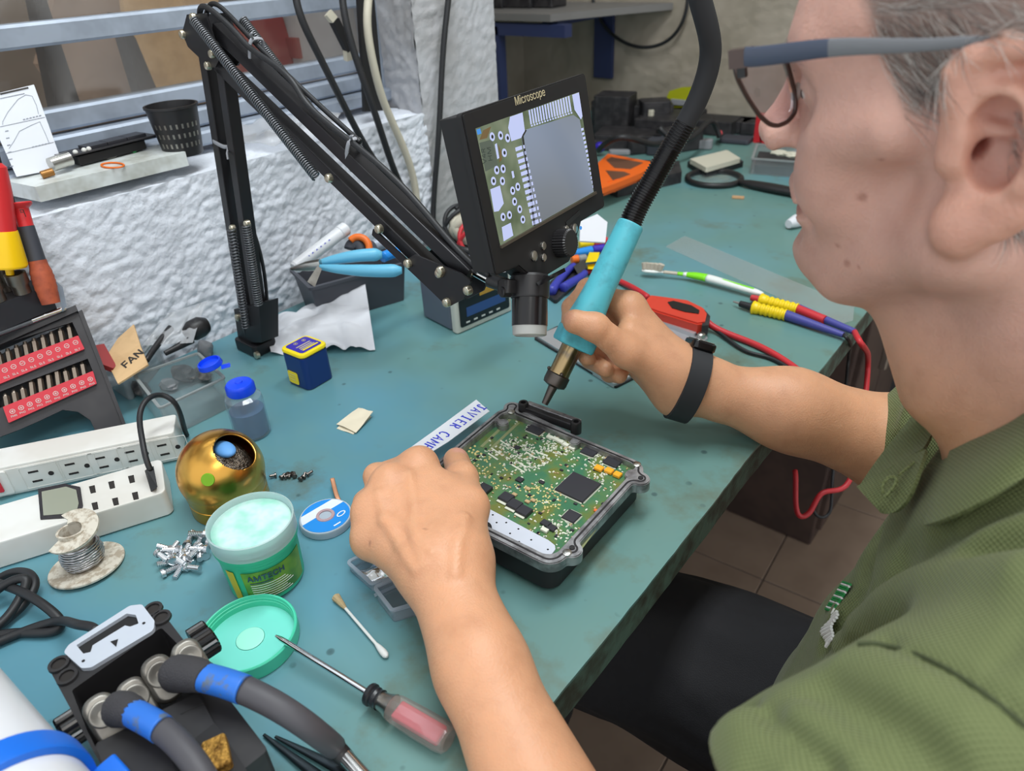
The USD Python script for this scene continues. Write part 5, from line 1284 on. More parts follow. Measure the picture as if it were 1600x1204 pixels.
for k in range(10):
    t = k / 9; x, y = 20 + 121 * t, 643 - 50 * t
    c = rk_w(x, y, .0053); mb = MB().tube([c + .0022 * (math.cos(a) * RK.x + math.sin(a) * RK.y) for a in np.linspace(0, 2*math.pi, 17)], .0003, 5)
    mb.tube([c - RK.x * .0013, c + RK.x * .0013], .0003, 5); mb.tube([c - RK.y * .0013, c + RK.y * .0013], .0003, 5); part(rk, 'symbol', mb, 'print_white', False)
    rk_text(bots[k], x + 3, y + 8.5, .0020, None)
    tall = 1.5 if k in (3, 4, 5, 6) else 1.0
    b0, b1 = rk_w(x - 10, y - 15, -.006), rk_w(x - 12, y - 15 - 10 * tall, -.006); part(rk, 'bit', MB().cyl(b0 - (b1 - b0)*.9, b1, .0034, .0032, 6).cyl(b1, b1 + (b1 - b0) * .5, .0026, .0012, 8), 'bit_steel', False)
# upper deck of the rack with sockets and drivers
DZ = .900
fA, fB = P(-70, 502, DZ), P(74, 446, DZ)
dk = MB().hull([V(x_, y_, z_) for q in (fA, fB) for x_, y_ in ((q[0], q[1]), (-.8345, q[1])) for z_ in (DZ, WX(74, 486, fB[0])[2])])
part(rk, 'upper_deck', dk, 'rack_black', False)
def sock(px, py, r, h, label):
    b = P(px, py, DZ + .0003); t = thing('socket', label, 'socket', b, 'sockets on the bit rack')
    part(t, 'body', MB().lathe([(r*.8, 0), (r*.82, h*.4), (r, h*.5), (r, h), (r*.78, h), (r*.74, h*.55), (1e-5, h*.5)], 24, frame(b), False), 'bit_steel', 40); return t
sock(36, 457, .0098, .021, 'steel socket nearest the striped orange driver on the bit rack')
sock(15, 452, .0098, .024, 'steel socket behind its neighbour, under the yellow handle')
sock(-3, 470, .0098, .024, 'steel socket cut by the left edge of the photo')
def driver(name, label, a, b, prof, group=None):
    """prof: (fraction from a, radius, material, part name) bands"""
    t = thing(name, label, 'screwdriver', b, group); z = unit(b - a); L = np.linalg.norm(b - a)
    for nm, m_, pts_ in prof: part(t, nm, MB().lathe([(r_, f_ * L) for r_, f_ in pts_], 24, frame(a, z)), m_, 40)
    return t
a_, b_ = WX(29, 318, -.818), WX(80, 474, -.793)
dd = driver('nut_driver', 'slim driver with red flared top, grey middle and orange grip on the bit rack', a_, b_, [
    ('cap', 'red_handle', [(.0035, -.012), (.0110, -.010), (.0118, .0), (.0112, .02), (.0075, .05), (.0070, .22)]),
    ('sleeve', 'grey_rubber', [(.0073, .22), (.0078, .56)]),
    ('grip', 'orange_rubber', [(.0082, .56), (.0086, .62), (.0102, .68), (.0098, .70), (.0106, .73), (.0101, .75), (.0106, .78), (.0100, .80), (.0102, .84), (.0094, .87), (.0094, .90), (.0085, 1.0)])])
mb = MB(); c = WX(36, 333, -.8055)
mb.tube([c + V(0, .0014, .003), c + V(0, -.0012, .004), c + V(0, -.0014, .001), c + V(0, .001, .0008), c + V(0, .0014, .003), c + V(0, .0012, -.004)], .0004, 5); part(dd, 'marking', mb, 'print_dark', False)
a_, b_ = WX(-14, 270, -.812), WX(14, 418, -.805)
driver('voltage_tester', 'red and yellow handled driver at the left edge, on the bit rack', a_, b_, [
    ('grip', 'red_handle', [(.010, -.10), (.0135, -.06), (.0142, .2), (.0120, .66)]),
    ('collar', 'yellow_handle', [(.0128, .60), (.0135, .64), (.0165, .97), (.0150, 1.0)]), ('nib', 'yellow_handle', [(.004, .99), (.0035, 1.08)])])
a_, b_ = rk_w(-40, 536, -.002), rk_w(102, 483, -.002)
pen = thing('scriber', 'chrome knurled pen lying along the top rail of the bit rack', 'pen', a_)
part(pen, 'barrel', MB().cyl(a_ + RK.n * .010, a_ + (b_ - a_)*.62 + RK.n*.010, .0042, .0042, 14), 'spring_steel'); part(pen, 'nose', MB().cyl(a_ + (b_ - a_)*.62 + RK.n*.010, b_ + RK.n*.010, .0040, .0030, 16), 'chrome')
tg = MB().hull([WX(x, y, X_) for x, y in ((86, 438), (98, 448), (104, 478), (98, 487)) for X_ in (-.80, -.804)])
single('grey_clip', tg, 'aluminium', 'small grey metal clip on the right end of the bit rack', 'clip')
part(rk, 'power_lead', MB().tube(spline([WX(-10, 240, -.82), WX(10, 300, -.824), WX(20, 340, -.826), WX(16, 385, -.826), WX(4, 425, -.826)], 30), .005, 8), 'cable_black', True)

# ------------------------------------------------------------------ power strips
def quad_box(t, name, m, top4, h, rad=.004, ch=.0015, drop=V(0, 0, -1)):
    """rounded box whose top corners are given"""
    A = np.array(top4); x = unit(A[1] - A[0]); n = unit(np.cross(A[1] - A[0], A[3] - A[0])); n = n if n @ drop < 0 else -n
    c = A.mean(0); w_ = (np.linalg.norm(A[1] - A[0]) + np.linalg.norm(A[2] - A[3]))/2; d_ = (np.linalg.norm(A[3] - A[0]) + np.linalg.norm(A[2] - A[1]))/2
    m4 = frame(c - n * h, n, x); part(t, name, MB().rbox((0, 0, 0), (w_, d_, h), rad, ch, m4), m, 40); return m4, w_, d_
SZ = T + .030
u2 = unit(P(273, 803) - P(17, 884)); v2 = np.cross(V(0, 0, 1), u2)
B2 = P(273, 803); L2, W2_, H2 = .24, .056, .027
ps2 = thing('power_strip', 'white power strip with flat pin holes and a small grey display, nearest the solder reel', 'power strip', B2 - u2 * L2/2)
m2 = frame(B2 - u2 * L2/2 + v2 * W2_/2, V(0, 0, 1), u2)
part(ps2, 'case', MB().rbox((0, 0, 0), (L2, W2_, H2), .006, .002, m2), 'plastic_white', 40)
S2 = PF(B2 + V(0, 0, H2), u2, v2)
mat('lcd_grey', S(150, 154, 138), .25); mat('hole_dark', S(40, 36, 34), .8)
def on2(nm, pts_, m_, h=.0006, z=0.0001, parent=None): return part(ps2, nm, MB().prism(S2.poly(pts_), h, S2.m(), z), m_, False)
on2('display_frame', [(60, 765), (102, 757), (126, 762), (130, 790), (126, 808), (64, 812)], 'rack_black', .0012)
on2('display', [(66, 770), (104, 762), (120, 767), (124, 788), (120, 803), (69, 807)], 'lcd_grey', .0016)
for px, py in ((144, 764), (174, 757), (205, 748), (180, 783), (211, 774), (148, 790)):
    on2('socket_hole', [(px - 5, py - 4), (px + 4, py - 6), (px + 6, py + 5), (px - 2, py + 7)], 'hole_dark', .0002)
# the strip behind, lying on its side: outlets face the man
E0_ = P(287, 718, T); u1 = unit(P(287, 718) - P(37, 771)); n1 = np.cross(u1, V(0, 0, 1)); n1 = n1 if n1 @ (CAM - E0_) > 0 else -n1
H1, D1, L1 = .034, .036, .34
ps1 = thing('power_strip', 'long white power strip on its side with five outlets, in front of the bit rack', 'power strip', E0_ - u1 * L1/2)
part(ps1, 'case', MB().rbox((0, 0, 0), (L1, D1, H1), .004, .002, frame(E0_ - u1 * L1/2 - n1 * D1/2, V(0, 0, 1), u1)), 'plastic_white', 40)
S1 = PF(E0_ + V(0, 0, 0), u1, V(0, 0, 1)); S1.n = n1
def s1m(a, b, c): return frame(S1.o + u1 * a + V(0, 0, b) + n1 * c, n1, u1)
part(ps1, 'outlet_panel', MB().rbox((0, 0, 0), (.185, .027, .0012), .002, .0004, s1m(-.098, .0175, .0)), 'plastic_white', 40)
for k, (px, py) in enumerate(((65, 737), (121, 724), (169, 716), (214, 705), (264, 695))):
    a, b = S1.to(px, py); b = .0175
    part(ps1, 'outlet', MB().prism(Polygon(rr(.034, .025, .002)).difference(Polygon(rr(.0330, .0240, .002))), .0005, s1m(a, b, .0011)), 'plastic_white', False)
    for db in (.0055, -.0055): part(ps1, 'slot', MB().box((0, 0, .0002), (.0085, .0020, .0004), s1m(a - .006, b + db, .0012)), 'hole_dark', False)
    part(ps1, 'ground_hole', MB().lathe([(.0024, 0), (.0024, .0004)], 14, s1m(a + .0075, b, .0012)), 'hole_dark', False)
a, b = S1.to(4, 765)
part(ps1, 'switch_frame', MB().rbox((0, 0, 0), (.040, .026, .003), .002, .0006, s1m(a - .010, .0175, 0)), 'plastic_white', 40); part(ps1, 'switch', MB().rbox((0, 0, .003), (.026, .016, .002), .001, .0005, s1m(a - .010, .0175, 0)), 'rack_red', 40)
pg = thing('usb_plug_lead', 'black plug and looping cable in the nearer white power strip', 'cable', P(240, 765, SZ))
part(pg, 'plug', MB().hull([P(233, 730, SZ), P(245, 762, T + H2), P(236, 768, T + H2), P(226, 735, SZ + .004), P(240, 728, SZ + .012), P(246, 760, T + H2 + .008), P(229, 734, SZ + .012)]), 'black_rubber', False)
part(pg, 'cable', MB().tube(spline([P(236, 735, SZ + .01), P(228, 715, SZ + .02), P(221, 680, .812), P(219, 645, .82), P(230, 624, .825), P(252, 617, .82), P(270, 626, .812), P(281, 645, .795), P(286, 662, .775), P(292, 680, T + .003)], 60), .0026, 8), 'cable_black', True)

# ------------------------------------------------------------------ brass tip cleaner
gb = P(362, 783)
gcx = V(gb[0], gb[1], T)
mat('brass_gold', S(226, 172, 84), 0.26, 1.0, col2=S(212, 156, 66), scale=6); mat('wool', S(150, 140, 128), .3, .9, col2=S(70, 64, 60), scale=300, bump=1.0, bscale=700); mat('reflection_blue', S(96, 158, 222), .6); mat('green_sticker', S(120, 172, 20), .5)
R_G = .0375; cG = gcx + V(0, 0, .037)
hd = unit(RW @ V(.60, .58, .55))
tip_ = thing('tip_cleaner', 'round gold soldering tip cleaner with a dark open mouth', 'tip cleaner', gcx)
prof = []
for a in np.linspace(-58, 52, 34): prof.append((R_G * math.cos(math.radians(a)), R_G * math.sin(math.radians(a))))
# the ball is turned so that its mouth looks up at the man; its foot is a short ring
ball = trimesh.creation.icosphere(subdivisions=5, radius=R_G); keep = (ball.vertices[ball.faces].mean(1) @ hd) < R_G * .86
floor_ = (ball.vertices[ball.faces].mean(1)[:, 2]) > -.0345
fv, ff = np.array(ball.vertices), np.array(ball.faces)[keep & floor_]
sh_ = MB().add(fv + cG, ff).add(fv * .965 + cG, ff[:, ::-1]); part(tip_, 'shell', sh_, 'brass_gold', True)
rr_ = R_G * math.sqrt(1 - .86**2); ht = frame(cG + hd * R_G * .813, hd)
part(tip_, 'mouth_rim', MB().tube([apply(ht, [[rr_ * math.cos(a), rr_ * math.sin(a), 0]])[0] for a in np.linspace(0, 2*math.pi, 49)], .0012, 8), 'brass_gold', True)
part(tip_, 'foot', MB().lathe([(.0330, .0002), (.0345, .001), (.0345, .0135), (.0340, .0142), (.0345, .0150), (.0366, .0310)], 40, frame(gcx)), 'brass_gold')
part(tip_, 'wool', MB().ball(cG - hd * .006, R_G * .82, 4), 'wool', True, kind='stuff')
part(tip_, 'blue_reflection', MB().ball(cG + hd * .0225 + RW @ V(-.006, .007, 0), .0105, 3, (1.3, .8, .5)), 'reflection_blue', True)  # blue reflection inside the mouth, built as a coloured blob
g_ = D(352, 742, .6); dd_ = unit(g_ - CAM); 
gdir = unit(RW @ V(.10, -.10, .99)); part(tip_, 'sticker', MB().lathe([(.0058, -.0002), (.0054, .0006)], 20, frame(cG + gdir * R_G * 1.0, gdir)), 'green_sticker')

# ------------------------------------------------------------------ solder reel
sb = P(137, 884); reel = thing('solder_reel', 'dirty white reel with a little bare solder wire and a broken upper flange', 'solder reel', sb)
mat('reel_white', S(206, 200, 186), .6, col2=S(168, 156, 138), scale=140, lo=.45, hi=.6); mat('solder', S(186, 186, 188), .25, .95)
fr_ = frame(sb, V(-.10, .05, 1))
part(reel, 'lower_flange', MB().lathe([(.0285, .0), (.0292, .0008), (.0292, .0022), (.0285, .003), (.012, .003)], 48, fr_), 'reel_white')
part(reel, 'core', MB().lathe([(.0115, .003), (.0115, .038), (.0095, .038), (.0095, .003)], 32, fr_), 'reel_white')
rng = np.random.default_rng(8); n_ = 900; tt = np.linspace(0, 1, n_); a = tt * 2 * math.pi * 26; hh_ = .006 + .017 * np.abs(((tt * 3.3) % 2) - 1); rad = .0135 + .0016 * np.sin(tt * 3.3 * 3.1) + .0012 * rng.random(n_)
wv = apply(fr_, np.column_stack([rad * np.cos(a), rad * np.sin(a), hh_ + .001 * np.sin(a * 1.0)]))
part(reel, 'wire', MB().tube(wv, .0008, 5), 'solder', True)
part(reel, 'wire_bed', MB().lathe([(.0125, .004), (.0140, .008), (.0142, .020), (.0125, .024)], 28, fr_), 'solder')
fl_ = Point(0, 0).buffer(.0215, 24).difference(Point(0, 0).buffer(.0085)).difference(Polygon([(-.03, -.03), (.006, -.03), (-.001, -.004), (-.012, .004), (-.03, .002)]))
ft = frame(apply(fr_, [[0, 0, .036]])[0], V(-.10, .05, 1) + V(.22, -.25, 0))
part(reel, 'upper_flange', MB().prism(fl_, .0022, ft), 'reel_white', False)

# ------------------------------------------------------------------ little screws in a heap, each its own
sc0 = P(262, 885); scw = None; rng = np.random.default_rng(21); pts_ = []
mat('zinc', S(204, 208, 212), .25, .9)
LAB = 'bare zinc machine screw in the loose heap between the reel and the green jar'
for k in range(30):
    px, py = 262 + rng.normal(0, 25) + 25, 0
    px = np.clip(rng.normal(292, 24), 250, 330); py = 874 + rng.normal(0, 13) - (px - 292) * .25
    py = np.clip(py, 846, 902); b = P(px, py, T); lay = rng.random() < .35
    ang = rng.uniform(0, 360); tilt = rng.uniform(-.15, .25); 
    z = unit(V(math.cos(math.radians(ang)), math.sin(math.radians(ang)), tilt)); pos = V(b[0], b[1], T + .0039 + (.0052 if lay else 0))
    if scw is None:
        scw = thing('machine_screw', LAB, 'screw', pos, 'loose screws')
        part(scw, 'head', MB().lathe([(.0024, -.0002), (.0037, .0), (.0037, .0029), (.0030, .0034)], 14, frame(pos, V(1, 0, 0))), 'zinc'); 
        th = [( .0022 + (.00024 if i % 2 else -.00016), .0032 + i * .0007) for i in range(18)]
        part(scw, 'shank', MB().lathe(th, 10, frame(pos, V(1, 0, 0))), 'zinc', 20)
        set_xf(scw, np.block([[frame(pos, np.cross(z, V(0, 1, .3)), z)[:3, :3], pos[:, None]], [np.zeros((1, 3)), np.ones((1, 1))]])); first_loc = pos
    else:
        m = frame(pos, np.cross(z, V(.2, .4, .9)) , z); copy(scw, m)
# ------------------------------------------------------------------ flux jar, its inner cup, and its lid
mat('jar_green', S(58, 196, 152), .45, transmission_weight=.15); mat('jar_clear', S(216, 240, 240), .35, transmission_weight=.5, ior=1.3); mat('flux_paste', S(204, 236, 228), .35, col2=S(160, 226, 204), scale=40)
JB = P(419, 900); jr = thing('flux_jar', 'open green jar of flux with a yellow-green label and a clear inner cup on top', 'jar', JB)
JR = .0315
def jar_label():
    n = {'tc': ('texture_coordinate', {}), 'n1': ('noise_texture', {'scale': 60.0, 'detail': 2.0}), 'ra': ('rgb_ramp', {'ramp': [(0.35, S(122, 160, 30)), (0.5, S(96, 146, 34)), (0.65, S(70, 122, 40))]}), 'p': ('principled_bsdf', {'roughness': .4})}
    MAT['jar_label'] = usdkit.material(stage, '/World/Looks/jar_label', n, [('tc.object', 'n1.vector'), ('n1.fac', 'ra.fac'), ('ra.color', 'p.base_color')], 'p.BSDF')
jar_label(); mat('label_yellow', S(206, 186, 30), .4); mat('ink_navy', S(44, 70, 96), .5)
jf = frame(JB)
part(jr, 'jar', MB().lathe([(.0265, .0004), (.0290, .002), (JR - .001, .040), (JR, .041), (JR, .044), (JR + .001, .0445), (JR + .001, .0475), (JR - .001, .048)], 64, jf), 'jar_green')
def wrap(a0, a1, z0, z1, r0, r1, n=30):
    g = np.array([[JB + V(math.cos(a) * (r0 + (r1 - r0) * t), math.sin(a) * (r0 + (r1 - r0) * t), z0 + (z1 - z0) * t) for t in (0, .5, 1)] for a in np.linspace(a0, a1, n)]); return MB().grid(g, .0003)
ca = math.atan2(*(CAM - JB)[[1, 0]])
part(jr, 'label', wrap(ca - .62, ca + 1.05, .006, .036, .02975, .0314), 'jar_label', True); part(jr, 'label_band', wrap(ca - 1.05, ca - .82, .004, .036, .0296, .0314), 'label_yellow', True)
def wrap_text(text, a0, a1, z, h, m_, name='lettering'):
    tm_ = text_poly_mesh(text, 1.0, .001, True); v = np.array(tm_.vertices); w = v[:, 0].max(); a = a0 + (a1 - a0) * v[:, 0] / w; zz = z + v[:, 1] * h
    r = .02975 + (zz - .006) * (.00165 / .030) + .0004 + v[:, 2] * .2
    part(jr, name, (np.column_stack([JB[0] + r * np.cos(a), JB[1] + r * np.sin(a), JB[2] + zz]), np.array(tm_.faces)), m_, False)
wrap_text('AMTECH', ca - .50, ca + .42, .0275, .0052, 'ink_navy')
for k in range(8):                                             # lines of small print, too small to read
    z_ = .0242 - .0024 * k; part(jr, 'print_line', wrap(ca - .46, ca + (.10 if k == 0 else .62 - .07 * (k * 3 % 4)), z_, z_ + .0007, .0302 + .0017 * (z_ - .006) / .030, .0302 + .0017 * (z_ - .0053) / .030, 24), 'ink_navy' if k == 0 else 'print_white', True)
part(jr, 'inner_cup', MB().lathe([(.0290, .044), (.0325, .0475), (.0328, .062), (.0318, .0625), (.0308, .0605), (.0300, .0500), (1e-5, .0495)], 64, jf, False), 'jar_clear')
part(jr, 'paste', MB().lathe([(.0300, .0500), (.0302, .0570), (.020, .0580), (1e-5, .0575)], 48, jf, False), 'flux_paste', True)
LB = P(393, 1003); lid = thing('jar_lid', 'green jar lid lying upside down with a pale disc in it, under the screwdriver tip', 'lid', LB)
lf_ = frame(LB)
mat('lid_green', S(78, 208, 172), .4); mat('lid_pale', S(120, 220, 206), .4); mat('lid_paste', S(158, 236, 216), .5)
part(lid, 'rim', MB().lathe([(.0320, .0004), (.0345, .0), (.0352, .002), (.0352, .012), (.0345, .0128), (.0334, .0125), (.0330, .0100), (.0326, .0098), (.0328, .0075), (.0322, .0070), (.0322, .0015)], 72, lf_, False), 'lid_green')
part(lid, 'plate', MB().lathe([(.0330, .0003), (.0330, .0020), (.0300, .0022), (1e-5, .0020)], 64, lf_, True), 'lid_pale')
cdp = P(391, 997, T + .0022); part(lid, 'paste_spot', MB().lathe([(.0105, 0), (.0098, .0006), (.004, .0009)], 36, frame((cdp[0], cdp[1], T + .0020))), 'lid_paste', True)

# ------------------------------------------------------------------ desoldering wick, scraps, swab
WK = P(511, 815); wk = thing('wick_reel', 'flat blue and white reel of copper desoldering braid', 'wick reel', WK)
mat('wick_blue', S(34, 140, 226), .35); mat('wick_white', S(222, 230, 238), .4); mat('braid', S(206, 150, 116), .45, .5); mat('wick_shell', S(196, 212, 226), .35, transmission_weight=.3); mat('hub_pink', S(176, 150, 156), .5)
wf = frame(WK)
part(wk, 'shell', MB().lathe([(.0225, 0), (.0232, .001), (.0232, .0065), (.0225, .0075)], 56, wf), 'wick_shell')
disc_ = Point(0, 0).buffer(.0212, 32).difference(Point(0, 0).buffer(.0060))
sd = P(545, 790) - P(470, 835); an = math.atan2(sd[1], sd[0])
from shapely import affinity as aff
band = aff.rotate(sbox(-.03, .0035, .03, .0140), math.degrees(an), origin=(0, 0))
part(wk, 'label', MB().prism(disc_, .0003, wf, .0075), 'wick_blue', False); part(wk, 'label_band', MB().prism(disc_.intersection(band), .0001, wf, .0078), 'wick_white', False)
part(wk, 'hub', MB().lathe([(.0085, .0074), (.0080, .0085), (.0055, .0085), (.0055, .0070)], 32, wf), 'hub_pink')
o1 = P(533, 802, T + .0077); part(wk, 'logo', MB().prism(aff.rotate(aff.scale(Point(0, 0).buffer(1, 16), .0046, .0028), math.degrees(an) + 10, origin=(0, 0)).difference(aff.rotate(aff.scale(Point(0, 0).buffer(1, 16), .0034, .0017), math.degrees(an) + 10, origin=(0, 0))), .0002, frame((o1[0], o1[1], T + .0077))), 'wick_white', False)
o2 = P(527, 818, T + .0078); part(wk, 'print', MB().box((0, 0, .0001), (.007, .0015, .0002), yaw((o2[0], o2[1], T + .0077), math.degrees(an))), 'wick_white', False)
part(wk, 'braid', MB().tube(spline([P(531, 784, T + .004), P(527, 776, T + .006), P(523, 763, T + .007), P(519, 747, T + .009)], 20), .0021, 8, True, (1, .35)), 'braid', True)
mat('paper_cream', S(224, 214, 190), .8); mat('swab_white', S(222, 224, 222), .6); mat('swab_tan', S(182, 160, 122), .85, bump=.5, bscale=900)
pz = thing('paper_scrap', 'small folded cream paper scrap lying alone on the teal bench', 'paper', P(553, 660))
g0 = [P(526, 664, T + .001), P(560, 637, T + .004), P(583, 644, T + .006), P(556, 675, T + .003)]
def patch(c4, n=8, amp=.0012, seed=0, thick=.0006):
    a, b = np.meshgrid(np.linspace(0, 1, n), np.linspace(0, 1, n), indexing='ij'); c4 = np.array(c4)
    g = (1-a)[..., None]*(1-b)[..., None]*c4[0] + a[..., None]*(1-b)[..., None]*c4[1] + a[..., None]*b[..., None]*c4[2] + (1-a)[..., None]*b[..., None]*c4[3]
    g[..., 2] += amp * (meshkit.noise(np.dstack([a*3, b*3, a*0 + seed]), seed) - .3); return MB().grid(g, -thick) if np.cross(g[1, 0] - g[0, 0], g[0, 1] - g[0, 0])[2] < 0 else MB().grid(g, thick)
part(pz, 'upper_fold', patch(g0, 8, .003, 1), 'paper_cream', 40); part(pz, 'lower_fold', patch([P(526, 669, T + .0007), P(558, 640, T + .001), P(580, 650, T + .001), P(552, 678, T + .0007)], 8, .0006, 2), 'paper_cream', 40)
sw = thing('cotton_swab', 'used cotton swab with one brown end, right of the jar lid', 'cotton swab', P(562, 975))
s_a, s_b = P(527, 935, T + .0030), P(600, 1020, T + .0030)
part(sw, 'stick', MB().cyl(s_a, s_b, .00115, n=10), 'swab_white')
sd_ = unit(s_b - s_a); part(sw, 'bud', MB().lathe([(.0012, -.011), (.0022, -.006), (.0027, -.001), (.0024, .0025), (.0010, .0042)], 16, frame(s_b, sd_)), 'swab_white')
part(sw, 'used_bud', MB().lathe([(.0012, -.013), (.0022, -.008), (.0029, -.002), (.0036, .002), (.0020, .0035)], 9, frame(s_a, -sd_)), 'swab_tan', 20)
# a few grey metal crumbs
rng = np.random.default_rng(14)
mat('dark_metal', S(104, 98, 94), .32, .9)
for k in range(9):
    px, py = 432 + 47 * (k / 8) + rng.uniform(-2, 2), 745 + 5 * math.sin(k * 1.3) + (k / 8) * 4; b = P(px, py); z = unit(V(*rng.normal(0, 1, 2), .12))
    mb = MB().lathe([(.0014, 0), (.0026, .0005), (.0026, .0016), (.0014, .002), (.0014, .0062), (.0008, .007)], 9, frame(V(b[0], b[1], T + .0027), z))
    single('small_bolt', mb, 'dark_metal', 'tiny dark metal bolt in the row behind the green jar', 'bolt', 'dark bolts behind the jar', smooth=25)

# ------------------------------------------------------------------ hinged clear box and the red screwdriver
glassy('clear_plastic', (.90, .93, .96), rough=.12, haze=.14, hazecol=(.75, .82, .9)); mat('plastic_lip', S(206, 218, 230), .3, transmission_weight=.6, ior=1.3)
cb = thing('clear_case', 'small open clear plastic case half under the left forearm', 'plastic case', P(600, 930))
def tray(t, c4, h, wall=.0018, m='clear_plastic', lip='plastic_lip', names=('tray', 'tray_lip')):
    A = np.array(c4); base = Polygon(A[:, :2]).buffer(-.003).buffer(.003); z = A[0, 2]
    mb = MB().prism(base, wall*.6, None, z).prism(base.difference(base.buffer(-wall*.6)), h, None, z); part(t, names[0], mb, m, False)
    part(t, names[1], MB().prism(base.buffer(.0012).difference(base.buffer(-.0016)), .0016, None, z + h), lip, False)
tray(cb, [P(545, 890), P(600, 862), P(650, 905), P(583, 924)], .008)
tray(cb, [P(588, 935, T), P(668, 900, T), P(690, 950, T), P(616, 972, T)], .012, names=('box', 'box_lip'))
part(cb, 'hinge', MB().tube([P(585, 930, T + .004), P(640, 905, T + .004)], .0014, 6), 'plastic_lip')
part(cb, 'foil', patch([P(560, 893, T + .002), P(603, 872, T + .003), P(640, 900, T + .004), P(588, 915, T + .003)], 14, .006, 5), 'chrome', True)
glassy('acetate', (.92, .86, .86), rough=.04, haze=.22, hazecol=(.62, .55, .50)); mat('acetate_red', S(204, 62, 88), .18, coat_weight=.6); mat('collar_black', S(36, 38, 42), .3)
sdr = thing('screwdriver', 'clear and red handled screwdriver lying with its steel blade on the green lid', 'screwdriver', P(640, 1115))
q0, q1, q2, q3 = P(431, 993, T + .0160), P(580, 1085, T + .0115), P(612, 1108, T + .0112), P(700, 1160, T + .0108)
hx = unit(q3 - q2)
part(sdr, 'blade', MB().tube(np.vstack([q0, q0 + (q1-q0)*.06, q0 + (q1-q0)*.12, q1]), [.0010, .0019, .0021, .0022], 10, True), 'chrome', True)
part(sdr, 'ferrule', MB().lathe([(.0070, 0), (.0075, .001), (.0075, .003), (.0062, .004), (.0068, .006), (.0062, .008), (.0068, .010)], 28, frame(q1 - hx*.002, hx)), 'collar_black', 30)
part(sdr, 'bolster', MB().lathe([(.0060, 0), (.0066, .005), (.0085, .010)], 28, frame(q1 + hx*.008, hx)), 'steel')
LH_ = np.linalg.norm(q3 - q1) - .018
oct_ = lambda r: np.stack([r * np.cos(np.arange(12) * math.pi / 6), r * np.sin(np.arange(12) * math.pi / 6)], 1)
hfm = frame(q1 + hx * .018, hx, V(0, 0, 1))
part(sdr, 'handle', MB().loft([z3(oct_(.0082), 0), z3(oct_(.0092), .003), z3(oct_(.0098), LH_*.5), z3(oct_(.0098), LH_*.85), z3(oct_(.0088), LH_*.97), z3(oct_(.0070), LH_)], hfm), 'acetate', 25)
for dz in (0.006, -.0045): part(sdr, 'red_core', MB().box((.0, 0, 0), (.0055, .0125, LH_*.8), frame(q1 + hx*(.018 + LH_*.48) + hfm[:3, 1]*-dz*.0 + hfm[:3, 0]*dz*.0, hx, V(0, 0, 1)), .001), 'acetate_red', False) if dz > 0 else None
# tweezers at the lower edge
mat('tweezer_steel', S(72, 82, 88), .3, .9)
tw = thing('tweezers', 'dark steel tweezers lying open at the bottom of the bench', 'tweezers', P(470, 1190))
for a, b in (((412, 1147), (520, 1230)), ((430, 1150), (560, 1215))):
    p, q_ = P(*a, T + .002), P(*b, T + .004); w_ = np.linspace(.0008, .0034, 12); part(tw, 'arm', MB().tube(np.linspace(p, q_, 12), w_, 6, True, (1.3, .5)), 'tweezer_steel', True)
# ------------------------------------------------------------------ soldering station, lower left
mat('station_black', S(38, 37, 39), .5, col2=S(46, 45, 46), scale=30); mat('station_panel', S(200, 208, 220), .32, .15); mat('holder_metal', S(150, 147, 140), .4, .75, col2=S(120, 116, 110), scale=40)
mat('grip_foam', S(58, 57, 60), .9, bump=.4, bscale=900); mat('cable_blue', S(44, 112, 206), .45, col2=S(92, 108, 128), scale=90, lo=.56, hi=.66); mat('cable_grey', S(72, 71, 76), .55); mat('brass_sponge', S(196, 150, 70), .5, .6, col2=S(120, 84, 30), scale=240, bump=1.0, bscale=600)
ZS = .803
sA, sB_ = P(74, 1040, ZS), P(242, 941, ZS); SX = unit(sB_ - sA); SYd = np.cross(SX, V(0, 0, 1)); SYd = SYd if (P(400, 1204, ZS) - sB_) @ SYd > 0 else -SYd
SS = PF(sA, SX, SYd); wS = np.linalg.norm(sB_ - sA); dS = .155
up_ = V(0, 0, 1)
stn = thing('soldering_station', 'compact black soldering station with four metal tip holders and two blue cables', 'soldering station', P(240, 1100))
def st_box(nm, a0, a1, b0, b1, z0, z1, m_, ch=.002):
    c = sA + SX*(a0+a1)/2 + SYd*(b0+b1)/2; part(stn, nm, MB().rbox((0, 0, 0), (abs(a1-a0), abs(b1-b0), z1-z0), .004, ch, frame(V(c[0], c[1], z0), up_, SX)), m_, 40)
def st2(px, py, z=ZS): p = P(px, py, z) - sA; return np.array([p @ SX, p @ SYd])
def st3(a, b, z): q = sA + SX*a + SYd*b; return V(q[0], q[1], z)
st_box('base', 0, wS, 0, dS, T + .0005, ZS - .030, 'station_black')
w_o = Polygon([(0, 0), (wS, 0), (wS, dS), (0, dS)]).buffer(-.003).buffer(.003)
h_b = Polygon([st2(*p) for p in ((112, 1078), (252, 980), (282, 1010), (310, 1085), (150, 1168), (136, 1140))]).buffer(-.002).buffer(.002)
stm = frame(V(sA[0], sA[1], 0), up_, SX); ysg = 1 if np.cross(up_, SX) @ SYd > 0 else -1
def stp(poly, h, z): return MB().prism(aff.scale(poly, 1, ysg, origin=(0, 0)), h, stm, z)
part(stn, 'top_frame', stp(w_o.difference(h_b), .030, ZS - .030), 'station_black', False)
pan = Polygon([st2(*p) for p in ((105, 1022), (112, 1012), (205, 952), (222, 950), (241, 975), (240, 988), (145, 1045), (132, 1046))]).buffer(-.003).buffer(.004)
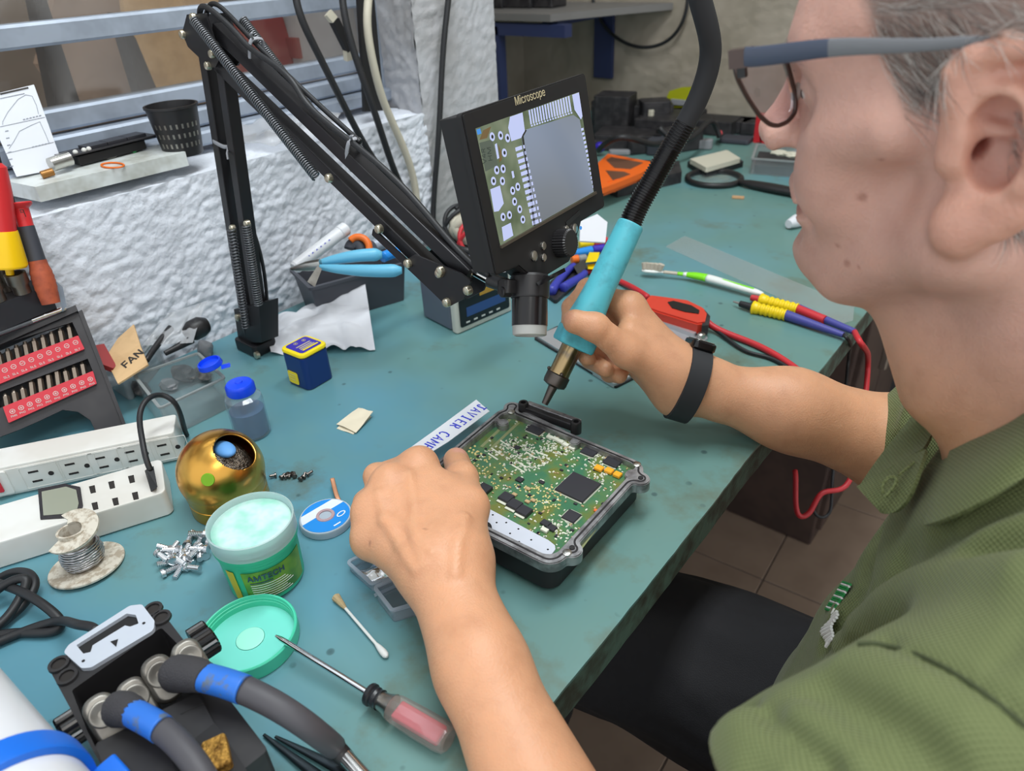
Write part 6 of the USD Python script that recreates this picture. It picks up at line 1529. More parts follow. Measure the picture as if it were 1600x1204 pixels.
ho = Polygon([st2(*p) for p in ((124, 1012), (200, 964), (213, 966), (217, 978), (206, 982), (198, 980), (146, 1012), (143, 1022), (134, 1024))]).buffer(.0006)
part(stn, 'panel', stp(pan.difference(ho), .003, ZS), 'station_panel', False); part(stn, 'panel_recess', stp(ho.buffer(.001), .0004, ZS), 'black_matt', False)
tri = Polygon([st2(*p) for p in ((175, 1007), (187, 1003), (184, 1015))]); part(stn, 'indicator', stp(tri, .0003, ZS + .003), 'black_matt', False)
for px, py in ((133, 1037), (227, 978)): part(stn, 'panel_screw', stp(Point(*st2(px, py)).buffer(.0010), .0003, ZS + .003), 'black_matt', False)
for px, py in ((93, 1039), (106, 1058), (240, 953), (253, 966)):
    a, b = st2(px, py); f0 = frame(st3(a, b, ZS)); part(stn, 'tip_hole', MB().lathe([(.0064, 0), (.0062, .0020), (.0044, .0020), (.0042, .0003), (1e-5, .0003)], 24, f0, False), 'station_black'); part(stn, 'hole_bottom', MB().lathe([(.0043, .0003), (.0043, .0005)], 20, f0), 'hole_dark')
part(stn, 'well_floor', stp(h_b.buffer(.001), .001, ZS - .028), 'black_matt', False)
# front slope and tray
fa, fb = st2(310, 1085)[1], dS
part(stn, 'front_cover', stp(Polygon([st2(*p) for p in ((152, 1168), (312, 1087), (345, 1150), (330, 1185), (190, 1260), (175, 1230))]).buffer(-.002).buffer(.002), .004, ZS), 'station_black', False)
mb = MB(); bar(mb, st3(*st2(285, 1122), ZS + .0042), st3(*st2(320, 1105), ZS + .0042), .0006, .0004, up_); part(stn, 'vent_slit', mb, 'black_matt', False)
part(stn, 'tray_recess', stp(Polygon([st2(*p) for p in ((270, 1190), (340, 1135), (395, 1220), (300, 1270))]).buffer(-.002).buffer(.002), .0005, ZS + .0041), 'black_matt', False)
sq_ = st3(*st2(345, 1192), ZS + .004); part(stn, 'sponge', MB().rbox((0, 0, 0), (.013, .020, .007), .002, .001, frame(sq_, up_, SX + SYd * .3)), 'brass_sponge', 40)
for (px, py), lift in (((165, 1122), .004), ((212, 1090), .0), ((254, 1062), .005), ((296, 1028), .0)):
    a, b = st2(px, py); c = st3(a, b, ZS + lift - .004); z = unit(up_ * .72 + SYd * .70); xx = unit(SX); yy = np.cross(z, xx)
    fh = frame(c, z, SX)
    mb = MB(); mb.loft([z3(rr(.0165, .028, .0070, 6) , -.010), z3(rr(.0175, .030, .0075, 6), .004), z3(rr(.0168, .0292, .0072, 6), .0064), z3(rr(.0140, .0265, .0060, 6), .0076), z3(rr(.0125, .025, .0055, 6), .0078)], fh)
    hp = part(stn, 'tip_holder', mb, 'holder_metal', 45)
    part(stn, 'holder_dish', MB().lathe([(.0078, .0076), (.0076, .0086), (.0064, .0088), (.0050, .0080), (1e-5, .0076)], 24, frame(c + unit(np.cross(z, xx)) * (-.003 if np.cross(z, xx) @ SYd > 0 else .003), z)), 'holder_metal', True, parent=hp)
def st_cable(nm, g0, path, r_g, label=None):
    h = part(stn, 'grip', MB().tube(spline(g0, 24), np.interp(np.linspace(0, 1, 24), [0, .15, .6, 1], [r_g*.9, r_g*1.12, r_g*1.05, r_g*.86]), 16), 'grip_foam', True)
    pth = spline(path, 60); k = 20
    part(stn, 'blue_sleeve', MB().tube(pth[:k], r_g*.84, 16), 'cable_blue', True); part(stn, 'cable', MB().tube(pth[k-1:], np.linspace(r_g*.80, r_g*.72, 60-k+1), 16), 'cable_grey', True)
st_cable('a', [P(268, 1052, ZS + .012), P(285, 1052, ZS + .016), P(305, 1054, ZS + .019), P(322, 1060, ZS + .020)], [P(316, 1057, ZS + .020), P(350, 1066, ZS + .020), P(388, 1080, ZS + .019), P(435, 1104, ZS + .014), P(475, 1130, ZS + .004), P(522, 1166, T + .020)], .0098)
st_cable('b', [P(180, 1108, ZS + .012), P(195, 1108, ZS + .016), P(212, 1116, ZS + .019)], [P(208, 1113, ZS + .019), P(232, 1126, ZS + .020), P(262, 1146, ZS + .020), P(295, 1180, ZS + .018), P(325, 1225, ZS + .012), P(345, 1270, ZS)], .0090)
part(stn, 'cable_plug', MB().tube([P(518, 1163, T + .0205), P(536, 1180, T + .016), P(548, 1192, T + .012), P(575, 1222, T + .010)], [.0062, .0056, .0050, .0050], 14), 'plastic_black', True); part(stn, 'plug_sleeve', MB().cyl(P(534, 1176, T + .0165), P(585, 1232, T + .012), .0048), 'chrome')
for px, py, r_ in ((312, 992, .0074), (323, 1005, .0090), (107, 1130, .0066), (118, 1142, .0078)):
    side = 1 if px > 200 else -1; c = P(px, py, ZS - .014); ax_ = SX * side
    kr = np.array([(( r_ + (.0006 if k % 2 else -.0003)) * math.cos(2*math.pi*k/36), (r_ + (.0006 if k % 2 else -.0003)) * math.sin(2*math.pi*k/36)) for k in range(36)])
    part(stn, 'knob', MB().loft([z3(kr, -.006), z3(kr, .005), z3(kr*.86, .0062)], frame(c, ax_)), 'black_gloss', 20)
part(stn, 'power_lead', MB().tube(spline([P(150, 985, ZS - .02), P(138, 978, ZS - .022), P(120, 975, ZS - .024), P(90, 970, T + .012), P(40, 985, T + .005), P(-20, 1010, T + .005)], 40), .0034, 10), 'cable_black', True)
cord = thing('extension_cable', 'looped black power cord heaped at the left edge beside the solder reel', 'cable', P(20, 930))
loop = [P(-30, 930, T + .005), P(5, 900, T + .008), P(35, 893, T + .012), P(53, 905, T + .013), P(50, 925, T + .010), P(20, 960, T + .006), P(-20, 985, T + .005)]
part(cord, 'cord', MB().tube(spline(loop, 50), .0036, 10), 'cable_black', True)
part(cord, 'cord', MB().tube(spline([P(-30, 905, T + .011), P(0, 912, T + .014), P(35, 925, T + .016), P(75, 950, T + .014), P(95, 975, T + .007), P(85, 985, T + .005), P(40, 988, T + .004), P(-30, 1003, T + .004)], 60), .0036, 10), 'cable_black', True)
part(cord, 'cord', MB().tube(spline([P(-30, 945, T + .013), P(0, 918, T + .018), P(25, 905, T + .020), P(40, 905, T + .019), P(36, 925, T + .014), P(10, 965, T + .008), P(-30, 990, T + .008)], 50), .0036, 10), 'cable_black', True)
# white cylinder with a blue clamp
mat('white_enamel', S(224, 226, 230), .25); mat('blue_clamp', S(22, 110, 220), .35)
wc = thing('white_canister', 'white cylinder with a bright blue clamp ring, cut by the lower left corner', 'canister', P(20, 1150))
c0, c1 = D(-168, 1056, .42), D(62, 1376, .33); RC = .040
part(wc, 'body', MB().cyl(c0, c1, RC, n=64, ch=.002), 'white_enamel', 40)
cz = unit(c1 - c0); 
def near_t(px, py):
    r = unit(ray(px, py)); ts = np.linspace(0, np.linalg.norm(c1 - c0), 300); return min(ts, key=lambda t: abs(np.hypot(*(np.array(proj_(c0 + cz * t)) - (px, py)))))
tq_ = near_t(45, 1240)
part(wc, 'clamp_ring', MB().lathe([(RC + .0002, 0), (RC + .004, .0005), (RC + .0045, .003), (RC + .0045, .013), (RC + .004, .0155), (RC + .0002, .016)], 64, frame(c0 + cz * (tq_ - .004), cz), False), 'blue_clamp', 40)
lug = D(160, 1200, .385); part(wc, 'clamp_lug', MB().rbox((0, 0, 0), (.016, .010, .016), .002, .001, frame(lug, cz, V(0, 1, 0))), 'blue_clamp', 40)

# ------------------------------------------------------------------ navy and yellow cube
nb0 = P(484, 612); nu = unit(P(521, 590) - P(484, 612)); nbx = thing('solder_paste_box', 'small navy cube box with a yellow-edged lid and yellow side patch', 'box', nb0)
nv = np.cross(V(0, 0, 1), nu); wN, hN = .0385, .041
NF = frame(nb0 + nu*wN/2 + nv*wN/2, V(0, 0, 1), nu)
mat('navy_plastic', S(16, 48, 112), .35); mat('box_yellow', S(246, 222, 30), .4); mat('box_violet', S(52, 36, 168), .35)
part(nbx, 'body', MB().rbox((0, 0, .0002), (wN, wN, hN), .007, .0012, NF, 6), 'navy_plastic', 40)
part(nbx, 'lid', MB().rbox((0, 0, hN), (wN + .001, wN + .001, .006), .0075, .0022, NF, 6), 'box_yellow', 40)
part(nbx, 'lid_label', MB().rbox((0, 0, hN + .006), (wN - .008, wN - .008, .0004), .004, .0001, NF, 4), 'box_violet', 40)
LN = PF(apply(NF, [[0, 0, hN + .0065]])[0], nu, nv)
for dx, dy in ((-.004, .009), (.007, .008)):
    part(nbx, 'face_mark', MB().tube([LN.w(dx + .0023*math.cos(a), dy + .0023*math.sin(a), .0002) for a in np.linspace(0, 2*math.pi, 15)], .0003, 5).ball(LN.w(dx, dy, .0002), .0008, 1), 'print_gold', False)
for k, (y_, l_) in enumerate(((.0005, .020), (-.0035, .018), (-.0070, .020))):     # print too small to read
    part(nbx, 'print_line', MB().box((0, 0, 0), (l_, .0018, .0002), frame(LN.w(0, y_, .0001), LN.n, nu)), 'print_gold')
part(nbx, 'lid_stripe', MB().box((0, 0, 0), (.022, .0022, .0003), frame(LN.w(.001, -.0105, .0002), LN.n, nu)), 'box_yellow')
side = frame(apply(NF, [[-wN/2 + .0135 - .004, 0, 0]])[0] if False else nb0 + nu * .0 + nv * .019, V(0, 0, 1), nu)
xs_ = -nu
part(nbx, 'side_patch', MB().rbox((0, 0, 0), (.017, .016, .0005), .0025, .0001, frame(nb0 + nv * .024 - nu * .0004 + V(0, 0, .012), -nu, nv)), 'box_yellow', 40)
for k in range(3): part(nbx, 'patch_line', MB().box((0, 0, 0), (.011, .0006, .0003), frame(nb0 + nv * .025 - nu * .0010 + V(0, 0, .009 + .0035*k), -nu, nv)), 'print_gold')

# ------------------------------------------------------------------ crumpled white paper
mat('tissue', S(216, 218, 224), .85)
cr = thing('crumpled_paper', 'crumpled white paper sheet between the boom clamp and the grey tool tray', 'paper', P(500, 540))
N_ = 40; a, b = np.meshgrid(np.linspace(0, 1, N_), np.linspace(0, 1, N_), indexing='ij')
c4 = [P(412, 500, T + .016), P(424, 552, T + .004), P(586, 545, T + .004), P(572, 452, T + .034)]
c4 = np.array(c4); g = (1-a)[..., None]*(1-b)[..., None]*c4[0] + a[..., None]*(1-b)[..., None]*c4[1] + a[..., None]*b[..., None]*c4[2] + (1-a)[..., None]*b[..., None]*c4[3]
nz = np.abs(meshkit.noise(np.dstack([a*4, b*5, a*0]), 5) - .5) * .020 + np.abs(meshkit.noise(np.dstack([a*7, b*8, a*0]), 6) - .5) * .007
g[..., 2] = np.maximum(g[..., 2] + nz - .004 + .012*np.sin(np.pi*a)*np.sin(np.pi*b), T + .0012); part(cr, 'sheet', MB().grid(g, .0004), 'tissue', 60)

# ------------------------------------------------------------------ grey tool tray with pliers, marker and tape
mat('tray_grey', S(72, 74, 82), .5); mat('plier_cyan', S(104, 186, 220), .4); mat('marker_white', S(216, 218, 222), .4); mat('tape_orange', S(232, 112, 30), .45)
HT = .055
tc = [P(492, 560, T) * 0 + P(430, 505, T), P(500, 528, T), P(637, 470, T), P(575, 430, T)]
ta, tb_ = P(486, 452, T + HT), P(634, 412, T + HT); tx_ = unit(tb_ - ta); ty_ = np.cross(V(0, 0, 1), tx_); Lt = np.linalg.norm(tb_ - ta) ; Wt = .080
tt0 = thing('tool_tray', 'dark grey plastic tray full of tools against the white wall', 'tray', V(*(ta + tx_*Lt/2 + ty_*Wt/2)[:2], T))
tf_m = frame(V(*(ta + tx_*Lt/2 + ty_*Wt/2)[:2], T), V(0, 0, 1), tx_)
rg = lambda w, d, z: z3(rr(w, d, .004, 3), z)
part(tt0, 'tray', MB().loft([rg(Lt*.9, Wt*.9, .0004), rg(Lt, Wt, HT), rg(Lt - .006, Wt - .006, HT), rg(Lt*.9 - .006, Wt*.9 - .006, .004)], tf_m, True), 'tray_grey', 35)
part(tt0, 'rim', MB().prism(Polygon(rr(Lt + .006, Wt + .006, .005, 3)).difference(Polygon(rr(Lt - .004, Wt - .004, .003, 3))), .004, tf_m, HT - .001), 'tray_grey', False)
pl_ = thing('pliers', 'long-nose pliers with two light blue handles resting across the grey tool tray', 'pliers', D(565, 412, .86))
for a_ in ([(497, 411, .83), (530, 404, .83), (565, 399, .832), (597, 398, .835)], [(500, 417, .822), (540, 421, .82), (585, 423, .818), (628, 422, .818)]):
    pp = spline([D(*q) for q in a_], 24); part(pl_, 'handle', MB().tube(pp, np.interp(np.linspace(0, 1, 24), [0, .2, .5, .9, 1], [.0032, .0052, .0070, .0078, .0040]), 14), 'plier_cyan', True)
part(pl_, 'jaws', MB().tube([D(502, 413, .825), D(480, 416, .83), D(455, 420, .84)], [.007, .006, .002], 8, True, (.6, 1)), 'steel', 40)
mk = thing('marker_pen', 'white marker pen with blue print sticking out of the grey tool tray', 'marker', D(460, 415, .85))
a0_, b0_ = D(462, 417, .85), D(541, 356, .89); ab = b0_ - a0_
part(mk, 'barrel', MB().cyl(a0_, a0_ + ab*.86, .0080, n=20), 'marker_white'); part(mk, 'cap', MB().cyl(a0_ + ab*.86, b0_, .0086, n=20, ch=.001), 'marker_white'); part(mk, 'nib_end', MB().cyl(a0_ - ab*.03, a0_, .0062, .0078), 'marker_white')
part(mk, 'print', MB().tube([a0_ + ab*(.25 + .04*k) + unit(CAM - a0_)*.0078 + V(0, 0, .0015*(-1)**k) for k in range(12)], .0007, 5), 'blue_ink', True)
tg_ = thing('tape_roll', 'roll with a bright orange rim inside the grey tool tray', 'tape', D(558, 395, .88))
part(tg_, 'rim', MB().tube([D(560 + 17*math.cos(t), 388 - 18*math.sin(t), .885) for t in np.linspace(-.4, 2.4, 24)], .0045, 8), 'tape_orange', True); part(tg_, 'core', MB().tube([D(556 + 9*math.cos(t), 391 - 11*math.sin(t), .892) for t in np.linspace(-.4, 3.0, 20)], .008, 8), 'grey_rubber', True)
single('steel_scraper', MB().hull([D(x, y, d) for x, y in ((480, 440), (492, 448), (503, 420), (496, 415)) for d in (.81, .813)]), 'holder_metal', 'short grey metal scraper leaning in the front of the grey tray', 'scraper', smooth=False)
single('blue_grip', MB().tube(spline([D(598, 402, .87), D(612, 396, .88), D(624, 393, .885)], 10), .0065, 10), 'wick_blue', 'dark blue grip showing behind the light blue plier handles', 'tool grip', smooth=True)
single('metal_tube', MB().cyl(D(584, 385, .90), D(602, 376, .91), .008), 'aluminium', 'short grey tube lying at the back of the grey tool tray', 'tube')

# ------------------------------------------------------------------ small bench meter behind the boom
mat('meter_cream', S(206, 206, 196), .4); mat('meter_side', S(98, 104, 118), .45); mat('meter_black', S(20, 21, 24), .2); emis('meter_blue', S(34, 70, 128), .55); emis('meter_gold', S(150, 120, 30), .7)
mA, mB_, mC = P(714, 523), P(800, 485), P(672, 503); mx_ = unit(mB_ - mA); my_ = unit(mC - mA); my_ = unit(my_ - mx_*(my_ @ mx_)); wM, dM, hM = np.linalg.norm(mB_ - mA), .075, .075
mtr = thing('bench_power_supply', 'small cream-framed bench power supply with a black display behind the boom end plate', 'power supply', mA + mx_*wM/2 + my_*dM/2)
mfm = frame(mA + mx_*wM/2 + my_*dM/2, V(0, 0, 1), mx_)
part(mtr, 'housing', MB().rbox((0, .006 if np.cross(V(0, 0, 1), mx_) @ my_ > 0 else -.006, .001), (wM - .002, dM - .012, hM - .002), .004, .002, mfm), 'meter_side', 40)
sgm = 1 if np.cross(V(0, 0, 1), mx_) @ my_ > 0 else -1
part(mtr, 'front_frame', MB().rbox((0, -sgm*(dM/2 - .005), 0), (wM, .012, hM), .004, .002, mfm), 'meter_cream', 40)
MFp = PF(mA - my_*.0012, mx_, V(0, 0, 1)); mfn = -my_
fmm = lambda a, b, c=0: frame(mA + mx_*a + V(0, 0, b) - my_*(.0012 + c), -my_, mx_)
part(mtr, 'display_glass', MB().rbox((0, 0, 0), (wM - .012, hM - .016, .0012), .003, .0004, fmm(wM/2, hM/2)), 'meter_black', 40)
part(mtr, 'readout', MB().box((0, 0, 0), (wM - .03, .013, .0004), fmm(wM/2 + .002, .027, .0013)), 'meter_blue'); part(mtr, 'readout', MB().box((0, 0, 0), (.028, .009, .0004), fmm(wM/2 + .006, .047, .0013)), 'meter_gold')
for k in range(5): part(mtr, 'legend', MB().box((0, 0, 0), (.006, .0022, .0004), fmm(.018 + .013*k, .013, .0013)), 'print_white')
single('white_card', MB().hull([D(x, y, d) for x, y, d in ((735, 405, .80), (790, 398, .80), (795, 420, .79), (742, 428, .79), (740, 432, .788), (795, 424, .788))]), 'tissue', 'white card lying behind the microscope on the small power supply', 'card', smooth=False)

# ------------------------------------------------------------------ clear storage boxes, bag, bottle and cardboard by the wall
glassy('clear_box', (.90, .92, .92), rough=.10, haze=.10, hazecol=(.75, .78, .8)); glassy('clear_bag', (.95, .95, .95), rough=.18, haze=.22, hazecol=(.85, .87, .9), bump=.6, bscale=60); mat('lip_clear', S(176, 182, 182), .35, transmission_weight=.5, ior=1.3)
def clear_box(t, c4, h):
    A = np.array(c4); base = Polygon(A[:, :2]).buffer(-.004).buffer(.004); z = A[0, 2]
    part(t, 'box', MB().prism(base, .0014, None, z).prism(base.difference(base.buffer(-.0016)), h, None, z), 'clear_box', False); part(t, 'box_rim', MB().prism(base.buffer(.0012).difference(base.buffer(-.002)), .002, None, z + h), 'lip_clear', False)
bxA = thing('clear_box', 'clear plastic box holding dark parts, right of the bit rack', 'storage box', P(300, 640))
q4_ = [P(250, 640, T + .036), P(210, 588, T + .036), P(310, 553, T + .036), P(352, 592, T + .036)]
clear_box(bxA, [V(q[0], q[1], T + .0005) for q in q4_], .036)
bxB = thing('clear_box', 'larger clear plastic box behind, half hidden by the bit rack', 'storage box', P(220, 610))
q5 = [P(165, 640, T + .030), P(140, 600, T + .030), P(318, 530, T + .030), P(345, 565, T + .030)]
q5 = [q5[0], P(150, 602, T + .040), P(290, 548, T + .040), P(222, 600, T + .03)]
clear_box(bxB, [V(q[0], q[1], T + .0005) for q in (P(205, 628, T), P(165, 600, T), P(262, 560, T), P(240, 590, T))], .034)
rng = np.random.default_rng(41)
mat('junk_dark', S(60, 60, 64), .6, col2=S(110, 108, 106), scale=90); mat('junk_grey', S(140, 142, 146), .5)
def lump(px, py, z, s, m_, lab, nm='loose_part', cat='part', sc_v=None, seed=0):
    c = P(px, py, z); t = trimesh.creation.icosphere(subdivisions=2, radius=1.0); v = np.array(t.vertices); v *= 1 + .5*(meshkit.noise(v*2.2 + seed, seed)[:, None] - .5)
    v = v * np.array(sc_v or (1, 1, .5)) * s; v[:, 2] += s*.4; return single(nm, MB().add(v + V(c[0], c[1], z), t.faces), m_, lab, cat, smooth=25)
lump(290, 590, T + .003, .016, 'junk_dark', 'dark grey lump of foam inside the front clear box', 'foam_piece', 'foam', (1.3, .8, .5), 1)
lump(318, 590, T + .003, .012, 'junk_dark', 'black folded strip inside the front clear box, right end', 'strip', 'strip', (1.4, .6, .5), 2)
lump(265, 605, T + .003, .011, 'junk_grey', 'grey plastic film bundle inside the front clear box, near end', 'film_bundle', 'film', (1.2, .9, .5), 3)
lump(222, 612, T + .003, .012, 'junk_dark', 'dark scrap inside the clear box beside the bit rack', 'scrap', 'scrap', (1.4, .7, .6), 4)
cbp = thing('cardboard_piece', 'torn brown cardboard piece printed FAN, behind the clear boxes', 'cardboard', P(195, 590))
def slab(t, nm, pts_, m_, th=.002, away=None):
    A = np.array([D(*p) for p in pts_]); n = unit(np.cross(A[1] - A[0], A[2] - A[0])); x = unit(A[1] - A[0]); pf = PF(A[0], x, np.cross(n, x)); poly = Polygon([((a - pf.o) @ pf.x, (a - pf.o) @ pf.y) for a in A]).buffer(0); part(t, nm, MB().prism(poly, th, pf.m(), -th/2), m_, False); return pf
pfc = slab(cbp, 'sheet', [(165, 560, .80), (185, 600, .77), (232, 570, .78), (222, 545, .80), (212, 510, .83), (188, 532, .82)], 'cardboard')
for tx, a_, b_, h_ in (('FAN', (196, 577), (226, 552), .011),):
    s_ = 1 if pfc.n @ (CAM - pfc.o) > 0 else -1
    a2, b2 = pfc.to(*a_), pfc.to(*b_); d2 = pfc.x*(b2 - a2)[0] + pfc.y*(b2 - a2)[1]; tm_ = text_poly_mesh(tx, 1.0, .0003, True); v = np.array(tm_.vertices); v[:, 0] *= np.linalg.norm(d2)/v[:, 0].max(); v[:, 1] *= h_
    part(cbp, 'lettering', (apply(frame(pfc.w(a2[0], a2[1], s_*.0012), pfc.n*s_, d2), v), np.array(tm_.faces)), 'print_dark', False)
rw = thing('red_wallet', 'dull dark red folded wallet behind the rack corner, by the cardboard', 'wallet', P(160, 570)); slab(rw, 'cover', [(145, 543, .80), (162, 540, .81), (181, 574, .79), (176, 580, .785), (155, 578, .785)], 'red_plastic_dull', .006)
bg = thing('plastic_bag', 'crinkled clear plastic bag with brushes against the white wall', 'bag', P(270, 540))
N_ = 24; a, b = np.meshgrid(np.linspace(0, 1, N_), np.linspace(0, 1, N_), indexing='ij')
c4 = np.array([D(222, 540, .83), D(300, 535, .82), D(322, 470, .86), D(262, 490, .87)]); g = (1-a)[..., None]*(1-b)[..., None]*c4[0] + a[..., None]*(1-b)[..., None]*c4[1] + a[..., None]*b[..., None]*c4[2] + (1-a)[..., None]*b[..., None]*c4[3]
g += unit(CAM - g[0, 0]) * ((np.abs(meshkit.noise(np.dstack([a*5, b*3, a*0]), 15) - .5) * .03)[..., None]); part(bg, 'film', MB().grid(g, .0004), 'clear_bag', 60)
b1_ = thing('brush', 'slim black brush handle leaning in front of the plastic bag', 'brush', P(240, 560)); part(b1_, 'handle', MB().tube(spline([D(229, 563, .80), D(246, 538, .82), D(267, 512, .84)], 12), np.linspace(.0032, .0042, 12), 10), 'plastic_black', True)
b2_ = thing('brush', 'black round brush lying in the plastic bag, right of the slim handle', 'brush', P(290, 540)); part(b2_, 'handle', MB().tube([D(258, 552, .81), D(300, 530, .83)], [.003, .005], 10), 'plastic_black', True)
part(b2_, 'head', MB().tube([D(292, 522, .835), D(300, 517, .84), D(314, 510, .845), D(323, 507, .85)], [.008, .0125, .0125, .009], 16), 'plastic_black', True)
lump(322, 552, T + .002, .011, 'junk_grey', 'pale grey cap standing behind the front clear box', 'cap', 'cap', (.9, .9, 1.2), 7)
# bottle with a blue flip cap
bo = P(396, 676); bt_ = thing('flip_cap_bottle', 'small clear bottle with open bright blue flip cap beside the clear box', 'bottle', bo)
glassy('bottle_clear', (.80, .88, .93), rough=.08, haze=.16, hazecol=(.6, .7, .78)); mat('liquid_blue', S(96, 126, 164), .15, transmission_weight=.35, ior=1.33); mat('cap_blue', S(10, 70, 232), .35)
bf = frame(bo)
part(bt_, 'bottle', MB().lathe([(.0165, .0005), (.0185, .002), (.0190, .040), (.0180, .046), (.0110, .051), (.0100, .056)], 40, bf), 'bottle_clear', 40)
part(bt_, 'liquid', MB().lathe([(.0155, .002), (.0172, .004), (.0174, .031), (1e-5, .031)], 36, bf), 'liquid_blue', 40)
part(bt_, 'cap', MB().lathe([(.0140, .0515), (.0146, .0525), (.0144, .060), (.0125, .0625), (.0040, .0632), (.0035, .0645), (1e-5, .0645)], 36, bf, False), 'cap_blue', 40)
hg = P(330, 572, T + .052); part(bt_, 'flip_lid', MB().lathe([(.0125, 0), (.0133, .001), (.0125, .006), (.0110, .0068), (.0105, .003), (1e-5, .003)], 32, frame(hg, V(-.1, -.15, 1)), False), 'cap_blue', 40)
part(bt_, 'hinge', MB().hull([P(345, 570, T + .053), P(358, 566, T + .056), P(346, 577, T + .053), P(360, 573, T + .056), P(345, 570, T + .056), P(360, 568, T + .059)]), 'cap_blue', False)

# ------------------------------------------------------------------ on the window sill
sl = thing('marble_slab', 'white marble slab lying on the window sill ledge', 'slab', (-0.87, .33, SILL))
f0, f1, k1, k0 = WX(55, 292, WLX + .004), WX(290, 237, WLX + .004), P(248, 225, .986), P(8, 275, .986)
zt = .984
tp4 = [P(55, 292, zt), P(290, 237, zt), P(262, 226, zt), P(12, 272, zt)]
tp4[2] = tp4[1] + V(-.085, .0, 0); tp4[3] = tp4[0] + V(-.085, -.012, 0)
part(sl, 'slab', MB().prism(Polygon([q[:2] for q in tp4]).buffer(-.001).buffer(.001), .016, None, zt - .016), 'marble', False)
cu = thing('net_pot', 'black slotted plastic pot standing on the sill end of the marble slab', 'pot', P(288, 238, .97))
cp = WX(288, 240, -.872)
hol = MB().lathe([(.0215, .0), (.0225, .001), (.0290, .054), (.0305, .0545), (.0305, .057), (.0280, .057), (.0205, .003), (1e-5, .003)], 48, frame(cp), False); part(cu, 'pot', hol, 'plastic_black', 40)
for row in range(3):
    for k in range(9):
        an = math.atan2(*(CAM - cp)[[1, 0]]) + (k - 4) * .24; zz = .014 + row*.011; r_ = .0225 + (zz/.054)*.0065
        part(cu, 'slot', MB().box((0, 0, 0), (.0022, .0052, .0006), frame(cp + V(r_*math.cos(an), r_*math.sin(an), zz), V(math.cos(an), math.sin(an), -.12), V(-math.sin(an), math.cos(an), 0))), 'holder_metal', False)
sh2 = thing('data_sheet', 'white data sheet with line charts leaning on the window above the marble slab', 'paper', P(60, 270, zt))
mat('sheet_white', S(226, 230, 238), .7); mat('ink_grey', S(150, 156, 166), .6)
pA, pB_, pC = WX(26, 276, -.905), WX(100, 262, -.905), WX(53, 132, -.932)
SP = PF(pA, pB_ - pA, pC - pB_)
part(sh2, 'sheet', MB().prism(Polygon([SP.to(*p) for p in ((26, 276), (100, 262), (53, 132), (-30, 152))]), .0006, SP.m(), -.0006), 'sheet_white', False)
sgn_ = 1 if SP.n @ (CAM - SP.o) > 0 else -1
def sp_line(pts_, r_=.0003, m_='ink_grey', nm='chart_line'): part(sh2, nm, MB().tube([SP.w(*SP.to(*p), sgn_*.0002) for p in pts_], r_, 4), m_, False)
sp_line([(4, 195), (4, 190), (12, 175), (28, 155), (40, 148), (50, 150), (57, 165), (60, 178)]); sp_line([(0, 198), (70, 183)]); sp_line([(14, 232), (22, 220), (30, 205), (50, 195), (62, 190), (72, 212), (76, 222)]); sp_line([(8, 240), (84, 222)])
for y in range(6): sp_line([(8 + y*1.5, 205 + y*11), (13 + y*1.5, 204 + y*11)], .0005)
sp_line([(0, 147), (44, 137)], .0009, 'print_dark', 'heading'); sp_line([(0, 154), (38, 146)], .0004, 'ink_grey', 'heading')
for k in range(6): sp_line([(36 + k*5, 187 - k*1.2), (39 + k*5, 186 - k*1.2)], .0006); sp_line([(50 + k*5, 230 - k*1.2), (53 + k*5, 229 - k*1.2)], .0006)
pcb = thing('sensor_board', 'black circuit board with a round silver connector lying on the marble slab', 'circuit board', P(175, 245, zt))
bA, bB_ = P(103, 247, zt + .014), P(245, 212, zt + .014); bx = unit(bB_ - bA); by = np.cross(V(0, 0, 1), bx)
part(pcb, 'board', MB().rbox((0, 0, 0), (np.linalg.norm(bB_ - bA), .030, .0016), .001, .0003, frame((bA + bB_)/2 + by*.014, V(0, 0, 1), bx)), 'rack_black', False)
for f_ in (.36, .58, .80): part(pcb, 'module', MB().rbox((0, 0, 0), (.024, .020, .0035), .0008, .0004, frame(bA + (bB_ - bA)*f_ + by*.014 + V(0, 0, .0016), V(0, 0, 1), bx)), 'chip_black', False)
for f_ in (.12, .21, .26): part(pcb, 'led', MB().ball(bA + (bB_ - bA)*f_ + by*.003 + V(0, 0, .003), .0028, 1), 'print_white', True)
part(pcb, 'connector', MB().cyl(bA - bx*.018 + V(0, 0, -.003), bA + bx*.004 + V(0, 0, -.001), .0075, .0075, 20), 'steel')
part(pcb, 'underside_parts', MB().rbox((0, 0, 0), (np.linalg.norm(bB_ - bA)*.75, .020, .010), .002, .0008, frame((bA + bB_)/2 + by*.014 - V(0, 0, .0122), V(0, 0, 1), bx)), 'black_matt', False)
part(pcb, 'plug', MB().rbox((0, 0, 0), (.012, .010, .009), .001, .0005, frame(P(172, 246, zt + .0005), V(0, 0, 1), bx)), 'plastic_white', False); part(pcb, 'green_terminal', MB().rbox((0, 0, 0), (.005, .006, .009), .001, .0005, frame(P(209, 238, zt + .0005), V(0, 0, 1), bx)), 'thread_green', False)
bat = thing('battery', 'small copper-coloured battery standing on the marble slab by the data sheet', 'battery', P(70, 272, zt)); 
mat('copper_wrap', S(150, 104, 50), .3, .5); bq = P(72, 272, zt + .004); part(bat, 'cell', MB().cyl(bq + V(0, -.005, .0), bq + V(.002, .0075, .0015), .0042, n=18, ch=.0006), 'copper_wrap')
single('orange_band', MB().tube([P(176 + 18*math.cos(t), 258 + 4*math.sin(t), zt + .0012) for t in np.linspace(0, 2*math.pi, 24)], .0010, 6), 'tape_orange', 'flat orange rubber band lying on the marble slab', 'rubber band', smooth=True)
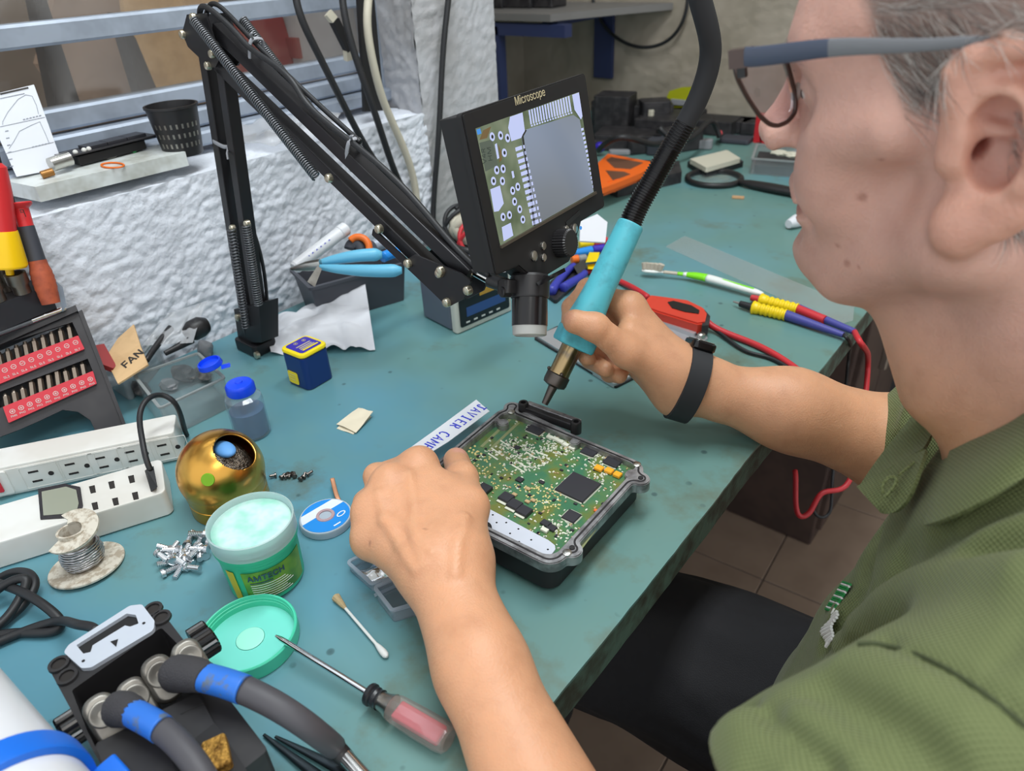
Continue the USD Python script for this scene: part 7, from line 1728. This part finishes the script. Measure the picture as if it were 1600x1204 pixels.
slp = thing('clear_blister', 'clear crumpled blister packaging on the sill right of the boom arm', 'packaging', P(440, 200, SILL))
N_ = 26; a, b = np.meshgrid(np.linspace(0, 1, N_), np.linspace(0, 1, N_), indexing='ij'); c4 = np.array([P(352, 222, SILL + .008), P(470, 232, SILL + .008), P(535, 190, SILL + .018), P(380, 175, SILL + .03)])
g = (1-a)[..., None]*(1-b)[..., None]*c4[0] + a[..., None]*(1-b)[..., None]*c4[1] + a[..., None]*b[..., None]*c4[2] + (1-a)[..., None]*b[..., None]*c4[3]; g[..., 2] += np.abs(meshkit.noise(np.dstack([a*6, b*4, a*0]), 25) - .5)*.030; part(slp, 'film', MB().grid(g, .0005), 'clear_bag', 60)
single('foam_block', MB().rbox((0, 0, 0), (.045, .03, .02), .003, .002, frame(P(482, 190, SILL + .003), V(0, 0, 1), V(.5, .8, 0))), 'board_grey', 'grey foam block on the sill between the boom arm and the cables', 'foam')

# ------------------------------------------------------------------ cables hanging on the wall
def cable(nm, label, pts_, r_, m_, group=None, n=70): 
    t = thing(nm, label, 'cable', pts_[-1], group); part(t, 'cable', MB().tube(spline(pts_, n), r_, 10), m_, True); return t
cable('black_cable', 'black cable crossing the window and wall, nearest the boom arm', [WX(455, -40, -.83) + V(0, -.12, .55), WX(455, -40, -.83) + V(0, -.04, .2), WX(455, -40, -.83), WX(468, 20, -.82), WX(500, 90, -.815), WX(540, 170, -.815), WX(585, 250, -.818), WX(625, 300, -.82), WX(665, 355, -.825), D(700, 385, .98), D(745, 395, .93)], .0048, 'cable_black')
cable('black_cable', 'second black cable on the pillar foot, left of the cream cable', [WX(531, -40, -.85) + V(0, -.03, .5), WX(531, -40, -.85) + V(0, -.01, .2), WX(531, -40, -.85), WX(538, 20, -.84), WX(556, 90, -.83), WX(580, 160, -.822), WX(600, 220, -.823), WX(622, 280, -.827), WX(650, 325, -.83), WX(690, 372, -.83)], .0050, 'cable_black')
cable('cream_cable', 'cream cable running down the pillar beside the black strap', [WX(577, -40, -.835) + V(.005, .03, .55), WX(577, -40, -.835) + V(0, .01, .2), WX(577, -40, -.835), WX(574, 20, -.828), WX(576, 60, -.826), WX(588, 120, -.826), WX(602, 165, -.828), WX(628, 225, -.829), WX(645, 275, -.830), WX(652, 330, -.830)], .0056, 'cable_cream')
cable('black_cable', 'lone black cable hanging straight down beside the microscope', [WX(703, -40, -.828) + V(0, .04, .6), WX(703, -40, -.828) + V(0, .01, .2), WX(703, -40, -.828), WX(696, 40, -.828), WX(690, 120, -.828), WX(684, 230, -.828), WX(677, 345, -.828), D(685, 365, 1.16)], .0045, 'cable_black')
stp_ = thing('black_strap', 'wide black strap hanging in the window corner behind the cables', 'strap', WX(580, 170, -.86)); 
A_ = [WX(x, y, -.87) for x, y in ((552, -60), (575, -60), (592, 120), (596, 172), (566, 174), (562, 90))]; part(stp_, 'strap', MB().prism(Polygon([(q[1], q[2]) for q in A_]), .006, frame((-.87, 0, 0), (1, 0, 0), (0, 1, 0))), 'black_matt', False)
ct = thing('black_cutter', 'short black bar with cream ends hanging behind the cables in the window', 'tool', WX(535, 60, -.89)); p, q_ = WX(522, 32, -.885), WX(545, 78, -.885)
mb = MB(); bar(mb, p, q_, .013, .010, V(1, 0, 0)); part(ct, 'bar', mb, 'black_matt', False); mb = MB(); bar(mb, WX(512, 20, -.888), p, .012, .008, V(1, 0, 0)); part(ct, 'end', mb, 'cable_cream', False); mb = MB(); bar(mb, q_, WX(546, 93, -.888), .016, .008, V(1, 0, 0)); part(ct, 'end', mb, 'cable_cream', False)
# ================================================================== right half and far end of the bench
mat('plastic_orange', S(236, 104, 26), .45); mat('smoke_lid', S(112, 76, 58), .25); mat('lime_yellow', S(168, 172, 26), .45); mat('clutter_black', S(30, 29, 32), .55, col2=S(52, 50, 52), scale=40); mat('card_cream', S(200, 196, 178), .7)
mat('clamp_red', S(196, 40, 48), .4); mat('lead_red', S(196, 44, 52), .45); mat('grip_yellow', S(240, 208, 10), .4); mat('grip_violet', S(70, 72, 148), .45); mat('brush_green', S(132, 226, 28), .4); mat('brush_white', S(228, 232, 228), .4); mat('bristle', S(196, 186, 170), .8, bump=.6, bscale=800)
mat('probe_red', S(206, 62, 44), .4); mat('blue_plier', S(58, 64, 168), .4); mat('silver_case', S(196, 198, 202), .35, .6); mat('wood_scrap', S(190, 150, 110), .7)
glassy('tape_clear', (.96, .97, .97), rough=.10, haze=.10, hazecol=(.8, .88, .9)); glassy('magnifier_glass', (.96, .97, .97), rough=.03, haze=.03, ior=1.45)
def flat_box(t, nm, quad, h, m_, z=T, ch=.002):
    A = np.array([P(x, y, z + h) for x, y in quad]); pg_ = Polygon(A[:, :2]); pg_ = pg_.buffer(-.003).buffer(.003); part(t, nm, MB().prism(pg_, h - .0005, None, z + .0005), m_, False); return pg_
# orange organiser
oc = thing('organiser_case', 'orange-lidded small parts organiser with a black base, right of the microscope', 'case', P(980, 280))
base = Polygon([P(x, y, T + .028)[:2] for x, y in ((946, 300), (1032, 262), (1062, 262), (1045, 292), (965, 330))]).convex_hull
lidp = Polygon([P(x, y, T + .042)[:2] for x, y in ((930, 258), (950, 240), (1026, 254), (1002, 270), (968, 284), (936, 296))]).convex_hull
part(oc, 'base', MB().prism(Polygon([P(x, y, T)[:2] for x, y in ((938, 300), (955, 265), (1060, 268), (1064, 286), (965, 309))]).convex_hull, .022, None, T + .0005), 'clutter_black', False)
part(oc, 'lid', MB().prism(lidp, .010, None, T + .032).prism(lidp.buffer(-.01), .012, None, T + .022), 'plastic_orange', False)
for q in (((947, 250), (955, 245), (1005, 254), (985, 264), (960, 262)), ((946, 266), (975, 268), (985, 272), (958, 282))): part(oc, 'window', MB().prism(Polygon([P(x, y, T + .0425)[:2] for x, y in q]), .0006, None, T + .042), 'smoke_lid', False)
part(oc, 'latch', MB().hull([P(x, y, z) for x, y in ((945, 285), (968, 278)) for z in (T + .040,)] + [P(944, 303, T + .018), P(962, 300, T + .018), P(950, 284, T + .043), P(966, 279, T + .043)]), 'plastic_orange', False)
# heap of black gear on the back of the bench, each piece a thing of its own
def blk(nm, label, cat, c, size, ang=0, m_='clutter_black', parts=None, r=.006):
    t = thing(nm, label, cat, V(c[0], c[1], T)); part(t, 'body', MB().rbox((0, 0, 0), size, r, .003, yaw((c[0], c[1], c[2] if len(c) > 2 else T + .0005), ang)), m_, 40); return t
c = P(985, 228); t = blk('power_brick', 'black flat power brick behind the orange organiser', 'power adapter', c, (.16, .10, .035), 20)
c = P(1000, 205); c2 = V(c[0], c[1], T + .036); t = blk('battery_charger', 'black charger with pale end caps on top of the black gear heap', 'charger', P(985, 205), (.20, .09, .07), 35)
for s in (-1, 1):
    cc = WY(*( (965, 186) if s < 0 else (1017, 184)), t.loc[1] - .05); part(t, 'end_cap', MB().rbox((0, 0, 0), (.012, .012, .03), .003, .001, frame(cc - V(0, 0, .012))), 'card_cream', 40)
part(t, 'antenna', MB().cyl(WY(970, 172, t.loc[1]), WY(969, 150, t.loc[1]), .004, .003), 'clutter_black')
t = blk('black_case', 'black box under the hose at the far end of the bench', 'case', P(1040, 215), (.12, .14, .055), 10)
t = blk('black_case', 'low black case against the back wall right of the hose', 'case', P(1100, 205), (.16, .08, .035), 5)
for k, (px, py) in enumerate(((1150, 205), (1180, 208))): blk('black_pouch', ('black pouch by the wall left of the red clamp', 'small black pouch nearest the red clamp at the wall')[k], 'pouch', P(px, py), (.07, .06, .03), 15*k)
for k, pts_ in enumerate(([P(935, 235, T + .05), P(980, 215, T + .09), P(1020, 225, T + .06), P(1060, 205, T + .07)], [P(1030, 200, T + .08), P(1080, 215, T + .05), P(1110, 190, T + .06), P(1125, 215, T + .02)])):
    cable('tangled_lead', ('black lead lying over the power brick', 'black lead looped over the case under the hose')[k], pts_, .006, 'cable_black', None, 40)
single('purple_cap', MB().ball(P(937, 230, T + .02), .012, 2), 'box_violet', 'small purple cap just right of the microscope screen', 'cap', smooth=True)
yl = WY(1060, 165, 1.78); yd = thing('yellow_tool', 'lime yellow tool box with a grey label at the back wall', 'tool', V(yl[0], yl[1], T)); 
a, b = WY(1036, 168, 1.76), WY(1088, 140, 1.76); zc = (a[2] + b[2])/2
part(yd, 'body', MB().hull([WY(x, y, Y) for x, y in ((1034, 168), (1046, 142), (1066, 136), (1088, 135), (1092, 150), (1084, 168)) for Y in (1.74, 1.80)]), 'lime_yellow', False)
pl2 = WY(1061, 160, 1.735); part(yd, 'label', MB().box(pl2, (.045, .003, .014), None, .001), 'junk_grey'); part(yd, 'foot', MB().box((pl2[0], 1.77, T + (a[2] - T)/2), (.10, .06, a[2] - T - .001), None, .004), 'clutter_black')
cable('hanging_loop', 'thin black cable loop hanging from the shelf on the back wall', [WY(925, -10, YB - .02), WY(938, 30, YB - .02), WY(965, 60, YB - .02), WY(1005, 74, YB - .02), WY(1045, 62, YB - .02), WY(1068, 30, YB - .02), WY(1074, -10, YB - .02)], .0045, 'cable_black')
for k, (px, w_, nm, lab) in enumerate(((752, .12, 'black_box', 'black box at the near end of the wall shelf'), (800, .10, 'black_tin', 'black tin on the wall shelf above the microscope'), (842, .06, 'small_part', 'small black part at the shelf corner'))):
    c = P(px, 14, 1.024); t = thing(nm, lab, 'box', V(c[0], c[1], 1.024)); part(t, 'body', MB().rbox((0, 0, 0), (w_, .07, .07 - .01*k), .004, .003, frame((c[0], c[1] + .05, 1.0243))), 'clutter_black', 40)
# card stack, magnifier, clear box, red clamp
cs = thing('card_box', 'flat cream box lying on a dark one by the magnifier', 'box', P(1115, 255))
flat_box(cs, 'base', ((1074, 252), (1104, 268), (1162, 252), (1138, 238)), .012, 'clutter_black'); flat_box(cs, 'lid', ((1078, 248), (1104, 262), (1157, 247), (1136, 234)), .010, 'card_cream', T + .0125)
mg = thing('magnifier', 'black-rimmed magnifying glass with a long handle lying on the far bench', 'magnifier', P(1115, 280))
mc = P(1116, 278, T + .006); r_m = np.linalg.norm(P(1158, 281, T) - P(1075, 276, T))/2
part(mg, 'rim', MB().tube([mc + V(r_m*math.cos(a), r_m*math.sin(a)*1.0, 0) for a in np.linspace(0, 2*math.pi, 49)], .0055, 10), 'plastic_black', True); part(mg, 'glass', MB().lathe([(r_m - .003, -.0012), (r_m*.6, .0012), (1e-5, .002), (1e-5, -.002), (r_m*.6, -.002)], 40, frame(mc), False), 'magnifier_glass', True)
h0_, h1_ = P(1156, 284, T + .008), P(1262, 304, T + .009); part(mg, 'handle', MB().tube(np.linspace(h0_, h1_, 16), np.interp(np.linspace(0, 1, 16), [0, .15, .5, 1], [.006, .010, .012, .011]), 12, True, (1.2, .7)), 'plastic_black', True)
single('wood_chip', MB().rbox((0, 0, 0), (.022, .010, .004), .001, .0008, frame(P(1153, 310), V(0, 0, 1), V(.9, .3, 0))), 'wood_scrap', 'tiny orange-brown chip in front of the magnifier handle', 'chip')
cbx = thing('clear_parts_box', 'low clear plastic box of parts behind the man’s mouth', 'storage box', P(1230, 270))
A_ = [P(x, y, T)[:2] for x, y in ((1172, 272), (1180, 248), (1275, 255), (1290, 282))]; bp = Polygon(A_); part(cbx, 'box', MB().prism(bp, .0015, None, T + .0005).prism(bp.difference(bp.buffer(-.002)), .030, None, T + .0005), 'clear_box', False); part(cbx, 'box_rim', MB().prism(bp.buffer(.002).difference(bp.buffer(-.003)), .003, None, T + .03), 'lip_clear', False)
part(cbx, 'divider', MB().prism(bp.buffer(-.006), .016, None, T + .002), 'clutter_black', False)
for k, (px, py, m_) in enumerate(((1218, 243, 'card_cream'), (1236, 246, 'card_cream'), (1250, 243, 'junk_grey'))): lump(px, py, T + .034, .014, m_, ('cream scrap on the clear parts box, left one', 'cream scrap on the clear parts box, middle one', 'grey scrap on the clear parts box, right one')[k], 'scrap', 'scrap', (1.3, .8, .4), 11 + k)
rc = thing('red_clamp', 'red clamp standing at the back wall behind the man’s nose', 'clamp', P(1195, 225))
a, b, c3 = WY(1192, 178, 1.70), WY(1185, 228, 1.70), WY(1236, 222, 1.70)
for p, q_ in ((a, b), (b, c3), (WY(1190, 212, 1.70), WY(1226, 212, 1.70))): mb = MB(); bar(mb, p, q_, .022, .02, V(0, 1, 0)); part(rc, 'bar', mb, 'clamp_red', False)
single('red_plug', MB().cyl(P(1122, 214, T + .008), P(1124, 208, T + .030), .004, .007, 12), 'clamp_red', 'small red plug standing among black gear by the wall', 'plug')
single('plastic_nozzle', MB().tube([P(1232, 350, T + .010), P(1244, 345, T + .011), P(1256, 342, T + .011)], [.007, .011, .010], 16), 'tissue', 'white plastic nozzle on the bench just left of the man’s mouth', 'nozzle', smooth=40)
# wallet, card and blue pliers behind the hot-air handle
wr_ = thing('folded_receipt', 'white folded receipt right of the microscope knob', 'paper', P(925, 370)); A_ = np.array([D(x, y, d) for x, y, d in ((906, 347, .93), (932, 336, .96), (947, 350, .96), (949, 374, .92), (905, 378, .90))]); pf = PF(A_[0], A_[4] - A_[0], A_[1] - A_[0]); part(wr_, 'sheet', MB().prism(Polygon([((a - pf.o) @ pf.x, (a - pf.o) @ pf.y) for a in A_]).buffer(0), .002, pf.m()), 'tissue', False)
lwz = [('yellow_pencil', 'lip of a yellow strip under the white receipt', (905, 382), (927, 379), 'grip_yellow'), ('red_marker', 'red marker under the right edge of the white receipt', (927, 380), (948, 375), 'lead_red'), ('blue_marker', 'blue marker lying left of the yellow clip', (898, 396), (925, 390), 'wick_blue'), ('violet_marker', 'violet marker lying right of the blue marker', (926, 390), (945, 387), 'box_violet'), ('orange_pen', 'short orange pen beside the microscope knob', (893, 406), (904, 404), 'tape_orange'), ('grey_pen', 'pale grey pen left of the yellow clip', (904, 405), (916, 403), 'junk_grey')]
for nm, lab, a, b, m_ in lwz: single(nm, MB().cyl(P(*a, T + .008), P(*b, T + .008), .0065, n=14, ch=.001), m_, lab, 'pen')
yc = thing('yellow_clip', 'yellow plastic clip behind the hot-air pencil', 'clip', P(928, 410)); 
part(yc, 'jaw', MB().hull([P(x, y, z) for x, y in ((915, 410), (921, 394), (937, 394), (934, 408)) for z in (T + .012, T + .022)]), 'grip_yellow', False); part(yc, 'jaw', MB().hull([P(x, y, z) for x, y in ((917, 413), (936, 411), (932, 421), (919, 420)) for z in (T + .006, T + .014)]), 'grip_yellow', False)
single('red_wire_end', MB().tube([P(918, 425, T + .005), P(930, 422, T + .006), P(942, 424, T + .005)], .004, 8), 'lead_red', 'short red wire end under the yellow clip', 'wire', smooth=True)
bp_ = thing('blue_handled_cutters', 'side cutters with dark blue handles behind the hot-air pencil grip', 'cutters', P(885, 430))
for q in ([(862, 455), (872, 440), (886, 424), (897, 415)], [(880, 450), (890, 443), (905, 434), (914, 426)]):
    part(bp_, 'handle', MB().tube(spline([P(x, y, T + .012) for x, y in q], 16), np.linspace(.0068, .0050, 16), 12), 'blue_plier', True)
part(bp_, 'head', MB().hull([P(x, y, z) for x, y in ((896, 416), (912, 405), (917, 417), (905, 431)) for z in (T + .006, T + .016)]), 'spring_steel', False)
pt = thing('phone_tray', 'dark flat tray under the blue cutters', 'tray', P(870, 450)); flat_box(pt, 'tray', ((845, 452), (893, 410), (918, 425), (868, 470)), .006, 'clutter_black')
# toothbrush
tbh = thing('toothbrush', 'green and white toothbrush with worn bristles on the bench', 'toothbrush', P(1100, 440))
q = spline([P(1003, 422, T + .010), P(1030, 424, T + .010), P(1066, 428, T + .009), P(1095, 432, T + .010), P(1140, 444, T + .010), P(1192, 459, T + .009)], 60)
wt_ = np.interp(np.linspace(0, 1, 60), [0, .04, .13, .18, .36, .48, .62, .95, 1], [.003, .0062, .0062, .0032, .0034, .0062, .0070, .0055, .003])
part(tbh, 'head', MB().tube(q[:13], wt_[:13], 12, True, (1, .5)), 'brush_white', True); part(tbh, 'neck', MB().tube(q[12:20], wt_[12:20], 12, True, (1, .7)), 'bristle', True); part(tbh, 'thumb_grip', MB().tube(q[19:36], wt_[19:36] * 1.02, 12, True, (1, .75)), 'brush_green', True); part(tbh, 'handle', MB().tube(q[35:], wt_[35:], 12, True, (1, .75)), 'brush_white', True)
part(tbh, 'handle_inlay', MB().tube(q[40:56] + V(0, 0, .0042), np.full(16, .0018), 8, True, (1, .4)), 'brush_green', True); part(tbh, 'neck_band', MB().tube(q[22:25], wt_[22:25]*1.06, 12, True, (1, .75)), 'brush_white', True)
for k in range(5):
    c = q[2 + 2*k] + V(0, 0, .002); part(tbh, 'bristle_tuft', MB().cyl(c, c + V(.001*(k - 2), .002, .009), .0042, .0050, 8), 'bristle')
# test probes with yellow sleeves
for k, (a, b, c, e, lab, tip_c) in enumerate((((1166, 463), (1188, 468), (1246, 483), (1335, 518), 'upper test probe with a yellow sleeve and red lead', 'lead_red'), ((1146, 471), (1176, 480), (1228, 492), (1318, 523), 'lower test probe with a yellow sleeve, violet body and black lead', 'cable_black'))):
    t = thing('test_probe', lab, 'test probe', P(*b), None)
    A_, B_, C_, E_ = (P(*x, T + .007) for x in (a, b, c, e))
    if k: part(t, 'needle', MB().cyl(A_, A_ + (B_ - A_)*.5, .0012, .0022, 10), 'steel')
    part(t, 'tip_sleeve', MB().cyl(A_ + (B_ - A_)*.35, B_, .0042, .0050, 14), tip_c); ys = np.linspace(B_, C_, 30); part(t, 'yellow_sleeve', MB().tube(ys, .0072 + .0006*np.sign(np.sin(np.arange(30)*1.6)) + np.r_[.0016*np.ones(4), np.zeros(26)], 16), 'grip_yellow', 25)
    M_ = C_ + (E_ - C_)*.5 if k == 0 else C_ + (E_ - C_)*.02
    if k == 0: part(t, 'band', MB().cyl(C_, M_, .0062, .0058, 16), 'lead_red'); part(t, 'body', MB().cyl(C_ + V(0, .005, -.001), E_, .0058, .0040, 16), 'grip_violet')
    else: part(t, 'body', MB().cyl(C_, E_, .0068, .0036, 16), 'grip_violet')
    if k == 0: lead = [E_, P(1348, 540, T + .006), D(1356, 570, .98), D(1353, 610, .97), D(1345, 660, .96), D(1320, 760, .95), D(1285, 770, .95), D(1265, 800, .95), D(1250, 806, .95), D(1243, 780, .95), D(1242, 735, .96)]
    else: lead = [E_, P(1325, 530, T + .005), D(1326, 560, .99), D(1322, 600, .98), D(1315, 650, .97), D(1300, 760, .955), D(1296, 800, .955), D(1285, 808, .955), D(1270, 795, .955)]
    part(t, 'lead', MB().tube(spline(lead, 90), .0036 if k == 0 else .0022, 8), tip_c, True)
# red circuit tester and its leads
rt = thing('circuit_tester', 'red circuit tester with a dark oval display lying on a silver case', 'tester', P(1055, 485))
q = [P(x, y, T + .022) for x, y in ((1006, 470), (1016, 460), (1040, 463), (1075, 468), (1100, 480), (1107, 490), (1104, 503), (1090, 505), (1060, 496), (1030, 487), (1010, 480))]
pr = Polygon([a[:2] for a in q]).buffer(.002).buffer(-.002); part(rt, 'body', MB().prism(pr, .012, None, T + .008).prism(pr.buffer(-.002), .016, None, T + .006), 'probe_red', False)
ov = Polygon([P(x, y, T + .0225)[:2] for x, y in ((1043, 472), (1052, 470), (1080, 477), (1093, 485), (1092, 490), (1070, 487), (1050, 481))]).buffer(-.001).buffer(.001); part(rt, 'display', MB().prism(ov, .0008, None, T + .0222), 'meter_black', False); part(rt, 'end_cap', MB().prism(Polygon([P(x, y, T + .022)[:2] for x, y in ((1101, 482), (1110, 492), (1107, 506), (1097, 507))]), .013, None, T + .0075), 'clutter_black', False)
part(rt, 'lead', MB().tube(spline([P(1105, 502, T + .012), P(1130, 518, T + .006), P(1180, 538, T + .004), P(1230, 566, T + .004), P(1262, 592, T + .004), P(1275, 612, T + .004), D(1285, 690, .93)], 50), .0040, 8), 'lead_red', True)
part(rt, 'black_lead', MB().tube(spline([P(1100, 505, T + .008), P(1135, 528, T + .004), P(1170, 550, T + .003), P(1200, 558, T + .003), P(1240, 580, T + .003), P(1268, 600, T + .003)], 40), .0024, 8), 'cable_black', True)
part(rt, 'upper_lead', MB().tube(spline([P(1012, 464, T + .014), P(990, 450, T + .008), P(970, 440, T + .005), P(950, 432, T + .005)], 24), .0042, 8), 'lead_red', True)
sv_ = thing('silver_case', 'silver metal case half hidden behind the right wrist', 'metal case', P(1060, 530)); flat_box(sv_, 'case', ((1008, 492), (1085, 522), (1100, 505), (1030, 478)), .010, 'silver_case'); 
flat_box(sv_, 'flange', ((1000, 488), (1072, 552), (1106, 528), (1098, 512), (1030, 480)), .005, 'silver_case')
for px, py in ((1090, 517), (1095, 528), (1083, 540)): part(sv_, 'lug', MB().lathe([(.005, 0), (.005, .006), (.003, .0075)], 16, frame(P(px, py, T + .005))), 'steel')
dp = thing('disassembled_tablet', 'dark thin metal plate under the fingers of the right hand', 'metal plate', P(890, 560)); flat_box(dp, 'plate', ((838, 524), (872, 510), (990, 585), (960, 600)), .006, 'silver_case'); flat_box(dp, 'edge', ((834, 527), (872, 508), (994, 588), (962, 604)), .003, 'clutter_black')
# strip of clear tape near the edge of the bench
single('clear_tape_strip', MB().prism(Polygon([P(x, y, T + .001)[:2] for x, y in ((1040, 385), (1070, 368), (1335, 478), (1333, 500), (1310, 506))]).buffer(-.004).buffer(.004), .0008, None, T + .0002), 'tape_clear', 'wide strip of shiny clear tape stuck on the bench near its edge', 'tape', smooth=False)
# more black gear heaped along the back of the bench
for nm, lab, px, py, size, ang, m_ in (('black_grip', 'black pistol-shaped grip in front of the power brick', 1010, 238, (.09, .03, .03), 50, 'clutter_black'), ('grey_block', 'grey block beside the orange organiser lid', 1030, 240, (.05, .05, .035), 10, 'grey_rubber'),
        ('black_plate', 'black plate leaning low behind the orange organiser', 950, 232, (.11, .05, .025), 30, 'clutter_black'), ('white_strip', 'small white strip in front of the black gear', 968, 242, (.05, .018, .012), 25, 'junk_grey'), ('dark_bag', 'dark rounded bag under the hose', 1060, 232, (.09, .07, .045), 60, 'clutter_black'),
        ('pink_tube', 'pale pinkish tube between hose and cream box', 1092, 232, (.06, .025, .022), 20, 'junk_grey'), ('green_board', 'small dark green board by the wall right of the hose', 1150, 222, (.07, .05, .012), 8, 'grey_rubber'), ('black_strip', 'long low black strip along the foot of the back wall', 1130, 200, (.30, .03, .03), 6, 'clutter_black'),
        ('black_unit', 'tall black unit at the left end of the gear heap', 960, 212, (.09, .08, .10), 15, 'clutter_black'), ('black_stand', 'black stand with a slanted top in the gear heap', 1020, 212, (.07, .06, .085), 40, 'clutter_black')):
    c = P(px, py); blk(nm, lab, 'gear', c, size, ang, m_, None, .008)
# bits of debris behind the microscope: coiled wires
for k, (px, py, rad, m_, lab) in enumerate(((715, 350, .035, 'cable_black', 'black coiled cable behind the microscope stand'), (722, 352, .020, 'cable_cream', 'grey-white coil inside the black coiled cable'), (735, 372, .030, 'lead_red', 'dull red wire bundle behind the microscope'))):
    c = D(px, py, 1.14 - .01*k); t = thing('coiled_cable', lab, 'cable', V(c[0], c[1], T)); tt = np.linspace(0, 2*math.pi*2.3, 70)
    part(t, 'coil', MB().tube(np.column_stack([c[0] + .012*np.sin(tt*1.3) + .012, c[1] + rad*np.cos(tt), np.maximum(c[2] + rad*np.sin(tt)*.9, T + .004)]), .0035 if k != 1 else .010, 8), m_, True)
